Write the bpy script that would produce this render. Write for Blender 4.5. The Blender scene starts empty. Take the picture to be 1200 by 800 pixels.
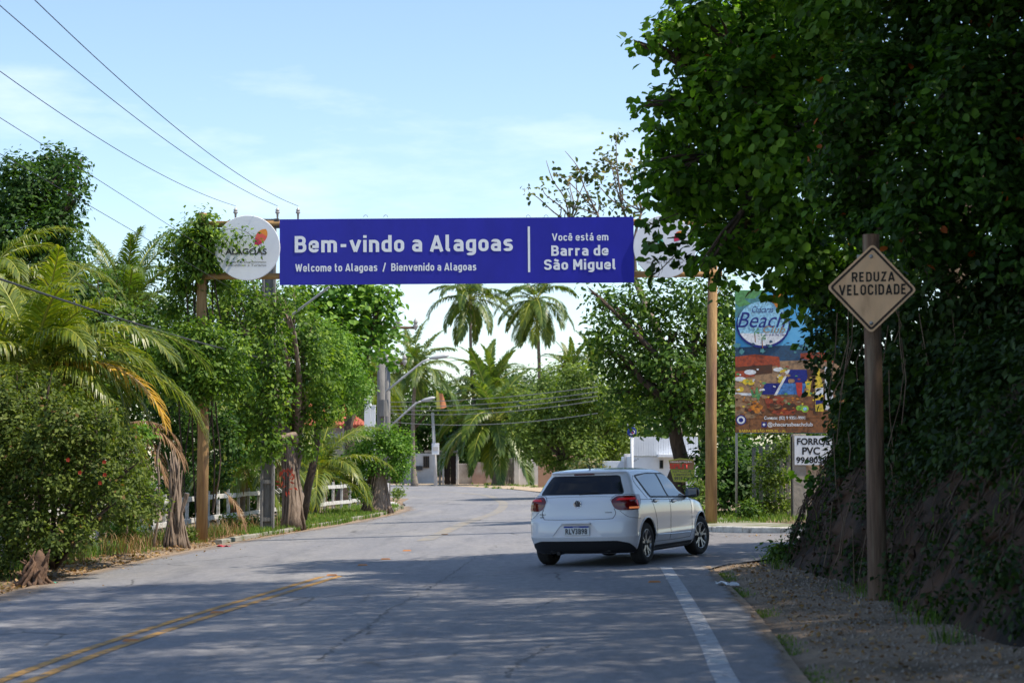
import bpy, bmesh, math, random
import numpy as np
from mathutils import Vector, Matrix

# ------------------------------------------------------------------ camera, sky, sun, exposure
SC = bpy.context.scene
FPX = 2300.0                      # focal length in pixels of a 1200 wide picture
EYE = 1.6
PITCH = math.atan(140.0/FPX)
cam_d = bpy.data.cameras.new("camera"); cam = bpy.data.objects.new("camera", cam_d)
SC.collection.objects.link(cam); SC.camera = cam
cam.location = (0, 0, EYE); cam.rotation_euler = (math.pi/2 + PITCH, 0, 0)
cam_d.sensor_width = 36.0; cam_d.lens = FPX/1200*36.0
cam_d.clip_start = 0.3; cam_d.clip_end = 3000
cam_d.dof.use_dof = True; cam_d.dof.focus_distance = 40.0; cam_d.dof.aperture_fstop = 2.6

SUN_EL = 60.0
SUN_AZ = 102.0                     # degrees clockwise from the view direction (+Y) to the right (+X)
el, az = math.radians(SUN_EL), math.radians(SUN_AZ)
SUNV = Vector((math.cos(el)*math.sin(az), math.cos(el)*math.cos(az), math.sin(el)))
sd = bpy.data.lights.new("sun", 'SUN'); sd.energy = 4.6; sd.angle = math.radians(0.6); sd.color = (1.0, 0.90, 0.74)
so = bpy.data.objects.new("sun", sd); SC.collection.objects.link(so)
so.rotation_euler = SUNV.to_track_quat('Z', 'Y').to_euler(); so.location = (60, 10, 80)

W = bpy.data.worlds.new("World"); SC.world = W; W.use_nodes = True
wt = W.node_tree; wt.nodes.clear()
wo = wt.nodes.new('ShaderNodeOutputWorld'); bg = wt.nodes.new('ShaderNodeBackground')
sky = wt.nodes.new('ShaderNodeTexSky'); sky.sky_type = 'NISHITA'; sky.sun_disc = False
sky.sun_elevation = el; sky.sun_rotation = az; sky.altitude = 0; sky.air_density = 1.0; sky.dust_density = 0.3; sky.ozone_density = 2.2
tc = wt.nodes.new('ShaderNodeTexCoord'); mp = wt.nodes.new('ShaderNodeMapping'); mp.inputs['Scale'].default_value = (2.2, 2.2, 9.0)
mp.inputs['Location'].default_value = (0.3, 0.4, 0.15)
nz = wt.nodes.new('ShaderNodeTexNoise'); nz.inputs['Scale'].default_value = 1.6; nz.inputs['Detail'].default_value = 7; nz.inputs['Roughness'].default_value = 0.6
cr = wt.nodes.new('ShaderNodeValToRGB'); cr.color_ramp.elements[0].position = 0.53; cr.color_ramp.elements[1].position = 0.76
cr.color_ramp.elements[0].color = (0.02, 0.02, 0.02, 1); cr.color_ramp.elements[1].color = (0.55, 0.55, 0.55, 1)
mx = wt.nodes.new('ShaderNodeMix'); mx.data_type = 'RGBA'
CLOUD = (6.3, 6.7, 7.1, 1)
mx.inputs[7].default_value = CLOUD
wt.links.new(tc.outputs['Generated'], mp.inputs[0]); wt.links.new(mp.outputs[0], nz.inputs['Vector'])
wt.links.new(nz.outputs['Fac'], cr.inputs[0]); wt.links.new(cr.outputs[0], mx.inputs[0])
wt.links.new(sky.outputs[0], mx.inputs[6]); wt.links.new(mx.outputs[2], bg.inputs[0]); wt.links.new(bg.outputs[0], wo.inputs[0])
bg.inputs[1].default_value = 0.15
SC.view_settings.view_transform = 'Standard'; SC.view_settings.look = 'None'
SC.view_settings.exposure = 0.5; SC.view_settings.gamma = 1.0
SC.render.engine = 'CYCLES'
SC.cycles.max_bounces = 6; SC.cycles.diffuse_bounces = 3; SC.cycles.glossy_bounces = 3; SC.cycles.transmission_bounces = 4; SC.cycles.transparent_max_bounces = 6

# ------------------------------------------------------------------ helpers
C = SC.collection
rnd = random.Random(7)
R = math.radians
cp, sp = math.cos(PITCH), math.sin(PITCH)

def P(px, py, Y):
    """the place at distance Y that the photograph shows at pixel (px, py)"""
    u, v = (px-600)/FPX, (400-py)/FPX
    d = (u, cp - v*sp, sp + v*cp); k = Y/d[1]
    return Vector((d[0]*k, Y, EYE + d[2]*k))

def sm(a, b, x):
    t = min(1.0, max(0.0, (x-a)/(b-a))); return t*t*(3-2*t)

def gz(x, y):
    """ground height: the road leans down to the left through the bend"""
    return 0.03*(min(10.0, max(-12.0, x))-1.2)*(1-sm(72, 120, y))

def G(px, py):
    Y = 40.0
    for _ in range(60):
        a = P(px, py, Y); e = a.z - gz(a.x, a.y)
        Y = Y + e*FPX/max(20.0, (py-540))
        Y = max(5.0, min(400.0, Y))
    a = P(px, py, Y); return Vector((a.x, a.y, gz(a.x, a.y)))

def ppm(Y): return FPX/Y

def tag(o, label=None, cat=None, group=None, kind=None):
    if label: o['label'] = label
    if cat: o['category'] = cat
    if group: o['group'] = group
    if kind: o['kind'] = kind
    return o

def thing(name, loc, label, cat, group=None, rz=0.0):
    o = bpy.data.objects.new(name, None); C.objects.link(o); o.location = loc; o.rotation_euler = (0, 0, rz)
    o.empty_display_size = 0.3
    return tag(o, label, cat, group)

def offset_of(p):
    v = Vector((0, 0, 0))
    while p is not None:
        v += p.location; p = p.parent
    return v

def copy_tree(o, parent=None):
    c = o.copy(); C.objects.link(c); c.parent = parent
    for ch in list(o.children): copy_tree(ch, c)
    return c

class MB:
    """collects shapes; build() links them as ONE mesh object"""
    def __init__(s): s.v = []; s.f = []; s.m = []
    def add(s, vs, fs, mi=0):
        b = len(s.v); s.v.extend([tuple(a) for a in vs]); s.f.extend([tuple(i+b for i in f) for f in fs]); s.m.extend([mi]*len(fs)); return s
    def box(s, c, d, rot=None, mi=0):
        hx, hy, hz = d[0]/2, d[1]/2, d[2]/2
        vs = [Vector((x, y, z)) for x in (-hx, hx) for y in (-hy, hy) for z in (-hz, hz)]
        if rot is not None: vs = [rot @ q for q in vs]
        c = Vector(c); vs = [q+c for q in vs]
        return s.add(vs, [(0,1,3,2),(4,6,7,5),(0,4,5,1),(2,3,7,6),(0,2,6,4),(1,5,7,3)], mi)
    def bevbox(s, c, d, b=0.01, rot=None, mi=0):
        bm = bmesh.new(); bmesh.ops.create_cube(bm, size=1.0)
        for q in bm.verts: q.co = Vector((q.co.x*d[0], q.co.y*d[1], q.co.z*d[2]))
        bmesh.ops.bevel(bm, geom=list(bm.edges), offset=b, segments=2, affect='EDGES', profile=0.5)
        vs = [q.co.copy() for q in bm.verts]; bm.verts.index_update(); fs = [[q.index for q in f.verts] for f in bm.faces]; bm.free()
        if rot is not None: vs = [rot @ q for q in vs]
        c = Vector(c); return s.add([q+c for q in vs], fs, mi)
    def tube(s, pts, rad, n=8, cap=True, mi=0, wob=0.0, seed=0):
        pts = [Vector(p) for p in pts]; rg = random.Random(seed)
        if not isinstance(rad, (list, tuple)): rad = [rad]*len(pts)
        vs, fs = [], []; up = None
        for i, p in enumerate(pts):
            t = (pts[min(i+1, len(pts)-1)] - pts[max(i-1, 0)])
            if t.length < 1e-9: t = Vector((0, 0, 1))
            t.normalize()
            if up is None:
                up = Vector((1, 0, 0)) if abs(t.x) < 0.8 else Vector((0, 1, 0))
            a = (up - t*up.dot(t))
            if a.length < 1e-6: a = t.orthogonal()
            a.normalize(); b = t.cross(a); up = a
            for k in range(n):
                an = 2*math.pi*k/n; r = rad[i]*(1+wob*(rg.random()-0.5)*2)
                vs.append(p + a*math.cos(an)*r + b*math.sin(an)*r)
        for i in range(len(pts)-1):
            for k in range(n):
                k2 = (k+1) % n; fs.append((i*n+k, i*n+k2, (i+1)*n+k2, (i+1)*n+k))
        if cap:
            fs.append(tuple(range(n-1, -1, -1))); fs.append(tuple((len(pts)-1)*n+k for k in range(n)))
        return s.add(vs, fs, mi)
    def prism(s, pts2, y0, y1, mi=0):
        """outline in X,Z pulled through from y0 to y1"""
        n = len(pts2); vs = [(p[0], y0, p[1]) for p in pts2]+[(p[0], y1, p[1]) for p in pts2]
        fs = [tuple(range(n)), tuple(range(2*n-1, n-1, -1))]+[(i, i+n, (i+1) % n+n, (i+1) % n) for i in range(n)]
        return s.add(vs, fs, mi)
    def lathe(s, prof, n=24, c=(0, 0, 0), axis='Z', mi=0):
        vs, fs = [], []; m = len(prof); c = Vector(c)
        for k in range(n):
            a = 2*math.pi*k/n
            for (r, h) in prof:
                if axis == 'Z': q = Vector((r*math.cos(a), r*math.sin(a), h))
                elif axis == 'X': q = Vector((h, r*math.cos(a), r*math.sin(a)))
                else: q = Vector((r*math.cos(a), h, r*math.sin(a)))
                vs.append(q+c)
        for k in range(n):
            k2 = (k+1) % n
            for i in range(m-1): fs.append((k*m+i, k2*m+i, k2*m+i+1, k*m+i+1))
        return s.add(vs, fs, mi)
    def build(s, name, mat, parent=None, smooth=False, fix=True):
        me = bpy.data.meshes.new(name); off = offset_of(parent) if (parent is not None and fix) else Vector((0, 0, 0))
        me.from_pydata([(a[0]-off.x, a[1]-off.y, a[2]-off.z) for a in s.v], [], s.f)
        mats = mat if isinstance(mat, (list, tuple)) else [mat]
        for q in mats: me.materials.append(q)
        if len(mats) > 1: me.polygons.foreach_set('material_index', s.m)
        if smooth: me.polygons.foreach_set('use_smooth', [True]*len(me.polygons))
        me.validate(); me.update()
        bm = bmesh.new(); bm.from_mesh(me); bmesh.ops.recalc_face_normals(bm, faces=bm.faces); bm.to_mesh(me); bm.free()
        o = bpy.data.objects.new(name, me); C.objects.link(o); o.parent = parent
        return o

def smooth_by_angle(o, deg=35):
    me = o.data
    me.polygons.foreach_set('use_smooth', [True]*len(me.polygons))
    bm = bmesh.new(); bm.from_mesh(me); th = R(deg)
    for e in bm.edges:
        e.smooth = not (len(e.link_faces) == 2 and e.calc_face_angle(0) > th)
    bm.to_mesh(me); bm.free()

# ------------------------------------------------------------------ materials
def nodes_of(m):
    m.use_nodes = True; t = m.node_tree; return t, t.nodes, t.links, t.nodes['Principled BSDF']

def mat(name, c1, c2=None, scale=5.0, rough=0.8, metal=0.0, bump=0.0, bscale=None, spec=0.4, c3=None, s3=1.0, lo=0.35, hi=0.65, stretch=(1, 1, 1), coat=0.0, emit=None, t3=(0.5, 0.65)):
    m = bpy.data.materials.new(name); t, N, L, b = nodes_of(m)
    b.inputs['Roughness'].default_value = rough; b.inputs['Metallic'].default_value = metal
    b.inputs['Specular IOR Level'].default_value = spec; b.inputs['Base Color'].default_value = (*c1, 1)
    b.inputs['Coat Weight'].default_value = coat; b.inputs['Coat Roughness'].default_value = 0.05
    co = N.new('ShaderNodeTexCoord'); ma = N.new('ShaderNodeMapping'); ma.inputs['Scale'].default_value = stretch
    L.new(co.outputs['Object'], ma.inputs[0])
    col = None
    if c2 is not None:
        n = N.new('ShaderNodeTexNoise'); n.inputs['Scale'].default_value = scale; n.inputs['Detail'].default_value = 6; n.inputs['Roughness'].default_value = 0.65
        r = N.new('ShaderNodeValToRGB'); r.color_ramp.elements[0].position = lo; r.color_ramp.elements[1].position = hi
        r.color_ramp.elements[0].color = (*c1, 1); r.color_ramp.elements[1].color = (*c2, 1)
        L.new(ma.outputs[0], n.inputs['Vector']); L.new(n.outputs['Fac'], r.inputs[0]); col = r.outputs[0]
        if c3 is not None:
            n3 = N.new('ShaderNodeTexNoise'); n3.inputs['Scale'].default_value = s3; n3.inputs['Detail'].default_value = 5
            r3 = N.new('ShaderNodeValToRGB'); r3.color_ramp.elements[0].position = t3[0]; r3.color_ramp.elements[1].position = t3[1]
            x = N.new('ShaderNodeMix'); x.data_type = 'RGBA'; x.inputs[7].default_value = (*c3, 1)
            L.new(ma.outputs[0], n3.inputs['Vector']); L.new(n3.outputs['Fac'], r3.inputs[0]); L.new(r3.outputs[0], x.inputs[0]); L.new(col, x.inputs[6]); col = x.outputs[2]
        L.new(col, b.inputs['Base Color'])
    if bump:
        n2 = N.new('ShaderNodeTexNoise'); n2.inputs['Scale'].default_value = bscale or scale*3; n2.inputs['Detail'].default_value = 6
        bu = N.new('ShaderNodeBump'); bu.inputs['Strength'].default_value = bump; bu.inputs['Distance'].default_value = 0.03
        L.new(ma.outputs[0], n2.inputs['Vector']); L.new(n2.outputs['Fac'], bu.inputs['Height']); L.new(bu.outputs[0], b.inputs['Normal'])
    if emit:
        b.inputs['Emission Color'].default_value = (*emit[:3], 1); b.inputs['Emission Strength'].default_value = emit[3]
    return m

def leafmat(name, dark, mid, light, rare=None, trans=0.35, rough=0.55, spec=0.22):
    """leaf colour varies leaf by leaf through the 'rnd' attribute"""
    m = bpy.data.materials.new(name); t, N, L, b = nodes_of(m)
    a = N.new('ShaderNodeAttribute'); a.attribute_name = 'rnd'
    r = N.new('ShaderNodeValToRGB'); e = r.color_ramp.elements
    e[0].position = 0.0; e[0].color = (*dark, 1); e[1].position = 1.0; e[1].color = (*(rare or light), 1)
    x = e.new(0.45); x.color = (*mid, 1); x = e.new(0.9); x.color = (*light, 1)
    if rare: x = e.new(0.975); x.color = (*light, 1); x = e.new(0.985); x.color = (*rare, 1)
    L.new(a.outputs['Fac'], r.inputs[0]); L.new(r.outputs[0], b.inputs['Base Color'])
    b.inputs['Roughness'].default_value = rough; b.inputs['Specular IOR Level'].default_value = spec
    tr = N.new('ShaderNodeBsdfTranslucent'); hs = N.new('ShaderNodeMix'); hs.data_type = 'RGBA'; hs.blend_type = 'MULTIPLY'
    hs.inputs[0].default_value = 1.0; hs.inputs[7].default_value = (1.9, 2.0, 0.6, 1)
    L.new(r.outputs[0], hs.inputs[6]); L.new(hs.outputs[2], tr.inputs[0])
    ms = N.new('ShaderNodeMixShader'); ms.inputs[0].default_value = trans
    L.new(b.outputs[0], ms.inputs[1]); L.new(tr.outputs[0], ms.inputs[2]); L.new(ms.outputs[0], N['Material Output'].inputs[0])
    return m

M = {}
M['asphalt'] = None
M['wood'] = mat('weathered_wood', (.40, .25, .11), (.25, .145, .06), 3, .85, bump=.5, stretch=(6, 6, .6), c3=(.22, .12, .07), s3=1.2)
M['wood_beam'] = mat('beam_wood', (.40, .25, .10), (.27, .15, .06), 3, .85, bump=.4, stretch=(.6, 6, 6))
M['greywood'] = mat('grey_wood', (.17, .11, .075), (.10, .065, .045), 4, .9, bump=.6, stretch=(6, 6, .5), c3=(.22, .17, .12), s3=1.5)
M['white_wood'] = mat('white_painted_wood', (.62, .62, .60), (.42, .41, .38), 6, .8, bump=.3, c3=(.24, .22, .18), s3=3, t3=(.58, .72))
M['white_paint'] = mat('white_wall_paint', (.78, .80, .84), (.66, .69, .74), 1.2, .85, bump=.1)
M['old_wall'] = mat('stained_old_wall', (.46, .44, .42), (.24, .20, .18), .9, .9, bump=.3, c3=(.14, .12, .11), s3=.7)
M['pink_wall'] = mat('stained_pink_wall', (.36, .25, .22), (.22, .15, .13), .9, .9, bump=.3, c3=(.4, .38, .36), s3=.7)
M['pale_wall'] = mat('pale_wall', (.62, .60, .60), (.46, .44, .43), .9, .9, bump=.2)
M['brown_wall'] = mat('tan_wall', (.36, .22, .15), (.29, .17, .11), .8, .9, bump=.2)
M['concrete'] = mat('old_concrete', (.30, .28, .25), (.19, .18, .165), 4, .9, bump=.4, c3=(.10, .095, .085), s3=2.4, stretch=(1, 1, .5))
M['pole_concrete'] = mat('pole_concrete', (.24, .23, .22), (.15, .145, .14), 5, .9, bump=.4, stretch=(2, 2, .4))
M['kerb'] = mat('whitewashed_kerb', (.68, .67, .63), (.46, .44, .41), 5, .9, bump=.5, c3=(.12, .11, .10), s3=4, t3=(.56, .7))
M['pave'] = mat('pavement_concrete', (.33, .31, .26), (.22, .21, .17), 3, .9, bump=.4, c3=(.12, .14, .05), s3=1.4)
M['dirt'] = None
M['bark'] = mat('bark', (.10, .07, .05), (.045, .032, .025), 3, .95, bump=.9, bscale=9, stretch=(3, 3, .8))
M['palebark'] = mat('pale_bark', (.30, .23, .18), (.13, .095, .07), 3, .95, bump=1.0, bscale=6, stretch=(4, 4, .7))
M['palmtrunk'] = mat('palm_trunk', (.26, .22, .18), (.15, .12, .10), 3, .95, bump=.6, stretch=(1, 1, 4))
M['blue_banner'] = mat('blue_banner_vinyl', (.020, .022, .38), (.016, .018, .31), .8, .42, spec=.35, bump=.5, bscale=.9, stretch=(1.6, 1, .8))
M['white_vinyl'] = mat('white_vinyl', (.80, .82, .86), (.72, .74, .79), 2, .5)
M['letter_white'] = mat('white_letter_film', (.82, .84, .88), rough=.5)
M['black'] = mat('matt_black', (.012, .012, .013), rough=.6)
M['dkgrey'] = mat('dark_grey', (.05, .05, .052), rough=.6)
M['sign_face'] = mat('faded_yellow_sign_sheet', (.84, .56, .34), (.70, .46, .27), 2.5, .5, c3=(.50, .29, .16), s3=4, stretch=(2, 1, .6), t3=(.55, .8))
M['steel'] = mat('galvanised_steel', (.42, .43, .45), (.30, .31, .32), 8, .45, metal=.7)
M['lamp_grey'] = mat('grey_painted_steel', (.45, .46, .47), rough=.5, metal=.2)
M['yellow_line'] = mat('worn_yellow_paint', (.50, .27, .055), (.36, .20, .06), 6, .8, c3=(.14, .13, .13), s3=7, t3=(.50, .66), bump=.2)
M['faded_line'] = mat('faded_yellow_paint', (.31, .25, .17), (.25, .225, .19), 5, .85, c3=(.20, .20, .205), s3=2.2, t3=(.34, .60))
M['white_line'] = mat('worn_white_paint', (.42, .44, .47), (.28, .29, .32), 9, .8, c3=(.13, .13, .14), s3=11, t3=(.60, .72), bump=.2)
M['stud'] = mat('orange_reflector_stud', (.42, .17, .05), rough=.5)
M['stud_w'] = mat('pale_reflector_stud', (.55, .50, .46), rough=.5)
M['roof'] = mat('clay_roof_tiles', (.42, .12, .07), (.30, .08, .05), 4, .85, bump=.3)
M['red'] = mat('red_petals', (.45, .05, .02), rough=.5)
M['glassdark'] = mat('dark_window', (.02, .022, .025), rough=.15, spec=.6)
M['cable'] = mat('black_cable', (.03, .03, .035), rough=.6)
M['cable2'] = mat('grey_cable', (.20, .20, .21), rough=.5)
M['ceramic'] = mat('ceramic_insulator', (.40, .38, .36), rough=.3)

L_ = {}
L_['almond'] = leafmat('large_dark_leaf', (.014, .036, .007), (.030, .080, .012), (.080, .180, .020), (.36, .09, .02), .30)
L_['vine'] = leafmat('vine_leaf', (.024, .066, .010), (.092, .175, .022), (.235, .340, .045), None, .28)
L_['dark'] = leafmat('dark_leaf', (.016, .045, .010), (.034, .085, .015), (.085, .165, .025), None, .28)
L_['almond_lit'] = leafmat('sunlit_large_leaf', (.022, .056, .009), (.070, .160, .018), (.180, .330, .040), (.36, .12, .02), .45)  # lighter copy of the almond leaf, with sunlight put into its colour
L_['shade'] = leafmat('shade_darkened_leaf', (.010, .024, .006), (.020, .046, .009), (.050, .095, .016), None, .22)  # darker leaf copy, the shade over the bank put into its colour
L_['mid'] = leafmat('mid_green_leaf', (.026, .066, .012), (.062, .130, .020), (.160, .250, .035), None, .26)
L_['hedge'] = leafmat('hedge_leaf', (.034, .060, .014), (.085, .125, .024), (.180, .225, .045), (.20, .12, .05), .28)
L_['olive'] = leafmat('pale_olive_leaf', (.050, .090, .018), (.115, .175, .035), (.240, .310, .070), None, .35)
L_['bright'] = leafmat('fresh_green_leaf', (.045, .130, .014), (.105, .215, .028), (.230, .370, .055), None, .28)
L_['sparse'] = leafmat('greyish_leaf', (.040, .070, .022), (.080, .110, .040), (.170, .200, .090), (.3, .25, .16), .3)
L_['dry'] = leafmat('dry_leaf', (.12, .065, .035), (.25, .15, .08), (.40, .28, .16), None, .15, .8, .1)
L_['grass'] = leafmat('grass_blade', (.050, .100, .018), (.100, .180, .030), (.190, .270, .060), (.35, .27, .12), .35, .6, .2)
L_['palm'] = leafmat('palm_leaflet', (.035, .075, .014), (.080, .135, .022), (.170, .215, .035), None, .35, .4, .5)
L_['palm_y'] = leafmat('yellowing_palm_leaflet', (.055, .095, .012), (.125, .175, .018), (.290, .290, .030), None, .35, .4, .5)
L_['palm_o'] = leafmat('orange_palm_leaflet', (.30, .19, .02), (.48, .29, .03), (.62, .40, .05), None, .3, .45, .4)
L_['palm_d'] = leafmat('dry_palm_leaflet', (.10, .055, .03), (.22, .13, .075), (.34, .24, .15), None, .15, .8, .1)
M['rachis'] = mat('frond_midrib', (.28, .30, .05), rough=.5)
M['rachis_d'] = mat('dry_frond_midrib', (.30, .20, .11), rough=.7)

# asphalt: worn grey with darker repairs, wheel tracks and fine stone grain
def asphalt(name, base, light, dark):
    m = bpy.data.materials.new(name); t, N, L, b = nodes_of(m)
    b.inputs['Roughness'].default_value = .78; b.inputs['Specular IOR Level'].default_value = .35
    co = N.new('ShaderNodeTexCoord')
    def noise(sc, det, st=(1, 1, 1), rgh=.6):
        ma = N.new('ShaderNodeMapping'); ma.inputs['Scale'].default_value = st; L.new(co.outputs['Object'], ma.inputs[0])
        n = N.new('ShaderNodeTexNoise'); n.inputs['Scale'].default_value = sc; n.inputs['Detail'].default_value = det; n.inputs['Roughness'].default_value = rgh
        L.new(ma.outputs[0], n.inputs['Vector']); return n.outputs['Fac']
    def ramp(f, p0, p1, c0, c1):
        r = N.new('ShaderNodeValToRGB'); r.color_ramp.elements[0].position = p0; r.color_ramp.elements[1].position = p1
        r.color_ramp.elements[0].color = (*c0, 1); r.color_ramp.elements[1].color = (*c1, 1); L.new(f, r.inputs[0]); return r.outputs[0]
    def mixc(f, a, bb, mode='MIX', fac=None):
        x = N.new('ShaderNodeMix'); x.data_type = 'RGBA'; x.blend_type = mode
        if f is not None: L.new(f, x.inputs[0])
        else: x.inputs[0].default_value = fac
        L.new(a, x.inputs[6])
        if isinstance(bb, tuple): x.inputs[7].default_value = (*bb, 1)
        else: L.new(bb, x.inputs[7])
        return x.outputs[2]
    c = ramp(noise(.35, 6, (1.6, .35, 1)), .38, .66, base, light)
    c = mixc(ramp(noise(.9, 8, (1.8, .22, 1), .7), .52, .70, (0, 0, 0), (.65, .65, .65)), c, dark)
    c = mixc(ramp(noise(2.3, 8, (1, .5, 1), .75), .60, .72, (0, 0, 0), (.5, .5, .5)), c, dark)
    g = ramp(noise(95, 2), .35, .7, (.72, .72, .72), (1.28, 1.28, 1.28)); c = mixc(None, c, g, 'MULTIPLY', .9)
    g2 = ramp(noise(9, 7, (1, .4, 1), .75), .34, .68, (.80, .80, .81), (1.16, 1.15, 1.14)); c = mixc(None, c, g2, 'MULTIPLY', 1.0)
    # hairline cracking
    v = N.new('ShaderNodeTexVoronoi'); v.feature = 'DISTANCE_TO_EDGE'; v.inputs['Scale'].default_value = .55
    wv = N.new('ShaderNodeMapping'); wv.inputs['Scale'].default_value = (1, .6, 1)
    dn = N.new('ShaderNodeTexNoise'); dn.inputs['Scale'].default_value = 2.4; dn.inputs['Detail'].default_value = 6
    ad = N.new('ShaderNodeMix'); ad.data_type = 'VECTOR'; ad.inputs[0].default_value = .16
    L.new(co.outputs['Object'], dn.inputs['Vector']); L.new(co.outputs['Object'], wv.inputs[0]); L.new(wv.outputs[0], ad.inputs[4]); L.new(dn.outputs['Color'], ad.inputs[5]); L.new(ad.outputs[1], v.inputs['Vector'])
    ck = ramp(v.outputs['Distance'], .0, .012, (1, 1, 1), (0, 0, 0)); gate = ramp(noise(.28, 3), .52, .6, (0, 0, 0), (.8, .8, .8))
    mm = N.new('ShaderNodeMath'); mm.operation = 'MULTIPLY'; L.new(ck, mm.inputs[0]); L.new(gate, mm.inputs[1])
    c = mixc(mm.outputs[0], c, (.03, .03, .03))
    L.new(c, b.inputs['Base Color'])
    bu = N.new('ShaderNodeBump'); bu.inputs['Strength'].default_value = .45; bu.inputs['Distance'].default_value = .01
    L.new(noise(70, 3), bu.inputs['Height']); L.new(bu.outputs[0], b.inputs['Normal'])
    return m
M['asphalt'] = asphalt('worn_asphalt', (.195, .198, .218), (.255, .250, .255), (.130, .134, .150))
M['asphalt2'] = asphalt('side_road_asphalt', (.17, .168, .175), (.21, .20, .20), (.11, .11, .12))
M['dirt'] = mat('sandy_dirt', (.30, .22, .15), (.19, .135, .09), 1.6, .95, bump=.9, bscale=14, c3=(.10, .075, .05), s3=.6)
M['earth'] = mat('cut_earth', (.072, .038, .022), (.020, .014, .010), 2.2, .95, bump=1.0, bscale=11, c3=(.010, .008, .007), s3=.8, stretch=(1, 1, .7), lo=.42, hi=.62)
M['gravel'] = mat('gravel_stone', (.32, .27, .22), (.16, .13, .11), 9, .9)

# ------------------------------------------------------------------ foliage
T6 = np.array([(0, 0, 0), (.30, .30, .08), (.30, .68, .06), (0, 1.0, -.10), (-.30, .68, .06), (-.30, .30, .08)])
T4 = np.array([(0, 0, 0), (.30, .50, .07), (0, 1.0, -.06), (-.30, .50, .07)])

def unit(a): return a/np.maximum(1e-9, np.linalg.norm(a, axis=1, keepdims=True))

def leaf_mesh(name, pos, nrm, ax, size, mats, rv, six=True, wide=1.0):
    """one mesh of many single leaves"""
    n = len(pos); T = (T6 if six else T4).copy(); T[:, 0] *= wide; k = len(T)
    nrm = unit(nrm); ax = unit(ax - nrm*np.sum(ax*nrm, axis=1, keepdims=True)); sd_ = np.cross(ax, nrm)
    V = pos[:, None, :] + size[:, None, None]*(T[None, :, 0:1]*sd_[:, None, :] + T[None, :, 1:2]*ax[:, None, :] + T[None, :, 2:3]*nrm[:, None, :])
    V = V.reshape(-1, 3).astype(np.float32)
    base = (np.arange(n)*k)[:, None]
    if six: F = np.concatenate([base+np.array([0, 1, 2, 3]), base+np.array([0, 3, 4, 5])], axis=1).reshape(-1)
    else: F = (base+np.array([0, 1, 2, 3])).reshape(-1)
    me = bpy.data.meshes.new(name); nf = len(F)//4
    me.vertices.add(len(V)); me.vertices.foreach_set('co', V.ravel())
    me.loops.add(len(F)); me.loops.foreach_set('vertex_index', F.astype(np.int32))
    me.polygons.add(nf); me.polygons.foreach_set('loop_start', np.arange(0, len(F), 4, dtype=np.int32)); me.polygons.foreach_set('loop_total', np.full(nf, 4, dtype=np.int32))
    at = me.attributes.new('rnd', 'FLOAT', 'POINT'); at.data.foreach_set('value', np.repeat(rv, k).astype(np.float32))
    for q in (mats if isinstance(mats, (list, tuple)) else [mats]): me.materials.append(q)
    me.update(calc_edges=True)
    return me

def crown_points(blobs, s, K, rg, per=9, spread=2.0, inner=.25, droop=.35):
    """leaf seats in clusters near the skins of many uneven blobs (x,y,z,rx,ry,rz)"""
    PP, NN, RV = [], [], []
    for (x, y, z, rx, ry, rz) in blobs:
        r2 = (rx*ry+ry*rz+rx*rz)/3
        nl = int(K*4*math.pi*r2/(s*s*.5)); nc = max(3, nl//per)
        d = unit(rg.normal(size=(nc, 3)))
        ph = rg.uniform(0, 6.28, size=3)
        bump = 1 + .16*np.sin(d[:, 0]*4.1+ph[0])+.14*np.sin(d[:, 1]*5.3+ph[1])+.12*np.sin(d[:, 2]*6.1+ph[2])
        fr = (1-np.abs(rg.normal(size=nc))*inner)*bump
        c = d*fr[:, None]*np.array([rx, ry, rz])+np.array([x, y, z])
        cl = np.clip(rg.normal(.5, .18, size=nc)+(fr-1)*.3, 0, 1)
        pos = np.repeat(c, per, axis=0)+rg.normal(size=(nc*per, 3))*s*spread*np.array([.5, .5, .38])
        n = np.repeat(d, per, axis=0)*.6+np.array([0, 0, .6])+rg.normal(size=(nc*per, 3))*.38
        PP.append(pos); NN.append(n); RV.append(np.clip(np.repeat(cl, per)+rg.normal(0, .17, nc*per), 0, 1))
    return np.concatenate(PP), np.concatenate(NN), np.concatenate(RV)

def foliage(name, blobs, s, K, material, parent, seed=1, six=False, per=9, spread=2.0, inner=.25, droop=.35, wide=1.0, rare=0.0, zmin=None, kind=None):
    rg = np.random.default_rng(seed)
    p, n, rv = crown_points(blobs, s, K, rg, per, spread, inner, droop)
    rv = rv*.97
    if rare: rv = np.where(rg.random(len(rv)) < rare, 1.0, rv)
    if zmin is not None:
        k = p[:, 2] > zmin; p, n, rv = p[k], n[k], rv[k]
    off = offset_of(parent) if parent is not None else Vector((0, 0, 0)); p = p-np.array(off)
    ax = rg.normal(size=p.shape); ax[:, 2] -= droop*2
    me = leaf_mesh(name, p, n, ax, s*rg.uniform(.65, 1.3, len(p)), material, rv, six, wide)
    o = bpy.data.objects.new(name, me); C.objects.link(o); o.parent = parent
    if kind: o['kind'] = kind
    return o

def SB(px, py, Y, r, rz=None, ry=None):
    """a blob of foliage seen at a pixel, radius in pixels"""
    a = P(px, py, Y); k = Y/FPX
    return (a.x, a.y, a.z, r*k, (ry or r)*k, (rz or r)*k)

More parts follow.
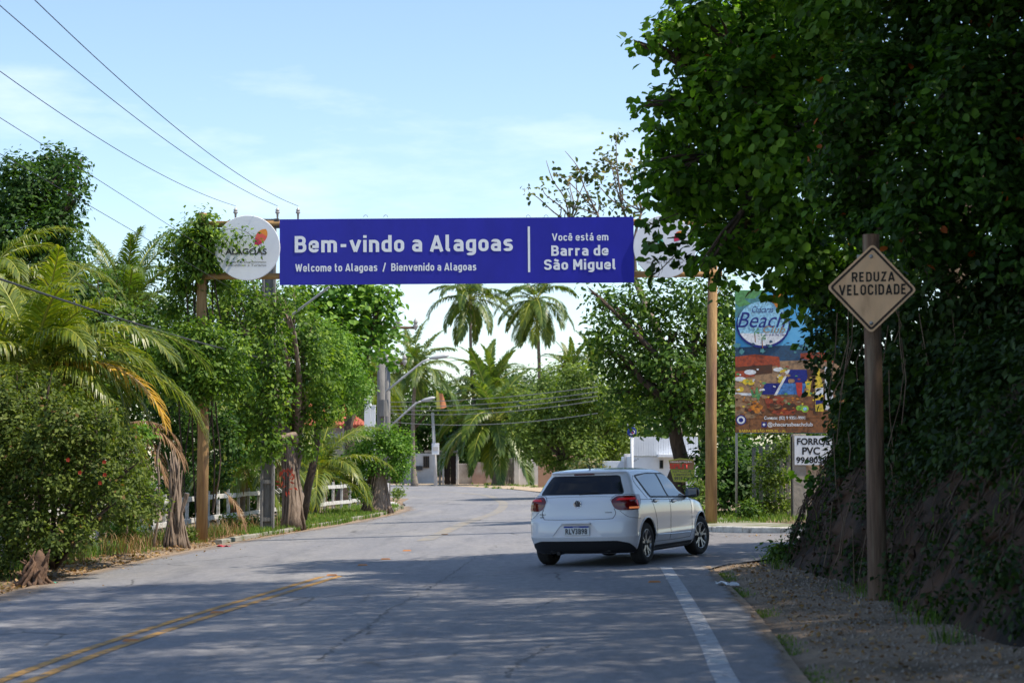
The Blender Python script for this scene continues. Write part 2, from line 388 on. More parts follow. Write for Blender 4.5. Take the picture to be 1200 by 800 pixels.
def limbs(mb, root, blobs, r0, seed=0, top=None, share=.35):
    """trunk up to a fork, then bent limbs towards the blobs"""
    rg = random.Random(seed); root = Vector(root)
    cx = sum(b[0] for b in blobs)/len(blobs); cy = sum(b[1] for b in blobs)/len(blobs); cz = min(b[2] for b in blobs)
    fork = Vector(top) if top is not None else root.lerp(Vector((cx, cy, cz)), .7)
    pts = []; rr = []
    for i in range(7):
        t = i/6; q = root.lerp(fork, t); w = (fork-root).length*.035
        if 0 < i < 6: q += Vector((rg.uniform(-w, w), rg.uniform(-w, w), 0))
        pts.append(q); rr.append(r0*((1.35 if i == 0 else 1)-.35*t))
    mb.tube(pts, rr, 10, wob=.12, seed=seed)
    for b in blobs:
        if rg.random() > share and len(blobs) > 5: continue
        e = Vector((b[0], b[1], b[2])); d = e-fork
        m1 = fork+d*.35+Vector((rg.uniform(-.1, .1)*d.length, rg.uniform(-.1, .1)*d.length, .08*d.length))
        m2 = fork+d*.7+Vector((rg.uniform(-.08, .08)*d.length, rg.uniform(-.08, .08)*d.length, .06*d.length))
        mb.tube([fork, m1, m2, e], [r0*.55, r0*.36, r0*.22, r0*.08], 6, wob=.08, seed=seed)
        for _ in range(3):
            t = Vector((rg.uniform(-1, 1)*b[3], rg.uniform(-1, 1)*b[4], rg.uniform(-.6, 1)*b[5]))*.9
            mb.tube([m2, m2.lerp(e+t, .5)+Vector((0, 0, .05)), e+t], [r0*.16, r0*.10, r0*.03], 5)
    return fork

def tree(name, label, cat, root, blobs, s, K, lm, r0=.15, bark=None, seed=1, group=None, top=None, share=.4, crown='crown', **kw):
    t = thing(name, root, label, cat, group)
    mb = MB(); limbs(mb, root, blobs, r0, seed, top, share); mb.build('trunk', bark or M['bark'], t, smooth=True)
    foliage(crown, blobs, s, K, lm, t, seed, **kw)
    return t

# palm fronds: a few shapes shared by all fronds
def frond_mesh(name, L, e0, bend, width, nl, lw, lm, rm, seed, sag=.5, miss=.05, twist=.0):
    rg = random.Random(seed); N = 26; pts = []; a = e0; x = z = 0.0; ang = []
    for i in range(N+1):
        pts.append(Vector((x, 0, z))); ang.append(a); t = i/N
        a = e0-bend*(t**1.25); x += math.cos(a)*L/N; z += math.sin(a)*L/N
    mb = MB(); mb.tube(pts, [.035*L/3*(1-.85*i/N)+.003 for i in range(N+1)], 5)
    nr = len(mb.f); rv = [0.5]*len(mb.v)
    for side in (-1, 1):
        for i in range(nl):
            t = .14+.86*(i+rg.random()*.6)/nl
            if rg.random() < miss: continue
            f = t*N; k = min(N-1, int(f)); q = pts[k].lerp(pts[k+1], f-k); an = ang[k]
            fw = Vector((math.cos(an), 0, math.sin(an))); up = Vector((-math.sin(an), 0, math.cos(an)))
            ln = width*(math.sin(math.pi*min(1, .12+.88*t*.93))**.6)*(1-.35*t)*rg.uniform(.85, 1.1)
            d = (Vector((0, side, 0))*(1-.45*t)+fw*(.45+.75*t)+up*(.28+rg.uniform(-.12, .12))).normalized()
            wv = d.cross(up).normalized()*lw*.5; sg = sag*rg.uniform(.7, 1.3)
            p0 = q; p1 = q+d*ln*.4-Vector((0, 0, sg*ln*.10)); p2 = q+d*ln*.72-Vector((0, 0, sg*ln*.34)); p3 = q+d*ln*.9-Vector((0, 0, sg*ln*.68))
            b = len(mb.v); mb.v.extend([tuple(u) for u in (p0-wv*.5, p0+wv*.5, p1-wv, p1+wv, p2-wv*.8, p2+wv*.8, p3)])
            mb.f.extend([(b, b+1, b+3, b+2), (b+2, b+3, b+5, b+4), (b+4, b+5, b+6)]); mb.m.extend([1]*3)
            rv.extend([min(1, max(0, rg.gauss(.45, .2)))]*7)
    me = bpy.data.meshes.new(name); me.from_pydata(mb.v, [], mb.f); me.materials.append(rm); me.materials.append(lm)
    me.polygons.foreach_set('material_index', [0]*nr+[1]*(len(mb.f)-nr))
    at = me.attributes.new('rnd', 'FLOAT', 'POINT'); at.data.foreach_set('value', rv); me.update(); return me

FR = {}
def fronds_of(key, L, width, nl, lw, lm, rm, sag=.6, miss=.05):
    v = []
    for i, (e0, bend) in enumerate([(82, 55), (66, 85), (45, 95), (22, 95), (-5, 75), (-38, 45)]):
        v.append(frond_mesh('frond_'+key, L, R(e0), R(bend), width, nl, lw, lm, rm, 10*i+hash(len(key)) % 7, sag, miss))
    FR[key] = v

def palm(name, label, base, crown, key, counts, scale=1.0, r=.16, seed=1, group=None, nuts=0, extra=()):
    """counts: how many fronds of each of the six shapes, upright to hanging"""
    rg = random.Random(seed); t = thing(name, base, label, 'palm tree', group)
    base = Vector(base); crown = Vector(crown); pts = []; rr = []
    n = 22; lean = Vector((rg.uniform(-.04, .04), rg.uniform(-.04, .04), 0))*(crown-base).length
    for i in range(n+1):
        u = i/n; pts.append(base.lerp(crown, u)+lean*math.sin(math.pi*u)); rr.append(r*(1.5-.75*min(1, u*6) if u < .16 else .78-.2*u)*(1+.06*(i % 2)))
    MB().tube(pts, rr, 10, wob=.03, seed=seed).build('trunk', M['palmtrunk'], t, smooth=True)
    a0 = rg.uniform(0, 6.28); k = 0
    for vi, c in enumerate(counts):
        for j in range(c):
            o = bpy.data.objects.new('frond', FR[key][vi]); C.objects.link(o); o.parent = t; o.location = crown-base
            az_ = a0+2.39996*k+rg.uniform(-.2, .2); k += 1
            o.rotation_euler = (rg.uniform(-.25, .25), rg.uniform(-.12, .12), az_); o.scale = (scale*rg.uniform(.85, 1.1),)*3
    for (kk, vi, azd, sc_) in extra:
        o = bpy.data.objects.new('frond', FR[kk][vi]); C.objects.link(o); o.parent = t; o.location = crown-base
        o.rotation_euler = (0, 0, R(azd)); o.scale = (sc_,)*3
    for j in range(nuts):
        a = rg.uniform(0, 6.28); q = crown+Vector((math.cos(a)*.28, math.sin(a)*.28, -.25-rg.random()*.25))
        mb = MB(); mb.lathe([(0.001, -.15), (.08, -.12), (.12, 0), (.08, .12), (.001, .15)], 8, q); mb.build('coconut', L_['palm_y'] if j % 2 else M['rachis'], t, smooth=True)
    return t

# lettering: fitted into a rectangle on an upright plane that faces the camera
def text(body, mt, parent, x0, x1, z0, z1, y, bold=.0, name='lettering', ext=.002, fix=True, xf=None, shear=0.0, spacing=1.0):
    cu = bpy.data.curves.new('t', 'FONT'); cu.body = body; cu.size = 1.0; cu.offset = bold; cu.extrude = 0.0; cu.shear = shear; cu.align_x = 'CENTER'; cu.space_character = spacing
    cu.resolution_u = 4
    ob = bpy.data.objects.new('t', cu); C.objects.link(ob); dg = bpy.context.evaluated_depsgraph_get()
    me = bpy.data.meshes.new_from_object(ob.evaluated_get(dg)); bpy.data.objects.remove(ob); bpy.data.curves.remove(cu)
    co = np.empty(len(me.vertices)*3); me.vertices.foreach_get('co', co); co = co.reshape(-1, 3)
    a, b = co.min(axis=0), co.max(axis=0)
    X = x0+(co[:, 0]-a[0])/(b[0]-a[0])*(x1-x0); Z = z0+(co[:, 1]-a[1])/(b[1]-a[1])*(z1-z0)
    V = [Vector((X[i], y, Z[i])) for i in range(len(X))]
    if xf: V = [xf(v) for v in V]
    off = offset_of(parent) if fix else Vector((0, 0, 0))
    me.vertices.foreach_set('co', np.array([tuple(v-off) for v in V]).ravel()); me.materials.clear(); me.materials.append(mt); me.update()
    me.name = name; o = bpy.data.objects.new(name, me); C.objects.link(o); o.parent = parent
    return o

# a plain road-sign alphabet drawn as strokes with rounded corners
def glyphs(w):
    s = w/2; T = 1-s; X = .735-s; m = X*.5+s*.5; a = .36; A = .44; r = .17; D = -.24+s
    k = .0
    g = {}
    g['B'] = (A, [[(0, s), (A, s, r), (A, .52, r), (0, .52)], [(0, .52), (A-.03, .52, r), (A-.03, T, r), (0, T)], [(0, 0), (0, 1)]])
    g['D'] = (A, [[(0, s), (A, s, .2), (A, T, .2), (0, T)], [(0, 0), (0, 1)]])
    g['R'] = (A, [[(0, .47), (A, .47, r), (A, T, r), (0, T)], [(0, 0), (0, 1)], [(A*.5, .47), (A+.02, 0)]])
    g['E'] = (.37, [[(.40, s), (0, s), (0, T), (.40, T)], [(0, .51), (.35, .51)]])
    g['L'] = (.36, [[(0, 1), (0, s), (.40, s)]])
    g['U'] = (A, [[(0, 1), (0, s, .2), (A, s, .2), (A, 1)]])
    g['Z'] = (.42, [[(-.02, T), (.42, T), (0, s), (.45, s)]])
    g['C'] = (A, [[(A, .68), (A, T, .2), (0, T, .2), (0, s, .2), (A, s, .2), (A, .32)]])
    g['O'] = (A, [[(A/2, T), (0, T, .2), (0, s, .2), (A, s, .2), (A, T, .2), (A/2, T)]])
    g['I'] = (0, [[(0, 0), (0, 1)]])
    g['A'] = (.52, [[(-.02, 0), (.26, 1-s*.3)], [(.26, 1-s*.3), (.54, 0)], [(.08, .25), (.44, .25)]])
    g['V'] = (.52, [[(-.02, 1), (.26, s*.3)], [(.26, s*.3), (.54, 1)]])
    g['W'] = (.76, [[(-.02, 1), (.18, s*.3)], [(.18, s*.3), (.38, .95)], [(.38, .95), (.58, s*.3)], [(.58, s*.3), (.78, 1)]])
    g['M'] = (.56, [[(0, 0), (0, 1)], [(.56, 0), (.56, 1)], [(0, .97), (.28, .30)], [(.28, .30), (.56, .97)]])
    g['S'] = (A, [[(0, .27), (0, s, .17), (A, s, .2), (A, .49, .2), (0, .55, .2), (0, T, .2), (A-.01, T, .17), (A-.01, .75)]])
    g['o'] = (a, [[(a/2, X), (0, X, r), (0, s, r), (a, s, r), (a, X, r), (a/2, X)]])
    g['e'] = (a, [[(a-.005, s+.11), (a-.01, s, .12), (0, s, r), (0, X, r), (a, X, r), (a, m-.01), (0, m-.01)]])
    g['a'] = (a-.01, [[(.02, X-.07), (.02, X, .12), (a-.01, X, r), (a-.01, 0)], [(a-.01, m+.03), (0, m+.03, .13), (0, s, .13), (a-.01, s)]])
    g['c'] = (a-.03, [[(a-.03, X-.13), (a-.03, X, .15), (0, X, r), (0, s, r), (a-.03, s, .15), (a-.03, s+.13)]])
    g['d'] = (a, [[(a, X), (0, X, r), (0, s, r), (a, s)], [(a, 0), (a, 1.02)]])
    g['g'] = (a, [[(a, X), (0, X, r), (0, s, r), (a, s)], [(a, X+s), (a, D, r), (.04, D, .1), (.02, D+.05)]])
    g['n'] = (a, [[(0, 0), (0, X+s)], [(0, X), (a, X, r), (a, 0)]])
    g['m'] = (.66, [[(0, 0), (0, X+s)], [(0, X), (.33, X, .15), (.33, 0)], [(.33, X), (.66, X, .15), (.66, 0)]])
    g['r'] = (.24, [[(0, 0), (0, X+s)], [(0, X-.01), (.2, X, .1), (.27, X-.05)]])
    g['u'] = (a, [[(0, X+s), (0, s, r), (a, s)], [(a, 0), (a, X+s)]])
    g['s'] = (.33, [[(0, s+.07), (.02, s, .08), (.33, s, .13), (.33, m, .13), (.01, m+.03, .13), (.01, X, .13), (.31, X, .08), (.32, X-.07)]])
    g['t'] = (.22, [[(.06, 1.0), (.06, s, .12), (.25, s)], [(-.06, X), (.25, X)]])
    g['l'] = (.12, [[(0, 1.02), (0, s, .10), (.15, s)]])
    g['i'] = (0, [[(0, 0), (0, X+s)], [(0, .86), (0, 1.02)]])
    g['v'] = (.40, [[(-.03, X+s), (.20, s*.3)], [(.20, s*.3), (.43, X+s)]])
    g['-'] = (.26, [[(-.02, .40), (.28, .40)]])
    g['/'] = (.28, [[(-.02, -.08), (.30, 1.08)]])
    g['ê'] = (a, g['e'][1]+[[(.04, .84), (.18, .97)], [(.18, .97), (.32, .84)]])
    g['á'] = (a-.01, g['a'][1]+[[(.12, .84), (.27, 1.03)]])
    g['ã'] = (a-.01, g['a'][1]+[[(.02, .86), (.09, .95), (.24, .86), (.33, .95)]])
    return g
def fillet(path):
    out = []; n = len(path)
    for i, p in enumerate(path):
        q = Vector((p[0], p[1], 0))
        if len(p) < 3 or i in (0, n-1): out.append(q); continue
        a = Vector((*path[i-1][:2], 0))-q; b = Vector((*path[i+1][:2], 0))-q
        ra = min(p[2], a.length*.5 if i > 1 else a.length, b.length*.5 if i < n-2 else b.length); A_, B_ = q+a.normalized()*ra, q+b.normalized()*ra
        for k in range(9):
            t = k/8; th = t; # circular-ish corner
            c1 = A_+(q-A_)*.5523*1.0; c2 = B_+(q-B_)*.5523*1.0
            out.append(A_*(1-th)**3+c1*3*th*(1-th)**2+c2*3*th*th*(1-th)+B_*th**3)
    res = [out[0]]
    for q in out[1:]:
        if (q-res[-1]).length > 1e-4: res.append(q)
    return res
def stroke_text(body, mt, parent, x0, x1, z0, z1, y, w=.17, gap=.13, space=.30, name='lettering', xf=None, ref=None):
    """z0, z1: baseline and cap height; the line is fitted from x0 to x1"""
    G_ = glyphs(w); x = 0; quads = []
    for ch in body:
        if ch == ' ': x += space; continue
        wd, paths = G_[ch]
        for ip, pth in enumerate(paths):
            p = fillet(pth); n = len(p); L_2, R_2 = [], []
            for i in range(n):
                d0 = (p[i]-p[i-1]).normalized() if i else (p[1]-p[0]).normalized(); d1 = (p[i+1]-p[i]).normalized() if i < n-1 else d0
                nn = Vector((-(d0+d1).y, (d0+d1).x, 0)).normalized(); c = max(.35, nn.dot(Vector((-d0.y, d0.x, 0)))); o_ = nn*(w/2/c)
                L_2.append(p[i]+o_); R_2.append(p[i]-o_)
            quads.append((x+w/2, ip, L_2, R_2))
        x += wd+w+gap
    tot = x-gap; sx_ = (x1-x0)/tot; sz_ = z1-z0; mb = MB()
    for (ox, ip, A_, B_) in quads:
        vs = []
        for a, b in zip(A_, B_):
            for q in (a, b):
                v = Vector((x0+(q.x+ox)*sx_, y-.0004*ip, z0+q.y*sz_)); vs.append(xf(v) if xf else v)
        mb.add(vs, [(2*i, 2*i+1, 2*i+3, 2*i+2) for i in range(len(A_)-1)])
    return mb.build(name, mt, parent)

def catmull(pts, n=8):
    out = []; P_ = [Vector(p) for p in pts]
    for i in range(len(P_)-1):
        p0, p1, p2, p3 = P_[max(0, i-1)], P_[i], P_[i+1], P_[min(len(P_)-1, i+2)]
        for k in range(n):
            t = k/n; out.append(.5*((2*p1)+(p2-p0)*t+(2*p0-5*p1+4*p2-p3)*t*t+(3*p1-p0-3*p2+p3)*t**3))
    out.append(P_[-1]); return out

def resample(pts, n):
    d = [0.0]
    for i in range(1, len(pts)): d.append(d[-1]+(pts[i]-pts[i-1]).length)
    out = []
    for k in range(n):
        s_ = d[-1]*k/(n-1)
        for i in range(1, len(pts)):
            if d[i] >= s_-1e-9:
                u = (s_-d[i-1])/max(1e-9, d[i]-d[i-1]); out.append(pts[i-1].lerp(pts[i], u)); break
    return out

# ------------------------------------------------------------------ ground and roads
def pl(px, py): a = G(px, py); return Vector((a.x, a.y, 0))
LEFT = [Vector((-6.6, -6, 0)), Vector((-6.5, 8, 0)), Vector((-6.35, 16, 0)), pl(0, 699), pl(120, 668), pl(245, 641), pl(345, 624), pl(420, 611), pl(462, 602), Vector((-4.0, 74, 0)), Vector((-5.2, 88, 0)), Vector((-8.0, 99, 0)), Vector((-14, 108, 0)), Vector((-26, 115, 0)), Vector((-60, 122, 0))]
RIGHT = [Vector((1.2, -6, 0)), Vector((1.75, 8, 0)), pl(940, 800), pl(880, 718), pl(832, 668), Vector((3.1, 34, 0)), Vector((3.2, 45, 0)), Vector((3.1, 60, 0)), Vector((2.7, 78, 0)), Vector((1.8, 95, 0)), Vector((-.3, 112, 0)), Vector((-4.5, 127, 0)), Vector((-12, 137, 0)), Vector((-24, 142, 0)), Vector((-60, 150, 0))]
LC, RC = catmull(LEFT, 10), catmull(RIGHT, 10)
lyx = sorted([(p.y, p.x) for p in LC if p.y < 80]); ryx = sorted([(p.y, p.x) for p in RC if p.y < 80])
def Lx(y): return float(np.interp(y, [a[0] for a in lyx], [a[1] for a in lyx]))
def Rx(y): return float(np.interp(y, [a[0] for a in ryx], [a[1] for a in ryx]))

def hash2(x, y): return math.sin(x*1.7+y*.9)*.5+math.sin(x*4.3-y*2.1+1.3)*.3+math.sin(x*9.1+y*7.7)*.2
def verge(x, y):
    """extra height of the loose ground beside the asphalt"""
    if y > 90: return -.02
    h = -.03
    dl = Lx(y)-x
    if dl > .05: h = -.03+sm(.05, .6, dl)*(.07+.03*hash2(x*1.3, y*.8))+sm(.5, 2.5, dl)*.06
    dr = x-Rx(y)
    if dr > .05 and y < 29.5: h = -.03+sm(.05, .5, dr)*(.05+.022*hash2(x*1.5, y))
    if dr > .05 and y >= 44: h = -.03+sm(.3, 1.5, dr)*.12
    return h

xs = sorted(set([round(-14+.22*i, 3) for i in range(int(22/.22)+1)]+[-600, -400, -250, -150, -100, -70, -50, -40, -32, -26, -22, -19, -16.5, 9, 10, 11.5, 13, 16, 20, 26, 34, 45, 60, 90, 140, 220, 380, 600]))
ys = sorted(set([round(6+.3*i, 3) for i in range(int(84/.3)+1)]+[-60, -30, -15, -6, 0, 3]+[92, 95, 100, 106, 113, 120, 130, 140, 150, 170, 200, 260, 350, 500, 800, 1500, 2500]))
mb = MB(); vs = [(x, y, gz(x, y)+verge(x, y)-(0.01 if y > 90 else 0)) for y in ys for x in xs]; nx = len(xs)
mb.add(vs, [(j*nx+i, j*nx+i+1, (j+1)*nx+i+1, (j+1)*nx+i) for j in range(len(ys)-1) for i in range(nx-1)])
o = mb.build('ground', M['dirt'], smooth=True); o['kind'] = 'structure'

def strip(name, A, B, n, cross, dz, material, parent=None):
    a, b = resample(A, n), resample(B, n); mb = MB(); vs = []
    for i in range(n):
        for j in range(cross+1):
            q = a[i].lerp(b[i], j/cross); vs.append((q.x, q.y, gz(q.x, q.y)+dz))
    w = cross+1
    mb.add(vs, [(i*w+j, i*w+j+1, (i+1)*w+j+1, (i+1)*w+j) for i in range(n-1) for j in range(cross)])
    o = mb.build(name, material, parent, smooth=True); o['kind'] = 'structure'; return o
# ragged edge of the asphalt
def ragged(L, amp, seed):
    rg = random.Random(seed); out = []
    for p in resample(L, 500):
        out.append(p+Vector((rg.uniform(-amp, amp)+.5*amp*math.sin(p.y*3.1)+.6*amp*math.sin(p.y*1.3), 0, 0)) if p.y < 88 else p)
    return out
strip('road', ragged(LC, .05, 3), ragged(RC, .04, 4), 420, 14, .012, M['asphalt'])

# sand drifted over both edges of the asphalt
def dust(name, A, B, seed):
    m = bpy.data.materials.get('drifted_sand')
    if m is None:
        m = mat('drifted_sand', (.34, .26, .19), (.24, .18, .13), 3, .95); t, N, L, b = nodes_of(m)
        a = N.new('ShaderNodeAttribute'); a.attribute_name = 'rnd'; n = N.new('ShaderNodeTexNoise'); n.inputs['Scale'].default_value = 3.2; n.inputs['Detail'].default_value = 9; n.inputs['Roughness'].default_value = .75
        co = N.new('ShaderNodeTexCoord'); L.new(co.outputs['Object'], n.inputs['Vector'])
        s_ = N.new('ShaderNodeMath'); s_.operation = 'ADD'; L.new(a.outputs['Fac'], s_.inputs[0]); L.new(n.outputs['Fac'], s_.inputs[1])
        r = N.new('ShaderNodeMapRange'); r.inputs[1].default_value = .95; r.inputs[2].default_value = 1.4; r.inputs[4].default_value = .8; L.new(s_.outputs[0], r.inputs[0]); L.new(r.outputs[0], b.inputs['Alpha'])
    n = len(A); mb = MB(); vs = []
    for i in range(n):
        for j in range(5): q = A[i].lerp(B[i], j/4); vs.append((q.x, q.y, gz(q.x, q.y)+.0155))
    mb.add(vs, [(i*5+j, i*5+j+1, (i+1)*5+j+1, (i+1)*5+j) for i in range(n-1) for j in range(4)]); o = mb.build(name, m, smooth=True); o['kind'] = 'structure'
    at = o.data.attributes.new('rnd', 'FLOAT', 'POINT'); at.data.foreach_set('value', [1-j/4 for i in range(n) for j in range(5)])
yy_ = np.linspace(10, 76, 160)
dust('sand_drift', [Vector((Lx(y)-.06, y, 0)) for y in yy_], [Vector((Lx(y)+.75+.3*hash2(1, y*.5), y, 0)) for y in yy_], 1)
yy_ = np.linspace(8, 29, 80)
dust('sand_drift', [Vector((Rx(y)+.05, y, 0)) for y in yy_], [Vector((Rx(y)-.24-.16*hash2(2, y*1.8), y, 0)) for y in yy_], 2)
near = catmull([Vector((2.3, 26.6, 0)), Vector((3.0, 28.9, 0)), Vector((3.6, 30.0, 0)), Vector((4.6, 31.3, 0)), Vector((6.5, 33.0, 0)), Vector((12, 34.4, 0)), Vector((45, 36, 0))], 10)
far = catmull([Vector((2.3, 50, 0)), Vector((3.3, 47, 0)), Vector((3.8, 43.0, 0)), Vector((5.2, 40.6, 0)), Vector((8, 39.6, 0)), Vector((14, 39.9, 0)), Vector((45, 41.5, 0))], 10)
strip('side_road', near, far, 90, 14, .006, M['asphalt2'])

# kerbs of single cast stones, raised pavement behind
def kerb_line(name, path, step, w, h, parent_label=None, side=1, seed=0, dz=0.0, mk='kerb'):
    rg = random.Random(seed); root = bpy.data.objects.new(name, None); C.objects.link(root); root['kind'] = 'structure'; root.location = (path[0].x, path[0].y, gz(path[0].x, path[0].y))
    d = 0.0; L = sum((path[i+1]-path[i]).length for i in range(len(path)-1)); n = int(L/step); pts = resample(path, n+1)
    for i in range(n):
        a, b = pts[i], pts[i+1]; t = (b-a).normalized(); nn = Vector((-t.y, t.x, 0))*side; g = .006+rg.random()*.008
        a2, b2 = a+t*g, b-t*g; lift = rg.uniform(-.012, .012); mb = MB()
        prof = [(0, -.08), (0.0, h*.86), (.02, h), (w-.01, h), (w, h*.9), (w, -.08)]
        vs = []
        for q in (a2, b2):
            z = gz(q.x, q.y)+dz
            for (u, v) in prof: vs.append(q+nn*u+Vector((0, 0, z+v+lift)))
        m = len(prof); mb.add(vs, [tuple(range(m)), tuple(range(2*m-1, m-1, -1))]+[(k, k+m, (k+1) % m+m, (k+1) % m) for k in range(m)])
        mb.build('kerb_stone', M[mk], root)
    return root
farK = [p for p in far if 2.9 < p.x]
mainK = [Vector((Rx(y)+.08, y, 0)) for y in np.linspace(86, 49, 30)]
kp = [p for p in catmull(mainK[::4]+[Vector((3.42, 47, 0)), Vector((3.9, 43.0, 0)), Vector((5.2, 40.4, 0)), Vector((8, 39.4, 0)), Vector((14, 39.7, 0)), Vector((26, 40.4, 0))], 8)]
kerb_line('kerb', kp, .98, .14, .13, side=1, seed=2)
inner_ = []
for i, p in enumerate(kp):
    t = (kp[min(i+1, len(kp)-1)]-kp[max(0, i-1)]).normalized(); inner_.append(p+Vector((-t.y, t.x, 0))*.15)
outer_ = []
for i, p in enumerate(kp):
    t = (kp[min(i+1, len(kp)-1)]-kp[max(0, i-1)]).normalized(); outer_.append(p+Vector((-t.y, t.x, 0))*(1.75))
strip('pavement', inner_, outer_, 120, 5, .118, M['pave'])
kl = catmull([Vector((a.x-.04, a.y, 0)) for a in (pl(262, 637), pl(300, 630), pl(345, 622), pl(420, 609), pl(458, 601), pl(470, 595))]+[Vector((-4.4, 72.5, 0)), Vector((-5.6, 74.5, 0))], 8)
kerb_line('kerb', kl, 1.0, .16, .085, side=1, seed=5, mk='pave')
mb = MB(); q0 = Vector((-5.2, 75, 0)); vs = []
for (x, y) in [(-4.5, 72.4), (-4.3, 76), (-4.9, 82), (-6.8, 80), (-6.6, 74)]: vs.append((x, y, gz(x, y)+.07))
mb.add(vs, [(0, 1, 2, 3, 4)]); o = mb.build('driveway', M['pale_wall']); o['kind'] = 'structure'
# sandy apron in front of the far walls
mb = MB(); vs = [(x, y, gz(x, y)+.006) for (x, y) in [(2.2, 96), (.2, 112), (-4, 127), (-11, 136.6), (-14, 140), (8, 140), (12, 128), (10, 104), (4.5, 94)]]
mb.add(vs, [tuple(range(len(vs)))]); o = mb.build('sandy_verge', mat('pale_sand', (.46, .36, .25), (.34, .26, .18), .7, .95, bump=.4)); o['kind'] = 'structure'

# ------------------------------------------------------------------ painted lines, studs, cracks
def line(name, path, w, dz, material, n=60):
    p = resample(path, n); A, B = [], []
    for i in range(n):
        t = (p[min(i+1, n-1)]-p[max(0, i-1)]).normalized(); nn = Vector((-t.y, t.x, 0)); A.append(p[i]+nn*w/2); B.append(p[i]-nn*w/2)
    return strip(name, A, B, n, 1, dz, material)
cl = [Vector((-4.6, -4, 0)), Vector((-4.1, 6, 0)), pl(22, 798), pl(155, 749), pl(260, 715), pl(388, 676)]
cA = catmull(cl, 12)
line('centre_line', [p+Vector((-.13, 0, 0)) for p in cA], .11, .017, M['yellow_line'], 120)
line('centre_line', [p+Vector((.13, 0, 0)) for p in cA], .11, .017, M['yellow_line'], 120)
cB = catmull([pl(497, 634), pl(520, 624), pl(545, 613), pl(580, 601), pl(590, 592), Vector((-.55, 82, 0)), Vector((-1.6, 96, 0)), Vector((-5.5, 109, 0)), Vector((-14, 119, 0)), Vector((-30, 126, 0))], 10)
line('faded_centre_line', cB, .34, .017, M['faded_line'], 160)
eL = catmull([Vector((1.05, -4, 0)), Vector((1.3, 8, 0)), pl(852, 800), pl(832, 757), pl(804, 704), pl(780, 665)], 12)
line('edge_line', eL, .17, .017, M['white_line'], 120)

def stud(px, py, material, label, cat='road stud', group=None, sc_=1.0):
    a = G(px, py); mb = MB(); z = a.z+.012
    w, d, h = .085*sc_, .05*sc_, .022*sc_
    vs = [(-w, -d, 0), (w, -d, 0), (w, d, 0), (-w, d, 0), (-w*.75, -d*.35, h), (w*.75, -d*.35, h), (w*.75, d*.35, h), (-w*.75, d*.35, h)]
    mb.add([(a.x+v[0], a.y+v[1], z+v[2]) for v in vs], [(0, 1, 2, 3), (4, 5, 6, 7), (0, 1, 5, 4), (1, 2, 6, 5), (2, 3, 7, 6), (3, 0, 4, 7)])
    t = thing('road_stud', (a.x, a.y, z), label, cat, group); mb.build('stud_body', material, t)
    mb = MB(); mb.add([(a.x-w*.7, a.y-d*.96, z+.003), (a.x+w*.7, a.y-d*.96, z+.003), (a.x+w*.62, a.y-d*.42, z+h*.98), (a.x-w*.62, a.y-d*.42, z+h*.98)], [(0, 1, 2, 3)])
    mb.build('reflector', M['stud'] if material is M['stud'] else M['lamp_grey'], t)
GY = 'orange studs on the yellow centre line'; GW = 'pale studs on the white edge line'
for i, (px, py, lb) in enumerate([(154, 752, 'orange road stud on the double yellow line, nearest to the bottom left corner'),
        (255, 719, 'orange road stud on the double yellow line, second from the bottom left'),
        (389, 675, 'orange road stud at the end where the double yellow line stops'),
        (425, 663, 'orange road stud on bare asphalt just beyond the end of the yellow lines'),
        (452, 656, 'small orange road stud on bare asphalt, second beyond the end of the yellow lines'),
        (477, 646, 'far small orange road stud in the road left of the white car'),
        (521, 627, 'farthest orange road stud, beside the faded yellow line under the blue banner')]):
    stud(px, py, M['stud'], lb, group=GY)
for i, (px, py, lb) in enumerate([(841, 777, 'pale road stud on the white edge line, nearest the bottom of the picture'),
        (817, 725, 'pale road stud on the white edge line, second from the bottom'),
        (800, 696, 'pale road stud on the white edge line, third from the bottom'),
        (788, 679, 'pale road stud on the white edge line, closest to the white car')]):
    stud(px, py, M['stud_w'], lb, group=GW)
stud(767, 683, M['stud'], 'brownish road stud on the asphalt just left of the white edge line', group=GW)

def crack(px_list, w, seed):
    rg = random.Random(seed); pts = [pl(*p) for p in px_list]; p = resample(catmull(pts, 6), 60); mb = MB(); vs = []
    for i, q in enumerate(p):
        q = q+Vector((rg.gauss(0, .025), 0, 0)); ww = w*rg.uniform(.25, 1.3)*(0 if i in (0, 59) else 1)
        vs += [(q.x-ww, q.y, gz(q.x, q.y)+.0165), (q.x+ww, q.y, gz(q.x, q.y)+.0165)]
    mb.add(vs, [(2*i, 2*i+1, 2*i+3, 2*i+2) for i in range(59)])
    o = mb.build('road_crack', M['dkgrey']); o['kind'] = 'structure'
crack([(373, 777), (392, 759), (435, 733), (452, 718)], .010, 1)
crack([(448, 722), (463, 712), (520, 680), (560, 650)], .007, 2)
crack([(592, 796), (610, 778), (646, 756)], .009, 3)
crack([(425, 706), (432, 697)], .008, 4); crack([(432, 745), (431, 736)], .01, 5)

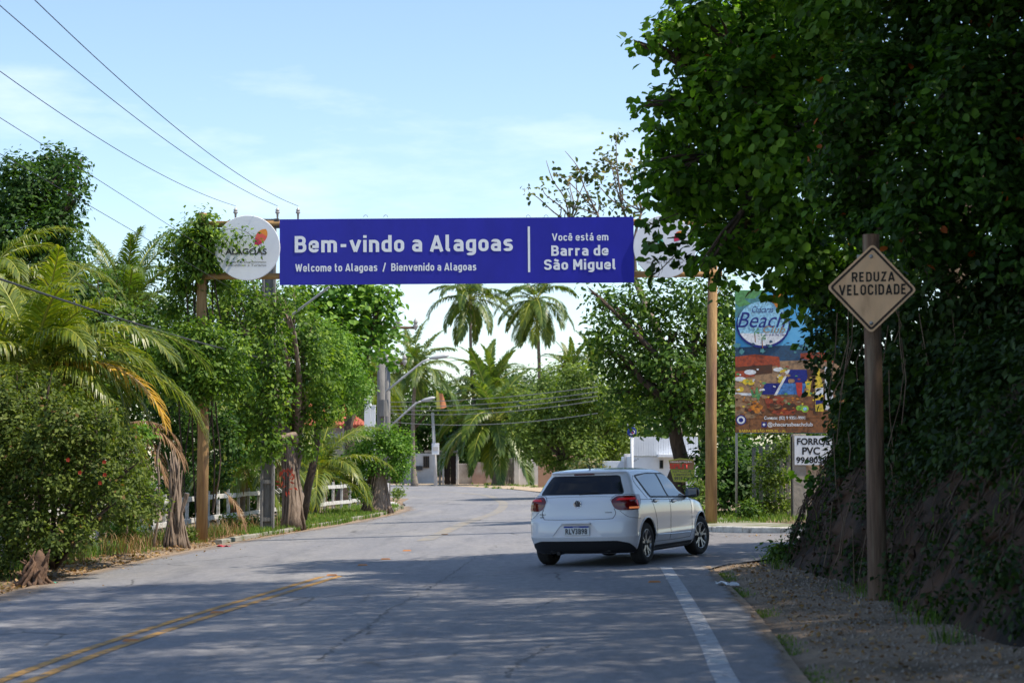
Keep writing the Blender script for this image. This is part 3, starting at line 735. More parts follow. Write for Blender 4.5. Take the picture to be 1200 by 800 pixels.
# ------------------------------------------------------------------ the cut bank on the right
bp = catmull([Vector((6.4, -8, 0)), Vector((5.6, 4, 0)), Vector((4.75, 11, 0)), Vector((4.15, 15, 0)), Vector((3.95, 18.4, 0)), Vector((4.1, 22.5, 0)), Vector((3.98, 26, 0)), Vector((4.05, 28.8, 0)), Vector((4.6, 31.0, 0)), Vector((6.3, 32.8, 0)), Vector((10, 33.9, 0)), Vector((20, 34.8, 0)), Vector((48, 37, 0))], 14)
bp = resample(bp, 520)
prof = [(-.12, -.12), (0, 0), (.10, .22), (.22, .55), (.38, .95), (.60, 1.35), (.95, 1.8), (1.45, 2.3), (2.2, 2.9), (3.2, 3.6), (4.6, 4.4), (6.5, 5.2), (9, 6.0), (13, 6.8), (22, 7.5), (40, 8)]
def prof_at(t):
    f = t*(len(prof)-1); i = min(len(prof)-2, int(f)); u = f-i
    return prof[i][0]+(prof[i+1][0]-prof[i][0])*u, prof[i][1]+(prof[i+1][1]-prof[i][1])*u
from mathutils import noise as mnoise
NT = 96; mb = MB(); vs = []
for i, p in enumerate(bp):
    # the inside of the bend turns on a common centre so that the slope does not fold over itself
    ctr = Vector((48, 12, 0)); t = (bp[min(i+1, len(bp)-1)]-bp[max(0, i-1)]).normalized(); nn = Vector((t.y, -t.x, 0))
    for j in range(NT):
        u, h = prof_at(j/(NT-1))
        dirv = nn.lerp((ctr-p).normalized(), sm(0.5, 6, u)).normalized()
        q = p+dirv*u; g = gz(q.x, q.y) if u < 3 else gz(p.x, p.y)
        nv = mnoise.fractal(Vector((q.x*.9, q.y*.9, h*1.1)), 1.0, 2.1, 5)
        n2 = mnoise.noise(Vector((q.x*.35, q.y*.5, h*.5)))
        n3 = mnoise.fractal(Vector((q.x*3.1, q.y*3.1, h*2.3)), .9, 2.1, 4); rg4 = abs(mnoise.noise(Vector((q.y*2.2, h*1.2, 3.0))))
        k = sm(-.05, .5, h); d = (.22*nv+.30*n2+.17*n3+.24*rg4)*k
        vs.append((q.x+dirv.x*d, q.y+dirv.y*d, g+h+(.20*nv+.12*n3)*k))
mb.add(vs, [(i*NT+j, i*NT+j+1, (i+1)*NT+j+1, (i+1)*NT+j) for i in range(len(bp)-1) for j in range(NT-1)])
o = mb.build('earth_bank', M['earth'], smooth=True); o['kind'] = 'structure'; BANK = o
def bank_pt(s_, u):
    """a place on the bank: s_ runs along it in metres of Y, u metres in from its foot"""
    i = min(range(len(bp)), key=lambda k: abs(bp[k].y-s_) + (0 if bp[k].x < 8 else 50)); p = bp[i]
    t = (bp[min(i+1, len(bp)-1)]-bp[max(0, i-1)]).normalized(); nn = Vector((t.y, -t.x, 0))
    for j in range(200):
        a, h = prof_at(j/199)
        if a >= u: break
    q = p+nn*u; return Vector((q.x, q.y, gz(q.x, q.y)+h))

# ------------------------------------------------------------------ the welcome gantry over the road
GD = 44.0
ROLL = math.atan(3.0/415.0)
def on(px, py, Y): a = P(px, py, Y); return a.x, a.z
gl = P(235, 637, GD); gr = P(834, 613, GD)
root = thing('welcome_gantry', (gl.x, GD, gl.z), 'blue welcome banner hung between two wooden poles across the road', 'gantry')
top = P(238, 250, GD+.12)
mb = MB(); mb.tube([(gl.x, GD+.12, gl.z-.3), (gl.x+.02, GD+.12, gl.z+2.5), (top.x-.02, GD+.12, 5), (top.x, GD+.12, top.z)], [.135, .128, .115, .10], 16, wob=.02); mb.build('pole', M['wood'], root, smooth=True)
top = P(836, 256, GD+.12)
mb = MB(); mb.tube([(gr.x, GD+.12, gr.z-.3), (gr.x+.01, GD+.12, gr.z+2.5), (top.x, GD+.12, top.z)], [.135, .125, .10], 16, wob=.02); mb.build('pole', M['wood'], root, smooth=True)
for (ya, yb, rr) in ((263, 260, .075), (324, 321, .07)):
    a, b = P(240, ya, GD+.12-.19), P(846, yb, GD+.12-.19)
    mb = MB(); mb.tube([a.lerp(b, i/8) for i in range(9)], rr, 12, wob=.03); mb.build('beam', M['wood_beam'], root, smooth=True)
def roll(v):
    c = P(535, 295, GD); dx, dz = v.x-c.x, v.z-c.z; return Vector((c.x+dx*math.cos(ROLL)-dz*math.sin(ROLL), v.y, c.z+dx*math.sin(ROLL)+dz*math.cos(ROLL)))
YB = GD-.22
x0, z1 = on(328, 255.5, YB); x1, z0 = on(743, 332.5, YB)
mb = MB(); nx_, nz_ = 40, 8; vs = []
for j in range(nz_+1):
    for i in range(nx_+1):
        u, v = i/nx_, j/nz_; sag = .004*math.sin(u*31)*math.sin(v*3.1)+.003*math.sin(u*13+2)
        vs.append(roll(Vector((x0+(x1-x0)*u, YB+sag*.6, z0+(z1-z0)*v))))
fs = [(j*(nx_+1)+i, j*(nx_+1)+i+1, (j+1)*(nx_+1)+i+1, (j+1)*(nx_+1)+i) for j in range(nz_) for i in range(nx_)]
mb.add(vs, fs); n0 = len(vs)
mb.add([(v.x, v.y+.03, v.z) for v in vs], [tuple(reversed(f)) for f in fs])
w = nx_+1
rim = [i for i in range(w)]+[j*w+nx_ for j in range(1, nz_+1)]+[nz_*w+i for i in range(nx_-1, -1, -1)]+[j*w for j in range(nz_-1, 0, -1)]
mb.f.extend([(rim[k], rim[(k+1) % len(rim)], rim[(k+1) % len(rim)]+n0, rim[k]+n0) for k in range(len(rim))]); mb.m.extend([0]*len(rim))
banner = mb.build('banner', M['blue_banner'], root, smooth=False)
YT = YB-.007
def btext(body, px0, px1, py0, py1, bold=.012, par=banner, mt=None, Y=YT, roll_=True, **k):
    a, b = on(px0, py0, Y); c, d = on(px1, py1, Y)
    ta = (px0+px1)/2; 
    return text(body, mt or M['letter_white'], par, a, c, d, b, Y, bold, xf=roll if roll_ else None, **k)
def stx(b, px0, px1, pt, pb, w):
    a, t_ = on(px0, pt, YT); c, d = on(px1, pb, YT); return stroke_text(b, M['letter_white'], banner, a, c, d, t_, YT, w, xf=roll)
stx('Bem-vindo a Alagoas', 345.5, 601, 275.3, 294.6, .185)
stx('Welcome to Alagoas  /  Bienvenido a Alagoas', 346, 558, 308, 317, .175)
stx('Você está em', 647, 713, 274.4, 283, .165)
stx('Barra de', 646, 713, 288.5, 300.6, .19)
stx('São Miguel', 637.5, 722, 304.8, 317, .19)
a, b = on(618.6, 266, YT); c, d = on(621.2, 319.5, YT); mb = MB(); vv = [roll(Vector(q)) for q in ((a, YT, b), (c, YT, b), (c, YT, d), (a, YT, d))]
mb.add(vv, [(0, 1, 2, 3)]); mb.build('divider_line', M['letter_white'], banner)
# small loops of rope along the top edge of the banner
for px in (428.5, 452, 619, 640):
    c_ = P(px, 254.6, YB); mb = MB(); mb.tube([c_+Vector((.045*math.cos(t), 0, .05*math.sin(t))) for t in np.linspace(0, math.pi, 9)], .006, 5); mb.build('rope_loop', M['cable2'], banner)
# round end signs
def disc(px, py, rp, Y, par, label=None):
    c_ = P(px, py, Y); r = rp*Y/FPX; mb = MB(); mb.lathe([(0.001, -.02), (r-.01, -.02), (r, -.012), (r, .02), (0.001, .02)], 64, c_, 'Y'); o = mb.build('round_sign', M['white_vinyl'], par, smooth=False)
    if label: o['label'] = label
    return o, c_, r
YC = GD-.26
dl, c_, r_ = disc(290, 290.5, 38.5, YC, root, 'round white sign left of the banner, half behind leaves')
def petal(parent, px, py, ang, ln, wd, Y, mts):
    c0 = P(px, py, Y); k = Y/FPX; mb = MB(); n = 14; vs, fs, ms = [], [], []
    for i in range(n+1):
        t = i/n; w_ = wd*math.sin(math.pi*t)**.7*(.7+.5*t); ce = Vector((math.cos(ang)*ln*t, 0, math.sin(ang)*ln*t)); nn = Vector((-math.sin(ang), 0, math.cos(ang)))
        for s_ in (-1, 0, 1): vs.append(c0+(ce+nn*s_*w_/2)*k)
    for i in range(n):
        fs += [(3*i, 3*i+1, 3*i+4, 3*i+3), (3*i+1, 3*i+2, 3*i+5, 3*i+4)]; ms += [min(2, int(3*i/n))]*2
    mb.add(vs, fs); mb.m = ms; return mb.build('emblem', mts, parent)
em = [mat('magenta_print', (.62, .03, .10), rough=.5), mat('coral_print', (.80, .12, .09), rough=.5), mat('orange_print', (.85, .30, .04), rough=.5)]
em2 = [mat('green_print', (.15, .50, .35), rough=.5)]*3
def disc_print(dsc, cx, cy, Y):
    petal(dsc, cx+9, cy-2, R(58), 24, 13, Y, em)
    k = dict(par=dsc, Y=Y, roll_=False)
    btext('ALAGOAS', cx-26, cx+22.5, cy+.5, cy+8, .03, mt=M['dkgrey'], **k)
    btext('Secretaria do Desenvolvimento', cx-25, cx+22, cy+15.2, cy+17.6, .0, mt=M['dkgrey'], **k)
    btext('Econômico e Turismo', cx-25, cx+22, cy+18.8, cy+21.4, .0, mt=M['dkgrey'], **k)
disc_print(dl, 290, 290.5, YC-.0235)
dr_, c_, r_ = disc(779, 289, 37, YC, root, 'round white sign right of the banner, mostly behind leaves')
petal(dr_, 778, 286, R(140), 14, 8, YC-.0235, em2); petal(dr_, 790, 283, R(50), 16, 10, YC-.0235, em)
btext('Prefeitura de', 758, 800, 302, 304.6, 0, par=dr_, mt=M['dkgrey'], Y=YC-.0235, roll_=False)
btext('Barra de São Miguel', 758, 800, 306, 309, 0, par=dr_, mt=M['dkgrey'], Y=YC-.0235, roll_=False)
for (px, py) in ((325, 262), (826, 318), (236, 262)):
    a = P(px, py, GD); mb = MB(); mb.bevbox((a.x, GD-.02, a.z), (.10, .22, .2), .01); mb.build('clamp', M['dkgrey'], root)

# ------------------------------------------------------------------ REDUZA VELOCIDADE sign
SD = 21.9
b0 = G(1029, 704); SD = b0.y
root = thing('warning_sign', (b0.x, SD, b0.z), 'yellow diamond road sign reading REDUZA VELOCIDADE on a round wooden post', 'road sign')
tp = P(1020.5, 275, SD)
mb = MB(); n = 14; pts = [Vector((b0.x+(tp.x-b0.x)*i/n, SD, b0.z-.25+(tp.z-b0.z+.25)*i/n)) for i in range(n+1)]
mb.tube(pts, [.108-.018*i/n for i in range(n+1)], 20, wob=.018); po = mb.build('post', M['greywood'], root, smooth=True); smooth_by_angle(po, 60)
SY = SD-.125; cX, cZ = on(1021.8, 338, SY); hh = 53.0*SY/FPX
def rdiamond(h, r=.045, n=6):
    pts = []
    for k in range(4):
        a0 = math.pi/2*k; cx_, cz_ = math.cos(a0)*(h-r*math.sqrt(2)), math.sin(a0)*(h-r*math.sqrt(2))
        for i in range(n+1):
            a = a0-math.pi/4+math.pi/2*i/n; pts.append((cx_+r*math.cos(a), cz_+r*math.sin(a)))
    return pts
TW = R(1.6)
def onsign(pts): return [(cX+p[0]*math.cos(TW)+p[1]*math.sin(TW), cZ-p[0]*math.sin(TW)+p[1]*math.cos(TW)) for p in pts]
mb = MB(); mb.prism(onsign(rdiamond(hh)), SY, SY+.006); pn = mb.build('sign_panel', M['sign_face'], root)
o_, i_ = onsign(rdiamond(hh-.030, .034)), onsign(rdiamond(hh-.066, .018)); mb = MB(); m = len(o_)
mb.add([(p[0], SY-.003, p[1]) for p in o_]+[(p[0], SY-.003, p[1]) for p in i_], [(k, (k+1) % m, (k+1) % m+m, k+m) for k in range(m)]); mb.build('border', mat('faded_black_film', (.035, .02, .015), rough=.5), pn)
def stext(b, px0, px1, py0, py1):
    a, t_ = on(px0, py0, SY); c, d = on(px1, py1, SY)
    return stroke_text(b, M['black'], pn, a, c, d, t_, SY-.004, .185, .17, xf=lambda v: Vector((v.x, v.y, v.z+(v.x-cX)*.022)))
stext('REDUZA', 998, 1048.5, 318.6, 330); stext('VELOCIDADE', 983, 1062, 333.2, 345.6)
for (px, py) in ((1020.8, 300.5), (1021, 378.5)):
    x_, z_ = on(px, py, SY); mb = MB(); mb.lathe([(.001, -.012), (.016, -.010), (.022, -.004), (.022, 0)], 12, (x_, SY-.002, z_), 'Y'); mb.build('bolt', M['steel'], pn, smooth=True)
mb = MB(); x_, z_ = on(1021, 301, SY); mb.box((x_, SY+.02, z_), (.3, .02, .05)); mb.build('bracket', M['steel'], root)

# ------------------------------------------------------------------ tall advertising panel
AD = 48.0
bb = P(862, 607, AD); root = thing('billboard', (bb.x, AD, bb.z), 'tall beach club advertising panel on a thin steel post, partly behind leaves', 'billboard')
for px in (863, 985):
    a, b = P(px, 607, AD+.03), P(px, 341, AD+.03); mb = MB(); mb.tube([(a.x, a.y, a.z-.2), (b.x, b.y, b.z)], .03, 8); mb.build('post', M['lamp_grey'], root, smooth=True)
AX0, AZ1 = on(861.5, 340, AD); AX1, AZ0 = on(991, 507.5, AD)
mb = MB(); mb.box(((AX0+AX1)/2, AD, (AZ0+AZ1)/2), (AX1-AX0, .03, AZ1-AZ0)); PB = mb.build('panel', mat('printed_sky_vinyl', (.07, .36, .70), (.16, .50, .80), 1.5, .5), root)
K_ = {k: mat('print_'+k, tuple(min(1, v*1.1) for v in c), tuple(min(1, v*.6+.02) for v in c) if k not in ('white', 'navy') else tuple(v*.8 for v in c), 16, .5, lo=.42, hi=.62) for k, c in dict(teal=(.10, .30, .32), roofred=(.42, .075, .03), sea=(.035, .09, .17), sand=(.40, .24, .13), wood=(.30, .12, .045), wood2=(.22, .085, .03), navy=(.02, .03, .22), pool=(.03, .07, .30), pool2=(.08, .24, .58), white=(.80, .82, .85), greenleaf=(.13, .36, .12), yellow=(.80, .58, .05), orange=(.75, .26, .03), redjuice=(.55, .05, .04), lime=(.35, .62, .06), brown=(.10, .04, .02), paleblue=(.35, .68, .88)).items()}
lay = [0]
def pr(pts, key, name='print', par=None):
    """flat printed patch, corners in photo pixels; each patch lies a hair in front of the last"""
    lay[0] += 1; y = AD-.0155-.0006*lay[0]; mb = MB(); vs = []
    for (px, py) in pts: x, z = on(min(991, max(861.5, px)), min(507.5, max(340, py)), AD); vs.append((x, y, z))
    mb.add(vs, [tuple(range(len(vs)))]); return mb.build(name, K_[key], PB if par is None else par)
def ell(cx, cy, rx, ry, n=28, a0=0, a1=2*math.pi): return [(cx+rx*math.cos(a0+(a1-a0)*i/n), cy+ry*math.sin(a0+(a1-a0)*i/n)) for i in range(n+(0 if a1-a0 > 6.2 else 1))]
pr([(861, 340), (900, 340), (893, 352), (880, 366), (870, 372), (861, 372)], 'teal')
pr([(861, 340), (896, 340), (884, 350), (872, 350), (880, 356), (866, 360), (861, 355)], 'greenleaf')
pr([(861, 407), (991, 402), (991, 428), (861, 430)], 'sea')
pr([(861, 425), (991, 420), (991, 507), (861, 507)], 'sand')
pr([(861, 418), (884, 415), (913, 418), (914, 428), (890, 431), (861, 434)], 'roofred'); pr([(938, 414), (962, 412), (985, 420), (985, 426), (938, 420)], 'roofred')
pr([(861, 430), (905, 427), (905, 437), (861, 442)], 'brown'); pr([(861, 435), (880, 434), (885, 441), (861, 443)], 'roofred')
pr(ell(879, 436, 7, 3), 'white'); pr(ell(867, 444, 7, 2.6), 'white'); pr(ell(912, 433, 6, 2.4), 'white')
for (x, y) in ((874, 447), (867, 456), (880, 448), (915, 441), (918, 436), (916, 446)): pr(ell(x, y, 4.5, 3.2, 12), 'yellow')
pr([(924, 433), (948, 433), (944, 449), (914, 449)], 'navy'); pr([(916, 449), (945, 449), (941, 462), (908, 462)], 'pool2'); pr([(896, 449), (914, 449), (907, 462), (893, 462)], 'navy')
pr([(926, 433), (923, 433), (907, 463), (910, 463)], 'white'); pr([(861, 460), (892, 461), (892, 464), (861, 463)], 'white')
pr([(945, 433), (955, 431), (953, 463), (943, 463), (947, 446)], 'brown')
pr([(861, 466), (991, 463), (991, 507), (861, 507)], 'wood'); pr([(861, 466), (880, 465), (893, 485), (878, 492), (861, 487)], 'sand')
pr([(861, 490), (991, 488), (991, 489.5), (861, 491.5)], 'wood2')
for x in (878, 897, 921, 947, 966): pr([(x, 491), (x+1.4, 491), (x+.6, 507), (x-.8, 507)], 'wood2')
pr([(895, 464), (915, 464), (935, 478), (930, 486), (910, 486), (899, 478)], 'roofred'); pr(ell(910, 477, 7, 3.8), 'brown'); pr(ell(910, 476, 4.5, 2.2), 'sand')
pr(ell(925, 476, 8, 4.5), 'brown')
for (x, y, r) in ((885, 473, 4), (890, 477, 3.6), (881, 479, 3.6), (887, 481, 3.5)): pr(ell(x, y, r, r, 10), 'orange')
pr([(882, 468), (878, 452), (884, 462), (887, 450), (889, 462), (894, 456), (889, 469)], 'greenleaf')
pr([(932, 448), (940, 448), (939.5, 462), (936.7, 465), (934, 462)], 'redjuice'); pr([(943, 447), (951, 446), (949, 458), (950, 464), (943, 464), (945, 456)], 'yellow')
pr([(957, 431), (960, 431), (961, 440), (964, 450), (965, 482), (955, 482), (955, 450)], 'yellow'); pr([(955.5, 455), (964.5, 454), (964.5, 462), (955.5, 463)], 'white'); pr([(955.5, 469), (964.5, 468), (964.5, 472), (955.5, 474)], 'navy')
pr([(966, 430), (972, 430), (973, 445), (976, 452), (976, 480), (967, 480)], 'white')
pr(ell(943, 479, 4.5, 4, 14), 'lime'); pr(ell(936, 478, 3.6, 3, 12), 'lime'); pr(ell(943, 479, 2.4, 2, 10), 'paleblue')
pr(ell(894, 381, 31.5, 27), 'navy'); pr(ell(894, 379, 29.8, 26), 'paleblue'); pr(ell(894, 380, 29.8, 25, 20, R(25), R(155)), 'white')
for (x, y, s_) in ((884, 389, 6), (892.5, 396, 5)):
    pr([(x-.5, y), (x+.5, y), (x+1.5, y+12), (x+.4, y+12)], 'wood')
    for k in range(6): a = R(20+k*58); pr([(x, y), (x+s_*math.cos(a), y+s_*.7*math.sin(a)-1.5), (x+s_*1.1*math.cos(a+.25), y+s_*.8*math.sin(a+.25))], 'greenleaf')
pr([(903, 340+10), (914, 340+2), (924, 340+14), (917, 340+22), (909, 340+20)], 'orange'); 
def atext(b, px0, px1, py0, py1, key, bold=.0, sh=0.0):
    lay[0] += 1; y = AD-.0155-.0006*lay[0]; a, t_ = on(px0, py0, AD); c, d = on(px1, py1, AD); return text(b, K_[key], PB, a, c, d, t_, y, bold, shear=sh)
atext('Beach', 864, 921, 366, 384, 'navy', .0, .35); atext('Chácaras', 881, 906, 359, 366.5, 'navy', .0, .35); atext('Club', 894, 920, 382, 390, 'sand', .0, .3); atext('Barra de São Miguel', 896, 922, 391, 394, 'navy')
rgd = random.Random(12)
for key, n_, (xa, xb), (ya, yb), (ra, rb) in (('brown', 26, (862, 972), (464, 487), (1.2, 3.4)), ('orange', 12, (866, 935), (466, 484), (.8, 2.0)), ('greenleaf', 14, (864, 960), (424, 484), (.9, 2.6)), ('white', 16, (863, 925), (428, 462), (.7, 2.2)), ('yellow', 14, (863, 965), (434, 480), (.7, 2.0)), ('wood2', 22, (862, 975), (466, 500), (1.5, 4)), ('teal', 20, (862, 985), (404, 414), (1.5, 5)), ('roofred', 10, (866, 940), (428, 484), (.8, 2.4)), ('sand', 18, (862, 975), (437, 486), (1.5, 4.5)), ('sea', 12, (862, 980), (400, 410), (1, 3))):
    lay[0] += 1; y = AD-.0155-.0006*lay[0]; mb = MB()
    for k in range(n_):
        cx_, cy_ = rgd.uniform(xa, xb), rgd.uniform(ya, yb); rx_, ry_ = rgd.uniform(ra, rb), rgd.uniform(ra, rb)*.6; vs = []
        for (px, py) in ell(cx_, cy_, rx_, ry_, 9): x, z = on(px+rgd.uniform(-.3, .3)*rx_, py+rgd.uniform(-.3, .3)*ry_, AD); vs.append((x, y-.00001*k, z))
        mb.add(vs, [tuple(range(9))])
    mb.build('printed_detail', K_[key], PB)['kind'] = 'stuff'
atext('Contato: (82) 9 9351-9991', 895, 943, 487.5, 492.6, 'white', .02); atext('@chacarasbeachclub', 899, 952, 494.5, 500.5, 'white', .02)
pr([(892, 494.3), (898, 494.3), (898, 500.3), (892, 500.3)], 'navy'); pr(ell(895, 497.3, 1.6, 1.6, 10), 'white'); pr(ell(868, 492, 6, 6), 'navy'); pr(ell(868, 492, 4.6, 4.6), 'white'); pr(ell(868, 492, 2.6, 2.6), 'navy')
atext('BARRA DE SÃO MIGUEL - AL', 866, 921, 502.5, 506.3, 'yellow', .02); atext('MIRANTE', 950, 972, 394, 398.5, 'white', .03)

# ------------------------------------------------------------------ wall pier with the FORROS PVC notice, ivy wall
WD = 46.5
a = P(929, 612, WD); b = P(972, 511, WD)
root = thing('garden_wall', (a.x, WD, a.z), 'rough cement wall end under the FORROS PVC notice beside the pavement', 'wall')
mb = MB(); mb.bevbox(((a.x+b.x)/2+1.2, WD+.15, (a.z+b.z)/2-.1), (b.x-a.x+2.4, .3, b.z-a.z+.2), .012); mb.build('wall_panel', mat('rough_render', (.42, .33, .25), (.27, .20, .15), 2.2, .95, bump=.8, c3=(.33, .29, .24), s3=1.3), root)
mb = MB(); mb.bevbox((a.x+.16, WD+.06, (a.z+b.z)/2-.08), (.32, .3, b.z-a.z+.26), .015); mb.build('pier', mat('grey_render', (.42, .37, .31), (.27, .24, .20), 2, .95, bump=.6), root)
x0, z1 = on(931, 510.5, WD-.12); x1, z0 = on(975, 544.5, WD-.12)
root = thing('notice_board', (x0, WD-.12, z0), 'white hand painted notice reading FORROS PVC with a phone number on the cement wall', 'notice')
mb = MB(); mb.box(((x0+x1)/2, WD-.115, (z0+z1)/2), (x1-x0, .012, z1-z0)); nb = mb.build('board', M['white_paint'], root)
for (s_, q) in (('FORROS', (934, 972, 513, 521)), ('PVC', (940, 961, 523.5, 532.5)), ('99480381', (933, 972, 535, 542.5))):
    xa, zt = on(q[0], q[2], WD-.12); xb, zb = on(q[1], q[3], WD-.12); text(s_, M['black'], nb, xa, xb, zb, zt, WD-.1245, .03)
# concrete fence of short posts behind the creeper
a = P(884, 612, 48.5); root = thing('creeper_fence', (a.x, 48.5, a.z), 'low concrete fence overgrown with bright creeper beside the cement wall', 'fence')
for i, px in enumerate(range(884, 930, 8)):
    a, b = P(px, 612, 48.4), P(px+.1, 524-i*1.6, 48.4); mb = MB(); mb.bevbox((a.x, 48.4, (a.z+b.z)/2), (.09, .08, b.z-a.z), .008); mb.build('post', M['concrete'], root)

# ------------------------------------------------------------------ white house behind the car
HD = 64.0
a = P(744, 575, HD); root = thing('white_house', (a.x, HD, gz(a.x, HD)), 'white flat roofed house with a corrugated parapet behind the car', 'house')
x0 = P(738, 540, HD).x; x1 = P(818, 540, HD).x; zt = P(744, 534.5, HD).z; zp = P(744, 512, HD).z
mb = MB(); mb.bevbox(((x0+x1)/2, HD+2.5, zt/2), (x1-x0, 5, zt), .02); mb.build('wall', M['white_paint'], root)
xa = P(742.5, 540, HD).x; mb = MB(); n = 26
for i in range(n):   # ribs of the sheet parapet
    u = xa+(x1-xa)*(i+.5)/n; mb.box((u, HD-.04, (zt+zp)/2+.01), ((x1-xa)/n*.90, .02, zp-zt)); 
mb.box(((xa+x1)/2, HD+.02, (zt+zp)/2-.01), (x1-xa, .06, zp-zt-.04)); mb.build('parapet', M['white_paint'], root)
xb = P(770, 540, HD).x; mb = MB(); mb.bevbox(((xb+x1)/2, HD-.25, zt+.02), (x1-xb, .6, .10), .01); mb.build('ledge', M['white_paint'], root)
wx0, wz1 = on(772.5, 538.5, HD); wx1, wz0 = on(777.5, 549, HD)
mb = MB(); mb.box(((wx0+wx1)/2, HD-.01, (wz0+wz1)/2), (wx1-wx0, .04, wz1-wz0)); wi = mb.build('window', M['pale_wall'], root)
mb = MB(); mb.box(((wx0+wx1)/2, HD-.033, (wz0+wz1)/2), (wx1-wx0-.03, .012, wz1-wz0-.03)); mb.build('pane', M['glassdark'], wi)
for k, (px, py) in enumerate(((743.5, 540), (745.3, 538.8), (747.6, 537.5))):
    xq, zq = on(px, py, HD); mb = MB(); mb.tube([(xq-.02, HD-.003, zq-.02), (xq, HD-.003, zq+.03), (xq+.02, HD-.003, zq-.02)], .006, 4); mb.build('graffito_mark', M['dkgrey'], root)
a = P(724, 575, 66); root = thing('boundary_wall', (a.x, 66, 0.1), 'low whitewashed wall left of the white house behind the car', 'wall')
x0 = P(706, 540, 66).x; x1 = P(737.5, 540, 66).x; zt = P(720, 540, 66).z
mb = MB(); mb.bevbox(((x0+x1)/2, 66, zt/2), (x1-x0, .2, zt), .01); mb.build('wall_panel', M['white_paint'], root)
mb = MB(); mb.bevbox((x1-.06, 65.9, zt/2+.12), (.24, .3, zt+.24), .01); mb.build('pier', M['pale_wall'], root)
# blue round sign on its post
a = P(740.5, 585, 58); root = thing('street_sign', (a.x, 58, gz(a.x, 58)), 'small round blue sign on a white and grey post before the white house', 'sign')
b = P(740.5, 512, 58); mb = MB(); mb.tube([(a.x, 58, 0), (b.x, 58, b.z+.1)], .045, 8); mb.build('post', M['white_paint'], root, smooth=True)
c_ = P(740.5, 506, 57.93); mb = MB(); mb.lathe([(.001, -.01), (.135, -.01), (.14, 0), (.135, .01), (.001, .01)], 24, c_, 'Y'); o = mb.build('sign_disc', mat('blue_sign_film', (.02, .05, .33), rough=.45), root)
mb = MB(); mb.tube([c_+Vector((.075*math.cos(t), -.014, .075*math.sin(t))) for t in np.linspace(-2.4, 2.6, 14)], .016, 5); mb.build('emblem', M['white_vinyl'], o)
mb = MB(); mb.tube([c_+Vector((-.07, -.016, .05)), c_+Vector((.06, -.016, -.06))], .013, 5); mb.build('stripe', mat('red_film', (.5, .03, .03), rough=.5), o)
for px in (735.5, 743.5):
    p_ = P(px, 498.5, 58); mb = MB(); mb.box((p_.x, 58, p_.z), (.03, .02, .11)); mb.build('finial', M['white_paint'], root)

# ------------------------------------------------------------------ SPLIT notice tied to the trunk
YS = 49.0
def q(px, py): a = P(px, py, YS); return (a.x, YS, a.z)
rt = P(798, 564, YS); root = thing('banner_notice', rt, 'small yellow green banner reading SPLIT in red, tied to the dark trunk', 'notice')
mb = MB(); vs = [q(*p) for p in ((783.5, 539), (797, 536.5), (812, 538), (814.5, 546), (813.8, 563.5), (800, 564.5), (789.5, 564), (786, 552))]
mb.add(vs+[(v[0], v[1]+.015, v[2]) for v in vs], [tuple(range(8)), tuple(range(15, 7, -1))]+[(i, i+8, (i+1) % 8+8, (i+1) % 8) for i in range(8)])
cs = mb.build('cloth', mat('yellow_green_print', (.28, .32, .05), (.20, .24, .04), 6, .6), root)
mb = MB(); vs = [q(*p) for p in ((784, 540.3), (797, 538), (812, 539.4), (814, 545.5), (812.6, 550), (787.5, 549.5), (785, 546))]
mb.add([(v[0], v[1]-.003, v[2]) for v in vs], [tuple(range(7))]); mb.build('upper_print', mat('brown_red_print', (.22, .13, .06), (.15, .08, .045), 6, .6), cs)
def ctext(b, px0, px1, py0, py1, mt, bold=.02):
    a, t_ = on(px0, py0, YS); c, d = on(px1, py1, YS); return text(b, mt, cs, a, c, d, t_, YS-.006, bold)
redm = mat('red_print', (.45, .03, .02), rough=.6)
ctext('MANUTENÇÃO', 786, 811, 539.8, 542, M['letter_white'], .0); ctext('SPLIT', 784.5, 808, 543, 549, redm, .03); ctext('INSTALAÇÃO', 788, 812, 551, 554, M['dkgrey']); ctext('LIMPEZA', 790, 809, 555, 557, M['dkgrey']); ctext('9919 7641', 790, 810, 558.3, 562.6, M['dkgrey'], .03)

# ------------------------------------------------------------------ the white hatchback
def pchip(xs_, ys_):
    n = len(xs_); h = [xs_[i+1]-xs_[i] for i in range(n-1)]; d = [(ys_[i+1]-ys_[i])/h[i] for i in range(n-1)]
    m = [d[0]]+[0 if d[i-1]*d[i] <= 0 else 2*d[i-1]*d[i]/(d[i-1]+d[i]) for i in range(1, n-1)]+[d[-1]]
    def f(x):
        x = min(xs_[-1], max(xs_[0], x)); i = 0
        while i < n-2 and x > xs_[i+1]: i += 1
        t = (x-xs_[i])/h[i]; a, b = ys_[i], ys_[i+1]
        return a*(2*t**3-3*t*t+1)+h[i]*m[i]*(t**3-2*t*t+t)+b*(-2*t**3+3*t*t)+h[i]*m[i+1]*(t**3-t*t)
    return f
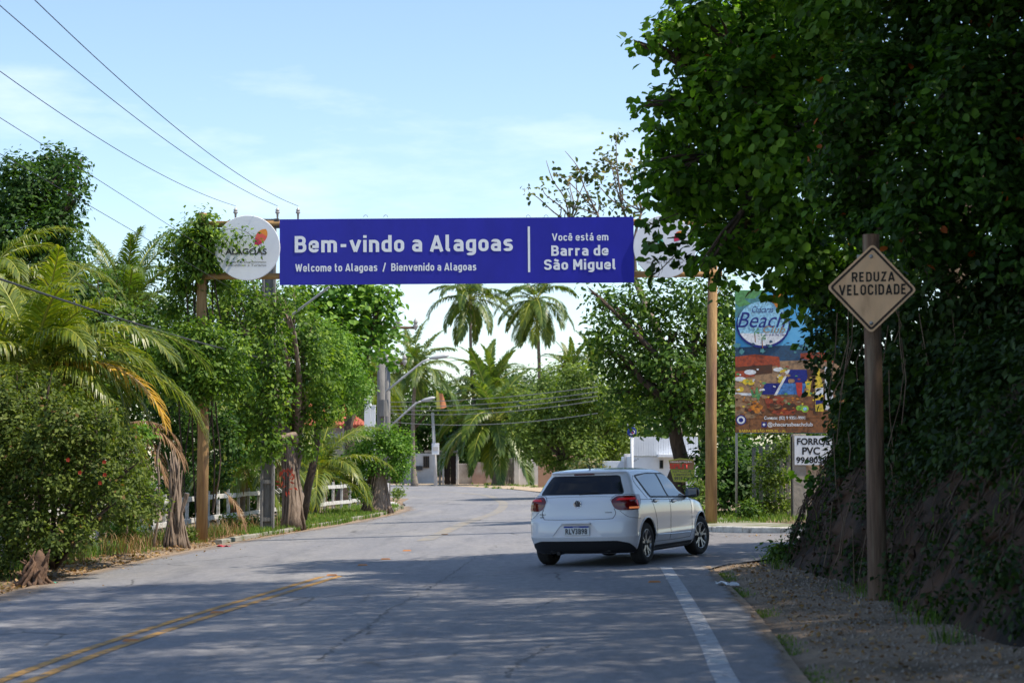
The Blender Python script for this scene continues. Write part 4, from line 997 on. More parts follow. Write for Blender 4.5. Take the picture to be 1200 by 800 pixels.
#        z     rear    front  half   Lr   Lf   n
LV = [(.19, -.56, 3.20, .76, .30, .55, 2.6),
      (.22, -.62, 3.26, .80, .34, .60, 2.6),
      (.32, -.68, 3.30, .843, .36, .70, 2.7),
      (.40, -.715, 3.32, .862, .38, .75, 2.8),
      (.44, -.735, 3.33, .870, .38, .80, 2.8),
      (.50, -.742, 3.33, .866, .38, .85, 2.8),
      (.60, -.735, 3.33, .868, .38, .90, 2.8),
      (.68, -.722, 3.32, .872, .38, .95, 2.8),
      (.715, -.695, 3.30, .873, .37, 1.0, 2.8),
      (.75, -.683, 3.27, .873, .37, 1.0, 2.8),
      (.84, -.672, 3.14, .871, .36, 1.0, 2.8),
      (.905, -.660, 2.86, .866, .36, .95, 2.9),
      (.945, -.650, 2.48, .856, .36, .85, 3.2),
      (.985, -.632, 2.22, .838, .36, .62, 3.6),
      (1.03, -.600, 2.08, .810, .36, .52, 3.4),
      (1.09, -.545, 1.94, .778, .36, .46, 3.2),
      (1.18, -.475, 1.83, .737, .34, .38, 3.2),
      (1.28, -.400, 1.68, .690, .32, .34, 3.2),
      (1.36, -.335, 1.52, .645, .30, .31, 3.2),
      (1.385, -.345, 1.45, .628, .30, .33, 3.2),
      (1.405, -.365, 1.37, .613, .30, .34, 3.2),
      (1.422, -.350, 1.26, .588, .32, .36, 3.0),
      (1.440, -.220, 1.04, .530, .34, .40, 2.8),
      (1.455, -.05, .86, .43, .30, .40, 2.6),
      (1.464, .12, .60, .20, .18, .20, 2.2)]
zz = [l[0] for l in LV]; FN = [pchip(zz, [l[k] for l in LV]) for k in range(1, 7)]
def prm(z): return [f(z) for f in FN]
def Wd(y, z):
    yr, yf, hw, Lr, Lf, n = prm(z)
    if y < yr+Lr: t = (yr+Lr-y)/Lr; return hw*max(0, 1-min(1, t)**n)**(1/n)
    if y > yf-Lf: t = (y-yf+Lf)/Lf; return hw*max(0, 1-min(1, t)**n)**(1/n)
    m = (y-yr-Lr)/max(.1, yf-Lf-yr-Lr); return hw*(1+.012*math.sin(math.pi*m))
def Yr(x, z):
    yr, yf, hw, Lr, Lf, n = prm(z); return yr+Lr-Lr*max(0, 1-min(1, abs(x)/hw)**n)**(1/n)+.012*0
def outline(z, na=22, ns=46, nf=22):
    yr, yf, hw, Lr, Lf, n = prm(z); out = []
    for i in range(na):
        a = (i/na)*math.pi/2; out.append((hw*math.sin(a)**(2/n), yr+Lr-Lr*max(0, math.cos(a))**(2/n)))
    for i in range(ns+1):
        m = i/ns; y = yr+Lr+(yf-Lf-yr-Lr)*m; out.append((hw*(1+.012*math.sin(math.pi*m)), y))
    for i in range(1, nf+1):
        a = (i/nf)*math.pi/2; out.append((hw*max(0, math.cos(a))**(2/n), yf-Lf+Lf*math.sin(a)**(2/n)))
    return out

car = thing('hatchback_car', (0, 0, 0), 'white five door hatchback turning right into the side road, red tail lights on', 'car')
paint = mat('white_car_paint', (.72, .74, .79), rough=.32, spec=.5, coat=1.0)
cblack = mat('black_car_plastic', (.015, .015, .017), rough=.5)
cgap_shade = mat('gap_and_shade_dark', (.05, .05, .055), rough=.8)  # dark of the real gaps; also paints crease and handle shade
cglass = bpy.data.materials.new('tinted_car_glass'); t_, N_, L2_, b_ = nodes_of(cglass)
b_.inputs['Base Color'].default_value = (.006, .008, .014, 1); b_.inputs['Roughness'].default_value = .05; b_.inputs['Specular IOR Level'].default_value = .3
sglass = bpy.data.materials.new('reflective_side_glass'); t_, N_, L2_, b_ = nodes_of(sglass)
b_.inputs['Base Color'].default_value = (.02, .03, .04, 1); b_.inputs['Roughness'].default_value = .03; b_.inputs['IOR'].default_value = 2.2; b_.inputs['Specular IOR Level'].default_value = .8
cred = mat('red_lamp_glass', (.16, .004, .007), (.10, .002, .004), 12, .12, spec=.5, coat=.3)
credhot = mat('lit_red_lamp', (.50, .012, .015), rough=.3, emit=(1, .02, .03, .06))
cyel = mat('lit_amber_lamp', (.65, .20, .06), rough=.3, emit=(1, .30, .12, .25))
chrome = mat('chrome', (.75, .75, .77), rough=.15, metal=1.0)
rimm = mat('machined_alloy', (.22, .225, .24), rough=.35, metal=.85)
rimd = mat('dark_alloy', (.05, .052, .056), rough=.4, metal=.5)
tyre = mat('tyre_rubber', (.018, .018, .019), (.028, .027, .026), 30, .85, bump=.3)

zl = list(np.concatenate([np.linspace(.19, .40, 10), np.linspace(.415, .76, 22), np.linspace(.78, .99, 12), np.linspace(1.01, 1.35, 18), np.linspace(1.36, 1.464, 16)]))
mb = MB(); rings = []
for z in zl:
    o_ = outline(z); full = o_+[(-x, y) for (x, y) in reversed(o_[1:-1])]; rings.append(len(full))
    crown_ = 0
    mb.v.extend([(x, y, z) for (x, y) in full])
n = rings[0]
for i in range(len(zl)-1):
    for k in range(n):
        k2 = (k+1) % n; mb.f.append((i*n+k, i*n+k2, (i+1)*n+k2, (i+1)*n+k)); mb.m.append(0)
mb.f.append(tuple(range(n-1, -1, -1))); mb.m.append(1); mb.f.append(tuple((len(zl)-1)*n+k for k in range(n))); mb.m.append(0)
body = mb.build('body', [paint, cblack], car, fix=False)
# cut the wheel wells and the plate recess
def cutter(mbx, m): o = mbx.build('cut', m, None, fix=False); return o
cuts = []
for sx in (-1, 1):
    for y in (0, 2.565):
        mb = MB(); mb.lathe([(.001, sx*.55), (.362, sx*.55), (.362, sx*1.1), (.001, sx*1.1)], 40, (0, y, .335), 'X'); cuts.append(cutter(mb, cblack))
mb = MB(); mb.prism([(-.40, .455), (.40, .455), (.285, .60), (.24, .635), (-.24, .635), (-.285, .60)], -1.0, -.716); cuts.append(cutter(mb, paint))
for c_ in cuts:
    md = body.modifiers.new('b', 'BOOLEAN'); md.operation = 'DIFFERENCE'; md.solver = 'EXACT'; md.object = c_
    try: md.material_mode = 'TRANSFER'
    except Exception: pass
dg = bpy.context.evaluated_depsgraph_get(); me = bpy.data.meshes.new_from_object(body.evaluated_get(dg)); body.modifiers.clear(); body.data = me; me.name = 'body'
for c_ in cuts: bpy.data.objects.remove(c_)
smooth_by_angle(body, 38)

def grid_patch(name, poly, fn, material, parent, step=.04, smooth=True, thick=0):
    """flat outline (a, b) cut into a grid, then laid on the body by fn(a, b) -> place"""
    bm = bmesh.new(); f = bm.faces.new([bm.verts.new((p[0], p[1], 0)) for p in poly])
    a0, a1 = min(p[0] for p in poly), max(p[0] for p in poly); b0, b1 = min(p[1] for p in poly), max(p[1] for p in poly)
    k = math.ceil(a0/step)*step
    while k < a1-1e-4:
        bmesh.ops.bisect_plane(bm, geom=bm.verts[:]+bm.edges[:]+bm.faces[:], plane_co=(k+1e-5, 0, 0), plane_no=(1, 0, 0)); k += step
    k = math.ceil(b0/step)*step
    while k < b1-1e-4:
        bmesh.ops.bisect_plane(bm, geom=bm.verts[:]+bm.edges[:]+bm.faces[:], plane_co=(0, k+1e-5, 0), plane_no=(0, 1, 0)); k += step
    if thick: pass
    bm.verts.index_update(); vs = [fn(v.co.x, v.co.y) for v in bm.verts]; fs = [[v.index for v in f.verts] for f in bm.faces]; bm.free()
    mb = MB(); mb.add(vs, fs); o = mb.build(name, material, parent, smooth=smooth, fix=False); return o
def rounded(poly, r=.03, n=4):
    out = []; m = len(poly)
    for i in range(m):
        p0, p1, p2 = Vector((*poly[i-1], 0)), Vector((*poly[i], 0)), Vector((*poly[(i+1) % m], 0))
        a, b = (p0-p1), (p2-p1); ra = min(r, a.length*.45, b.length*.45); A, B = p1+a.normalized()*ra, p1+b.normalized()*ra
        for k in range(n+1):
            t = k/n; q = A*(1-t)**2+p1*2*t*(1-t)+B*t*t; out.append((q.x, q.y))
    return out
def side(sx, off):
    return lambda y, z: Vector((sx*(Wd(y, z)+off), y, z))
def rear(off):
    return lambda x, z: Vector((x, Yr(x, z)-off, z))
arc_cache = {}
def arc(off):
    """s runs round the tail: 0 at the middle of the back, then round the corner on to the flank"""
    def f(s_, z):
        zk = round(z, 4)
        if zk not in arc_cache:
            o_ = outline(zk, 40, 60, 6); d = [0.0]
            for i in range(1, len(o_)): d.append(d[-1]+math.hypot(o_[i][0]-o_[i-1][0], o_[i][1]-o_[i-1][1]))
            arc_cache[zk] = (o_, d)
        o_, d = arc_cache[zk]; a = abs(s_); i = min(len(o_)-2, max(0, int(np.searchsorted(d, a))-1)); u = (a-d[i])/max(1e-9, d[i+1]-d[i])
        x = o_[i][0]+(o_[i+1][0]-o_[i][0])*u; y = o_[i][1]+(o_[i+1][1]-o_[i][1])*u
        tx, ty = o_[i+1][0]-o_[i][0], o_[i+1][1]-o_[i][1]; l = math.hypot(tx, ty) or 1; nx__, ny__ = ty/l, -tx/l
        sg = 1 if s_ >= 0 else -1
        return Vector((sg*(x+nx__*off), y+ny__*off, z))
    return f
def seam(pts, fn, r=.0035, name='gap_or_crease_line', m=None, parent=None, n=6):
    P2 = catmull([Vector((p[0], p[1], 0)) for p in pts], n); mb = MB(); mb.tube([fn(p.x, p.y) for p in P2], r, 5); return mb.build(name, m or cgap_shade, parent or body, fix=False)

# glass
for sx in (1, -1):
    dlo = rounded([(.015, 1.325), (.235, .995), (1.1, .972), (2.10, .945), (1.86, 1.165), (1.62, 1.290), (1.30, 1.362), (.65, 1.378), (.06, 1.352)], .04)
    fr_ = grid_patch('window_trim', dlo, side(sx, .004), cblack, car)
    w1 = rounded([(.055, 1.325), (.27, 1.022), (.985, 1.000), (.945, 1.352), (.50, 1.356)], .03)
    w2 = rounded([(1.055, .998), (1.92, .975), (1.76, 1.160), (1.54, 1.276), (1.26, 1.340), (1.02, 1.350)], .03)
    w0 = rounded([(-.13, 1.295), (.17, 1.022), (.215, 1.024), (.0, 1.335), (-.04, 1.335)], .02)
    grid_patch('side_window', w1, side(sx, .009), sglass, car); grid_patch('side_window', w2, side(sx, .009), sglass, car)
    seam([(-.02, 1.345), (-.10, 1.25), (.02, 1.10), (.10, .99)], side(sx, .001), .003)
rg_ = rounded([(-.665, 1.085), (.665, 1.085), (.535, 1.352), (-.535, 1.352)], .05)
grid_patch('rear_window', rg_, rear(.004), cglass, car)
o = grid_patch('rear_window_edge', rounded([(-.685, 1.075), (.685, 1.075), (.55, 1.358), (-.55, 1.358)], .05), rear(.0015), cblack, car)
# brake light under the spoiler
grid_patch('high_brake_light', rounded([(-.17, 1.366), (.17, 1.366), (.165, 1.388), (-.165, 1.388)], .01), rear(.006), mat('dark_red_lens', (.10, .008, .01), rough=.2), car)
# tail lights: dark red glass with lit strips
for sg in (1, -1):
    pl_ = rounded([(sg*.520, .985), (sg*.60, 1.055), (sg*1.10, 1.040), (sg*1.125, .99), (sg*1.02, .845), (sg*.66, .835), (sg*.575, .870)], .035)
    tl = grid_patch('tail_light', pl_, arc(.010), cred, car, .03)
    grid_patch('light_strip', rounded([(sg*.60, .985), (sg*.63, 1.02), (sg*.90, 1.02), (sg*.93, .99)], .012), arc(.014), credhot, tl, .03)
    grid_patch('light_strip', rounded([(sg*.93, .99), (sg*.97, .99), (sg*.98, .90), (sg*.94, .90)], .012), arc(.014), credhot, tl, .03)
    grid_patch('dark_lens', rounded([(sg*1.00, .985), (sg*1.10, .985), (sg*1.01, .865), (sg*.985, .865)], .02), arc(.014), mat('smoked_red_lens', (.10, .004, .006), rough=.12, spec=.6), tl, .03)
    if sg == 1: grid_patch('reversing_light', rounded([(.80, .856), (.80, .885), (.99, .885), (1.0, .856)], .008), arc(.015), cyel, tl, .03)
    else: grid_patch('indicator', rounded([(-.80, .856), (-.80, .885), (-.99, .885), (-1.0, .856)], .008), arc(.015), mat('pink_lens', (.35, .10, .10), rough=.2), tl, .03)
    seam([(sg*.512, .985), (sg*.60, 1.066), (sg*.9, 1.060), (sg*1.10, 1.050)], arc(.003))
# tailgate outline, upper crease
seam([(-.575, .862), (-.60, .80), (-.57, .735), (-.50, .712), (0, .706), (.50, .712), (.57, .735), (.60, .80), (.575, .862)], arc(.001), .0045, n=8)
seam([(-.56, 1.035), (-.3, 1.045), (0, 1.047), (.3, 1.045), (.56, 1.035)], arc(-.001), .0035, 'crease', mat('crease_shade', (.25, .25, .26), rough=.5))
for sg in (1, -1): seam([(sg*.66, .830), (sg*.80, .735), (sg*1.0, .712), (sg*1.10, .705)], arc(.0005), .003)
# bumper: black lower part with a raised arch
dif = grid_patch('lower_bumper', rounded([(-.93, .195), (-.90, .26), (-.80, .345), (-.62, .385), (.62, .385), (.80, .345), (.90, .26), (.93, .195)], .03), arc(.008), cblack, car, .03)
seam([(-1.06, .47), (-.85, .452), (-.5, .445), (0, .443), (.5, .445), (.85, .452), (1.06, .47)], arc(-.0015), .006, 'crease', paint)
for sg in (): grid_patch('reflector', rounded([(sg*.84, .345), (sg*.70, .36), (sg*.70, .335), (sg*.83, .32)], .006), arc(.012), mat('dim_red_reflector', (.16, .01, .01), rough=.2), dif, .03)
mb = MB(); mb.bevbox((0, -.40, .27), (1.0, .42, .14), .03); mb.bevbox((0, 1.3, .26), (1.2, 3.0, .12), .03); mb.tube([(-.35, -.62, .20), (-.35, -.1, .22)], .03, 8); mb.build('underbody', cblack, car, fix=False)
# number plate
pt = MB(); yy = -.742; pt.bevbox((0, yy+.008, .545), (.42, .012, .145), .006); plate = pt.build('number_plate', mat('plate_white', (.70, .72, .74), rough=.4), car, fix=False)
mb = MB(); mb.add([(-.203, yy-.0015, .588), (.203, yy-.0015, .588), (.203, yy-.0015, .612), (-.203, yy-.0015, .612)], [(0, 1, 2, 3)]); mb.build('blue_band', mat('plate_blue', (.012, .05, .35), rough=.4), plate, fix=False)
for (b, x0, x1, z0, z1, m_, bo) in (('RLV3B98', -.175, .175, .490, .574, M['black'], .025), ('BRASIL', -.05, .05, .593, .607, M['letter_white'], .01)):
    text(b, m_, plate, x0, x1, z0, z1, yy-.003, bo, fix=False, spacing=1.1)
mb = MB(); mb.bevbox((0, -.755, .655), (.46, .06, .022), .006); mb.build('plate_lip', paint, plate, fix=False)
# round badge, small model lettering
yb_ = Yr(0, .935)-.008; mb = MB(); mb.tube([(.058*math.cos(a), yb_, .935+.058*math.sin(a)) for a in np.linspace(0, 2*math.pi, 29)], .0075, 6); badge = mb.build('badge', chrome, car, smooth=True, fix=False)
mb = MB(); mb.lathe([(.001, 0), (.055, 0), (.055, .006), (.001, .006)], 28, (0, yb_, .935), 'Y'); mb.build('badge_back', rimd, badge, fix=False)
for pts in ([(-.026, .047), (0, .004), (.026, .047)], [(-.048, .02), (-.022, -.044), (0, .0), (.022, -.044), (.048, .02)]):
    mb = MB(); mb.tube([(x, yb_-.004, .935+z) for x, z in pts], .006, 5); mb.build('badge_mark', chrome, badge, fix=False)
for (b, x0, x1, z0, z1) in (('POLO', -.63, -.505, .775, .798), ('200 TSI', -.63, -.50, .738, .757), ('HIGHLINE', .44, .55, .80, .817)):
    xm = (x0+x1)/2; text(b, rimd, badge, x0, x1, z0, z1, Yr(abs(xm), .77)-.006, .02, fix=False)
# rear wiper, antenna, spoiler cheeks
mb = MB(); mb.tube([(0, Yr(0, 1.075)-.012, 1.078), (.10, Yr(.1, 1.10)-.016, 1.10), (.30, Yr(.3, 1.10)-.014, 1.103)], .008, 6); mb.build('rear_wiper', cblack, car, fix=False)
mb = MB(); mb.tube([(0, -.10, 1.452), (0, -.18, 1.50), (0, -.22, 1.525)], [.012, .006, .004], 6); mb.build('antenna', cblack, car, fix=False)
# doors, handles, mirrors, sills
for sx in (1, -1):
    S = side(sx, .0)
    seam([(1.02, .985), (1.035, .80), (1.04, .55), (1.02, .33)], S); seam([(2.02, .93), (2.07, .80), (2.08, .5), (2.02, .33)], S)
    seam([(.245, .99), (.27, .90), (.36, .75), (.42, .60), (.42, .45), (.38, .33)], S); seam([(.38, .325), (1.2, .318), (2.02, .325)], S)
    seam([(-.30, .985), (.2, .972), (1.1, .945), (1.9, .925), (2.5, .895)], S, .0035)  # no gap: dark line painted as the shade of the shoulder crease
    seam([(.42, .43), (.9, .415), (1.5, .405), (2.02, .40)], side(sx, -.001), .009, 'door_crease', paint)
    for (y, z) in ((.36, .945), (1.17, .918)):
        w_ = Wd(y, z); mb = MB(); mb.bevbox((sx*(w_+.024), y+.02, z), (.018, .19, .026), .007); h_ = mb.build('door_handle', paint, car, fix=False)
        grid_patch('handle_shade', rounded([(y-.06, z-.028), (y+.08, z-.028), (y+.08, z+.028), (y-.06, z+.028)], .02), side(sx, .002), cgap_shade, h_, .04)  # flat dark patch painted as the shade behind the handle
    grid_patch('sill_trim', [(.36, .175), (2.16, .175), (2.16, .265), (.36, .265)], side(sx, .006), cblack, car)
    y0 = 1.90; w_ = Wd(y0, 1.0)
    bm = bmesh.new(); bmesh.ops.create_uvsphere(bm, u_segments=18, v_segments=12, radius=1); mb = MB()
    vs = []
    for v in bm.verts:
        x, y, z = v.co; e = .62; f_ = lambda c: math.copysign(abs(c)**e, c); vs.append((sx*(w_+.145)+f_(x)*.115, y0+.03+f_(y)*(.075), 1.03+f_(z)*.078))
    bm.verts.index_update(); mb.add(vs, [[v.index for v in f.verts] for f in bm.faces]); bm.free(); mi = mb.build('wing_mirror', cblack, car, smooth=True, fix=False)
    mb = MB(); mb.tube([(sx*(w_-.02), y0+.03, .955), (sx*(w_+.07), y0+.03, .985)], .022, 8); mb.build('mirror_arm', cblack, mi, fix=False)
    mb = MB(); mb.bevbox((sx*(w_+.145), y0-.046, 1.03), (.19, .006, .12), .002); mb.build('mirror_glass', sglass, mi, fix=False)
    # flared arch lips
    for yw in (0, 2.565):
        pts = []
        for k in range(25):
            a = math.radians(-22+224*k/24); y, z = yw+.372*math.cos(a), .335+.372*math.sin(a)
            if z > .2: pts.append(Vector((sx*(Wd(y, z)+.002), y, z)))
        mb = MB(); mb.tube(pts, .012, 6); mb.build('arch_lip', paint, body, smooth=True, fix=False)
# wheels
def wheel(y, sx, steer=0.0):
    w = bpy.data.objects.new('wheel', None); C.objects.link(w); w.parent = car; w.location = (sx*.762, y, .317); w.rotation_euler = (0, 0, steer)
    mb = MB(); mb.lathe([(.205, -.09*sx), (.25, -.098*sx), (.295, -.095*sx), (.312, -.075*sx), (.317, -.04*sx), (.313, -.032*sx), (.317, -.02*sx), (.317, .02*sx), (.313, .032*sx), (.317, .04*sx), (.312, .078*sx), (.295, .097*sx), (.255, .103*sx), (.213, .092*sx)], 56, axis='X'); mb.build('tyre', tyre, w, smooth=True, fix=False)
    mb = MB(); mb.lathe([(.214, .090*sx), (.207, .096*sx), (.198, .088*sx), (.192, .05*sx), (.188, -.07*sx), (.205, -.085*sx)], 48, axis='X'); rim = mb.build('rim', rimm, w, smooth=True, fix=False)
    mb = MB(); mb.lathe([(.001, .0), (.19, -.0*sx), (.19, -.02*sx)], 30, axis='X'); mb.build('brake_shadow_plate', cblack, rim, fix=False)
    mb = MB(); mb.lathe([(.001, .015*sx), (.135, .015*sx), (.135, .005*sx)], 30, axis='X'); mb.build('brake_disc', rimd, rim, fix=False)
    mb = MB()
    for k in range(5):
        a0 = 2*math.pi*k/5+.3
        for da in (-.19, .19):
            vs = []
            for (r_, hw_, xx, aa) in ((.035, .020, .075, da*.35), (.12, .014, .080, da*.8), (.200, .017, .088, da*1.25)):
                a = a0+aa; ry, rz = math.cos(a), math.sin(a); ty, tz = -rz, ry
                for s2 in (-1, 1):
                    vs.append((xx*sx, r_*ry+s2*hw_*ty, r_*rz+s2*hw_*tz)); vs.append(((xx-.03)*sx, r_*ry+s2*hw_*1.2*ty, r_*rz+s2*hw_*1.2*tz))
            fs = []
            for j in range(2):
                b = 4*j; fs += [(b, b+2, b+6, b+4), (b, b+4, b+5, b+1), (b+2, b+3, b+7, b+6)]
            mb.add(vs, fs, (k+(1 if da > 0 else 0)) % 1)
    mb.build('spokes', rimm, rim, fix=False)
    mb = MB(); mb.lathe([(.001, .088*sx), (.028, .086*sx), (.038, .078*sx), (.04, .05*sx)], 20, axis='X'); mb.build('hub_cap', rimd, rim, smooth=True, fix=False)
    return w
wheel(0, 1); wheel(0, -1); wheel(2.565, 1, R(-9)); wheel(2.565, -1, R(-9))
# stand the car on the road: rear right wheel where the photograph has it
TH = R(24.0); rr_ = G(752.5, 661.4); fwd = Vector((math.sin(TH), math.cos(TH), 0)); rgt = Vector((math.cos(TH), -math.sin(TH), 0))
ctr = Vector((rr_.x, rr_.y, 0))-rgt*.762+rgt*.0
n_ = Vector((-.03, 0, 1)).normalized(); f3 = (fwd-n_*fwd.dot(n_)).normalized(); r3 = f3.cross(n_).normalized()
Mx = Matrix((r3, f3, n_)).transposed(); car.rotation_euler = Mx.to_euler(); car.location = (ctr.x, ctr.y, gz(ctr.x, ctr.y)+.014); car.scale = (1.004,)*3

# ------------------------------------------------------------------ utility poles, lamps, cables
UY = 50.0
ub = P(313, 628, UY); ut = P(316, 259, UY)
ub.z = gz(ub.x, UY)
root = thing('utility_pole', (ub.x, UY, ub.z), 'grey concrete pole with a wooden crossarm, half hidden in leaves left of the banner', 'utility pole')
mb = MB(); n = 16
for s_ in (-1, 1): mb.bevbox((ub.x+s_*.14, UY, (ub.z+ut.z)/2-.2), (.07, .17, ut.z-ub.z+.5), .01)
mb.box((ub.x, UY+.02, (ub.z+ut.z)/2-.2), (.24, .05, ut.z-ub.z+.4))
for k in range(9): mb.box((ub.x, UY-.0, ub.z+.35+k*.95), (.24, .15, .10))
mb.build('pole', M['pole_concrete'], root)
a, b = P(268, 259, UY), P(352, 257, UY); mb = MB(); mb.bevbox(((a.x+b.x)/2, UY-.15, a.z-.06), (b.x-a.x, .1, .11), .01); ca = mb.build('crossarm', M['greywood'], root)
TOPS = []
for px in (277, 326, 350):
    p_ = P(px, 251, UY); mb = MB(); mb.lathe([(.001, .20), (.03, .19), (.03, .16), (.055, .145), (.055, .12), (.035, .11), (.06, .09), (.06, .06), (.03, .04), (.015, -.20), (.001, -.20)], 12, (p_.x, UY-.15, p_.z-.05)); mb.build('insulator', M['ceramic'], ca, smooth=True); TOPS.append(Vector((p_.x, UY-.15, p_.z+.19)))
def wire(name, pts, r, label, group=None, m=None):
    p = catmull([Vector(q) for q in pts], 10); t = MB(); t.tube(p, r, 5); o = t.build(name, m or M['cable']); tag(o, label, 'cable', group); return o
GP = 'overhead power lines running back to the camera'
def span(name, A, mid, r, label, xb=None, group=GP, m=None):
    A = Vector(A); mid = Vector(mid); B = Vector((A.x+2*(mid.x-A.x)*.9, -2, A.z)); pts = []
    # parabola through the two ends and the seen point
    u = (A.y-mid.y)/(A.y-B.y); base = A.lerp(B, u); sag = (base.z-mid.z)/(4*u*(1-u))
    for i in range(21):
        t = i/20; q = A.lerp(B, t); q.z -= 4*sag*t*(1-t); pts.append(q)
    return wire(name, pts, r, label, group, m)
span('power_line', TOPS[2], P(40, 0, 22.6), .0065, 'highest overhead wire, ending at the rightmost insulator above the banner corner')
span('power_line', TOPS[1], P(0, 8, 23.4), .0065, 'second overhead wire, ending at the insulator just left of the banner')
span('power_line', TOPS[0], P(0, 84, 26.9), .0065, 'third overhead wire, ending above the round white sign')
span('power_line', Vector((ub.x-.1, UY, 6.0)), P(0, 143, 26), .005, 'thin wire crossing the dark tree top, upper of the two low ones')
span('power_line', Vector((ub.x-.1, UY, 5.5)), P(0, 182, 25), .005, 'thin wire crossing the dark tree top, lower of the two low ones')
span('power_line', Vector((ub.x-.1, UY, 4.2)), P(0, 328, 25), .016, 'thick black cable sloping over the yellow palm fronds at the left edge')
# guy arm seen above the trees below the banner
wire('stay_wire', [P(330, 378, 50), P(386, 336, 49.5)], .03, 'pale slanting steel arm just below the banner, above the leafy trees', m=M['lamp_grey'])

# far pair of poles with street lamps
def far_pole(px, top, bot, Y, w, label, arm, lampa, nins):
    a = P(px, top, Y); b = Vector((P(px-1, bot, Y).x, Y, gz(a.x, Y))); root = thing('utility_pole', b, label, 'utility pole', 'pair of far concrete poles')
    mb = MB(); k = Y/FPX; mb.tube([b-Vector((0, 0, .3)), a.lerp(b, .5), a], [w*1.35*k/2, w*k*1.15/2, w*k/2], 10); mb.build('pole', M['pole_concrete'], root, smooth=True)
    c, d = P(arm[0], arm[2], Y-.15), P(arm[1], arm[3], Y-.15); mb = MB(); mb.tube([c, d], .06, 4); ar = mb.build('crossarm', M['greywood'], root)
    for i in range(nins):
        p_ = c.lerp(d, i/(nins-1)); mb = MB(); mb.lathe([(.001, .42), (.03, .40), (.10, .26), (.10, .2), (.06, .18), (.12, .10), (.11, .04), (.02, -.12)], 8, p_); mb.build('insulator', M['ceramic'], ar, smooth=True)
    return root, b
f1, _ = far_pole(447, 381, 570, 84, 8.4, 'taller far concrete pole with the upper street lamp, behind the clipped tree', (446, 487, 383.5, 384), 0, 3)
f2, _ = far_pole(454.5, 424, 570, 90, 6.0, 'shorter far concrete pole with the lower street lamp, behind the clipped tree', (454, 474, 425.5, 425.5), 0, 3)
for (rt, pts, lamp, Y) in ((f1, [(452, 459), (470, 444), (495, 424), (505, 420)], ((503, 420), (526, 416.5)), 83.5), (f2, [(458, 499), (472, 486), (488, 472), (494, 470)], ((493, 470), (510, 465.5)), 89.5)):
    mb = MB(); mb.tube([P(x, y, Y) for x, y in pts], .045, 8); arm_ = mb.build('lamp_arm', M['lamp_grey'], rt, smooth=True)
    a, b = P(*lamp[0], Y), P(*lamp[1], Y); mb = MB(); mb.tube([a, a.lerp(b, .3), a.lerp(b, .8), b], [.04, .085, .085, .03], 8); mb.build('lamp_head', M['lamp_grey'], arm_, smooth=True)
p_ = P(450, 478, 83.7); mb = MB(); mb.lathe([(.001, -.35), (.2, -.35), (.2, .35), (.001, .35)], 12, p_); mb.build('meter_drum', M['pole_concrete'], f1)
for i, (px, y0, y1, w) in enumerate(((431, 458, 575, .11), (437.5, 476, 575, .07))):
    b = P(px, y1, 80); a = P(px, y0, 80); b.z = gz(b.x, 80)
    root = thing('white_post', b, ['taller square white post left of the far concrete poles', 'thinner shorter white post left of the far concrete poles'][i], 'post', 'white gate posts')
    mb = MB(); mb.bevbox(((a.x), 80, (a.z+b.z)/2), (w*2.4, w*2.4, a.z-b.z), .01); mb.build('post_shaft', M['white_paint'], root)
    mb = MB(); mb.bevbox((a.x, 80, a.z+.02), (w*2.9, w*2.9, .06), .01); mb.build('cap', M['white_paint'], root)
GX = 'wires crossing the road at the bend'
for i, (y0, y1, lb) in enumerate(((471, 461, 'topmost wire across the road at the bend'), (476, 467, 'second wire across the road at the bend'), (480, 472, 'third wire across the road at the bend'), (484, 477, 'fourth wire across the road at the bend'), (494, 492, 'lowest sagging wire across the road at the bend'))):
    A, B = P(457, y0, 88), P(700, y1-8, 70); pts = [A.lerp(B, t)-Vector((0, 0, (.35+.08*i)*t*(1-t)*1.6)) for t in np.linspace(0, 1, 12)]; wire('telephone_wire', pts, .014, lb, GX, M['cable2'])
# road side pole with a small notice box
Y = 126; b = P(515, 566, Y); a = P(507, 483, Y); root = thing('notice_pole', (b.x, Y, 0), 'slim leaning white pole with a white board at the far gate', 'pole')
mb = MB(); mb.tube([(P(511, 566, Y).x, Y, -.2), (a.x, Y, a.z)], [.12, .09], 8); mb.build('pole', M['pale_wall'], root, smooth=True)
a, b = P(506, 519, Y-.2), P(514.5, 532.5, Y-.2); mb = MB(); mb.bevbox(((a.x+b.x)/2, Y-.2, (a.z+b.z)/2), (b.x-a.x, .12, a.z-b.z), .02); bo = mb.build('board', M['white_paint'], root)
mb = MB(); mb.box(((a.x+b.x)/2, Y-.27, (a.z+b.z)/2), ((b.x-a.x)*.75, .01, (a.z-b.z)*.35)); mb.build('notice', M['pale_wall'], bo)
# faded yellow and orange pennant on the wires
c_ = P(516, 466, 86); root = thing('pennant', c_, 'faded yellow and orange cloth scrap hanging on the wires by the lower street lamp', 'cloth')
mb = MB(); vs = []; fs = []
for i in range(6):
    for j in range(5):
        u, v = i/5, j/4; q = P(511.5+u*12*(.6+.4*v), 457+v*21*(1-.25*u)+4*math.sin(u*2), 86); vs.append(q+Vector((0, .10*math.sin(u*5+v*3), 0)))
for i in range(5):
    for j in range(4): fs.append((i*5+j, (i+1)*5+j, (i+1)*5+j+1, i*5+j+1))
mb.add(vs, fs); mb.m = [0 if (k//4) < 2 else 1 for k in range(20)]; o = mb.build('cloth', [mat('yellow_cloth', (.70, .60, .12), rough=.8), mat('orange_cloth', (.62, .25, .12), rough=.8)], root, smooth=True)

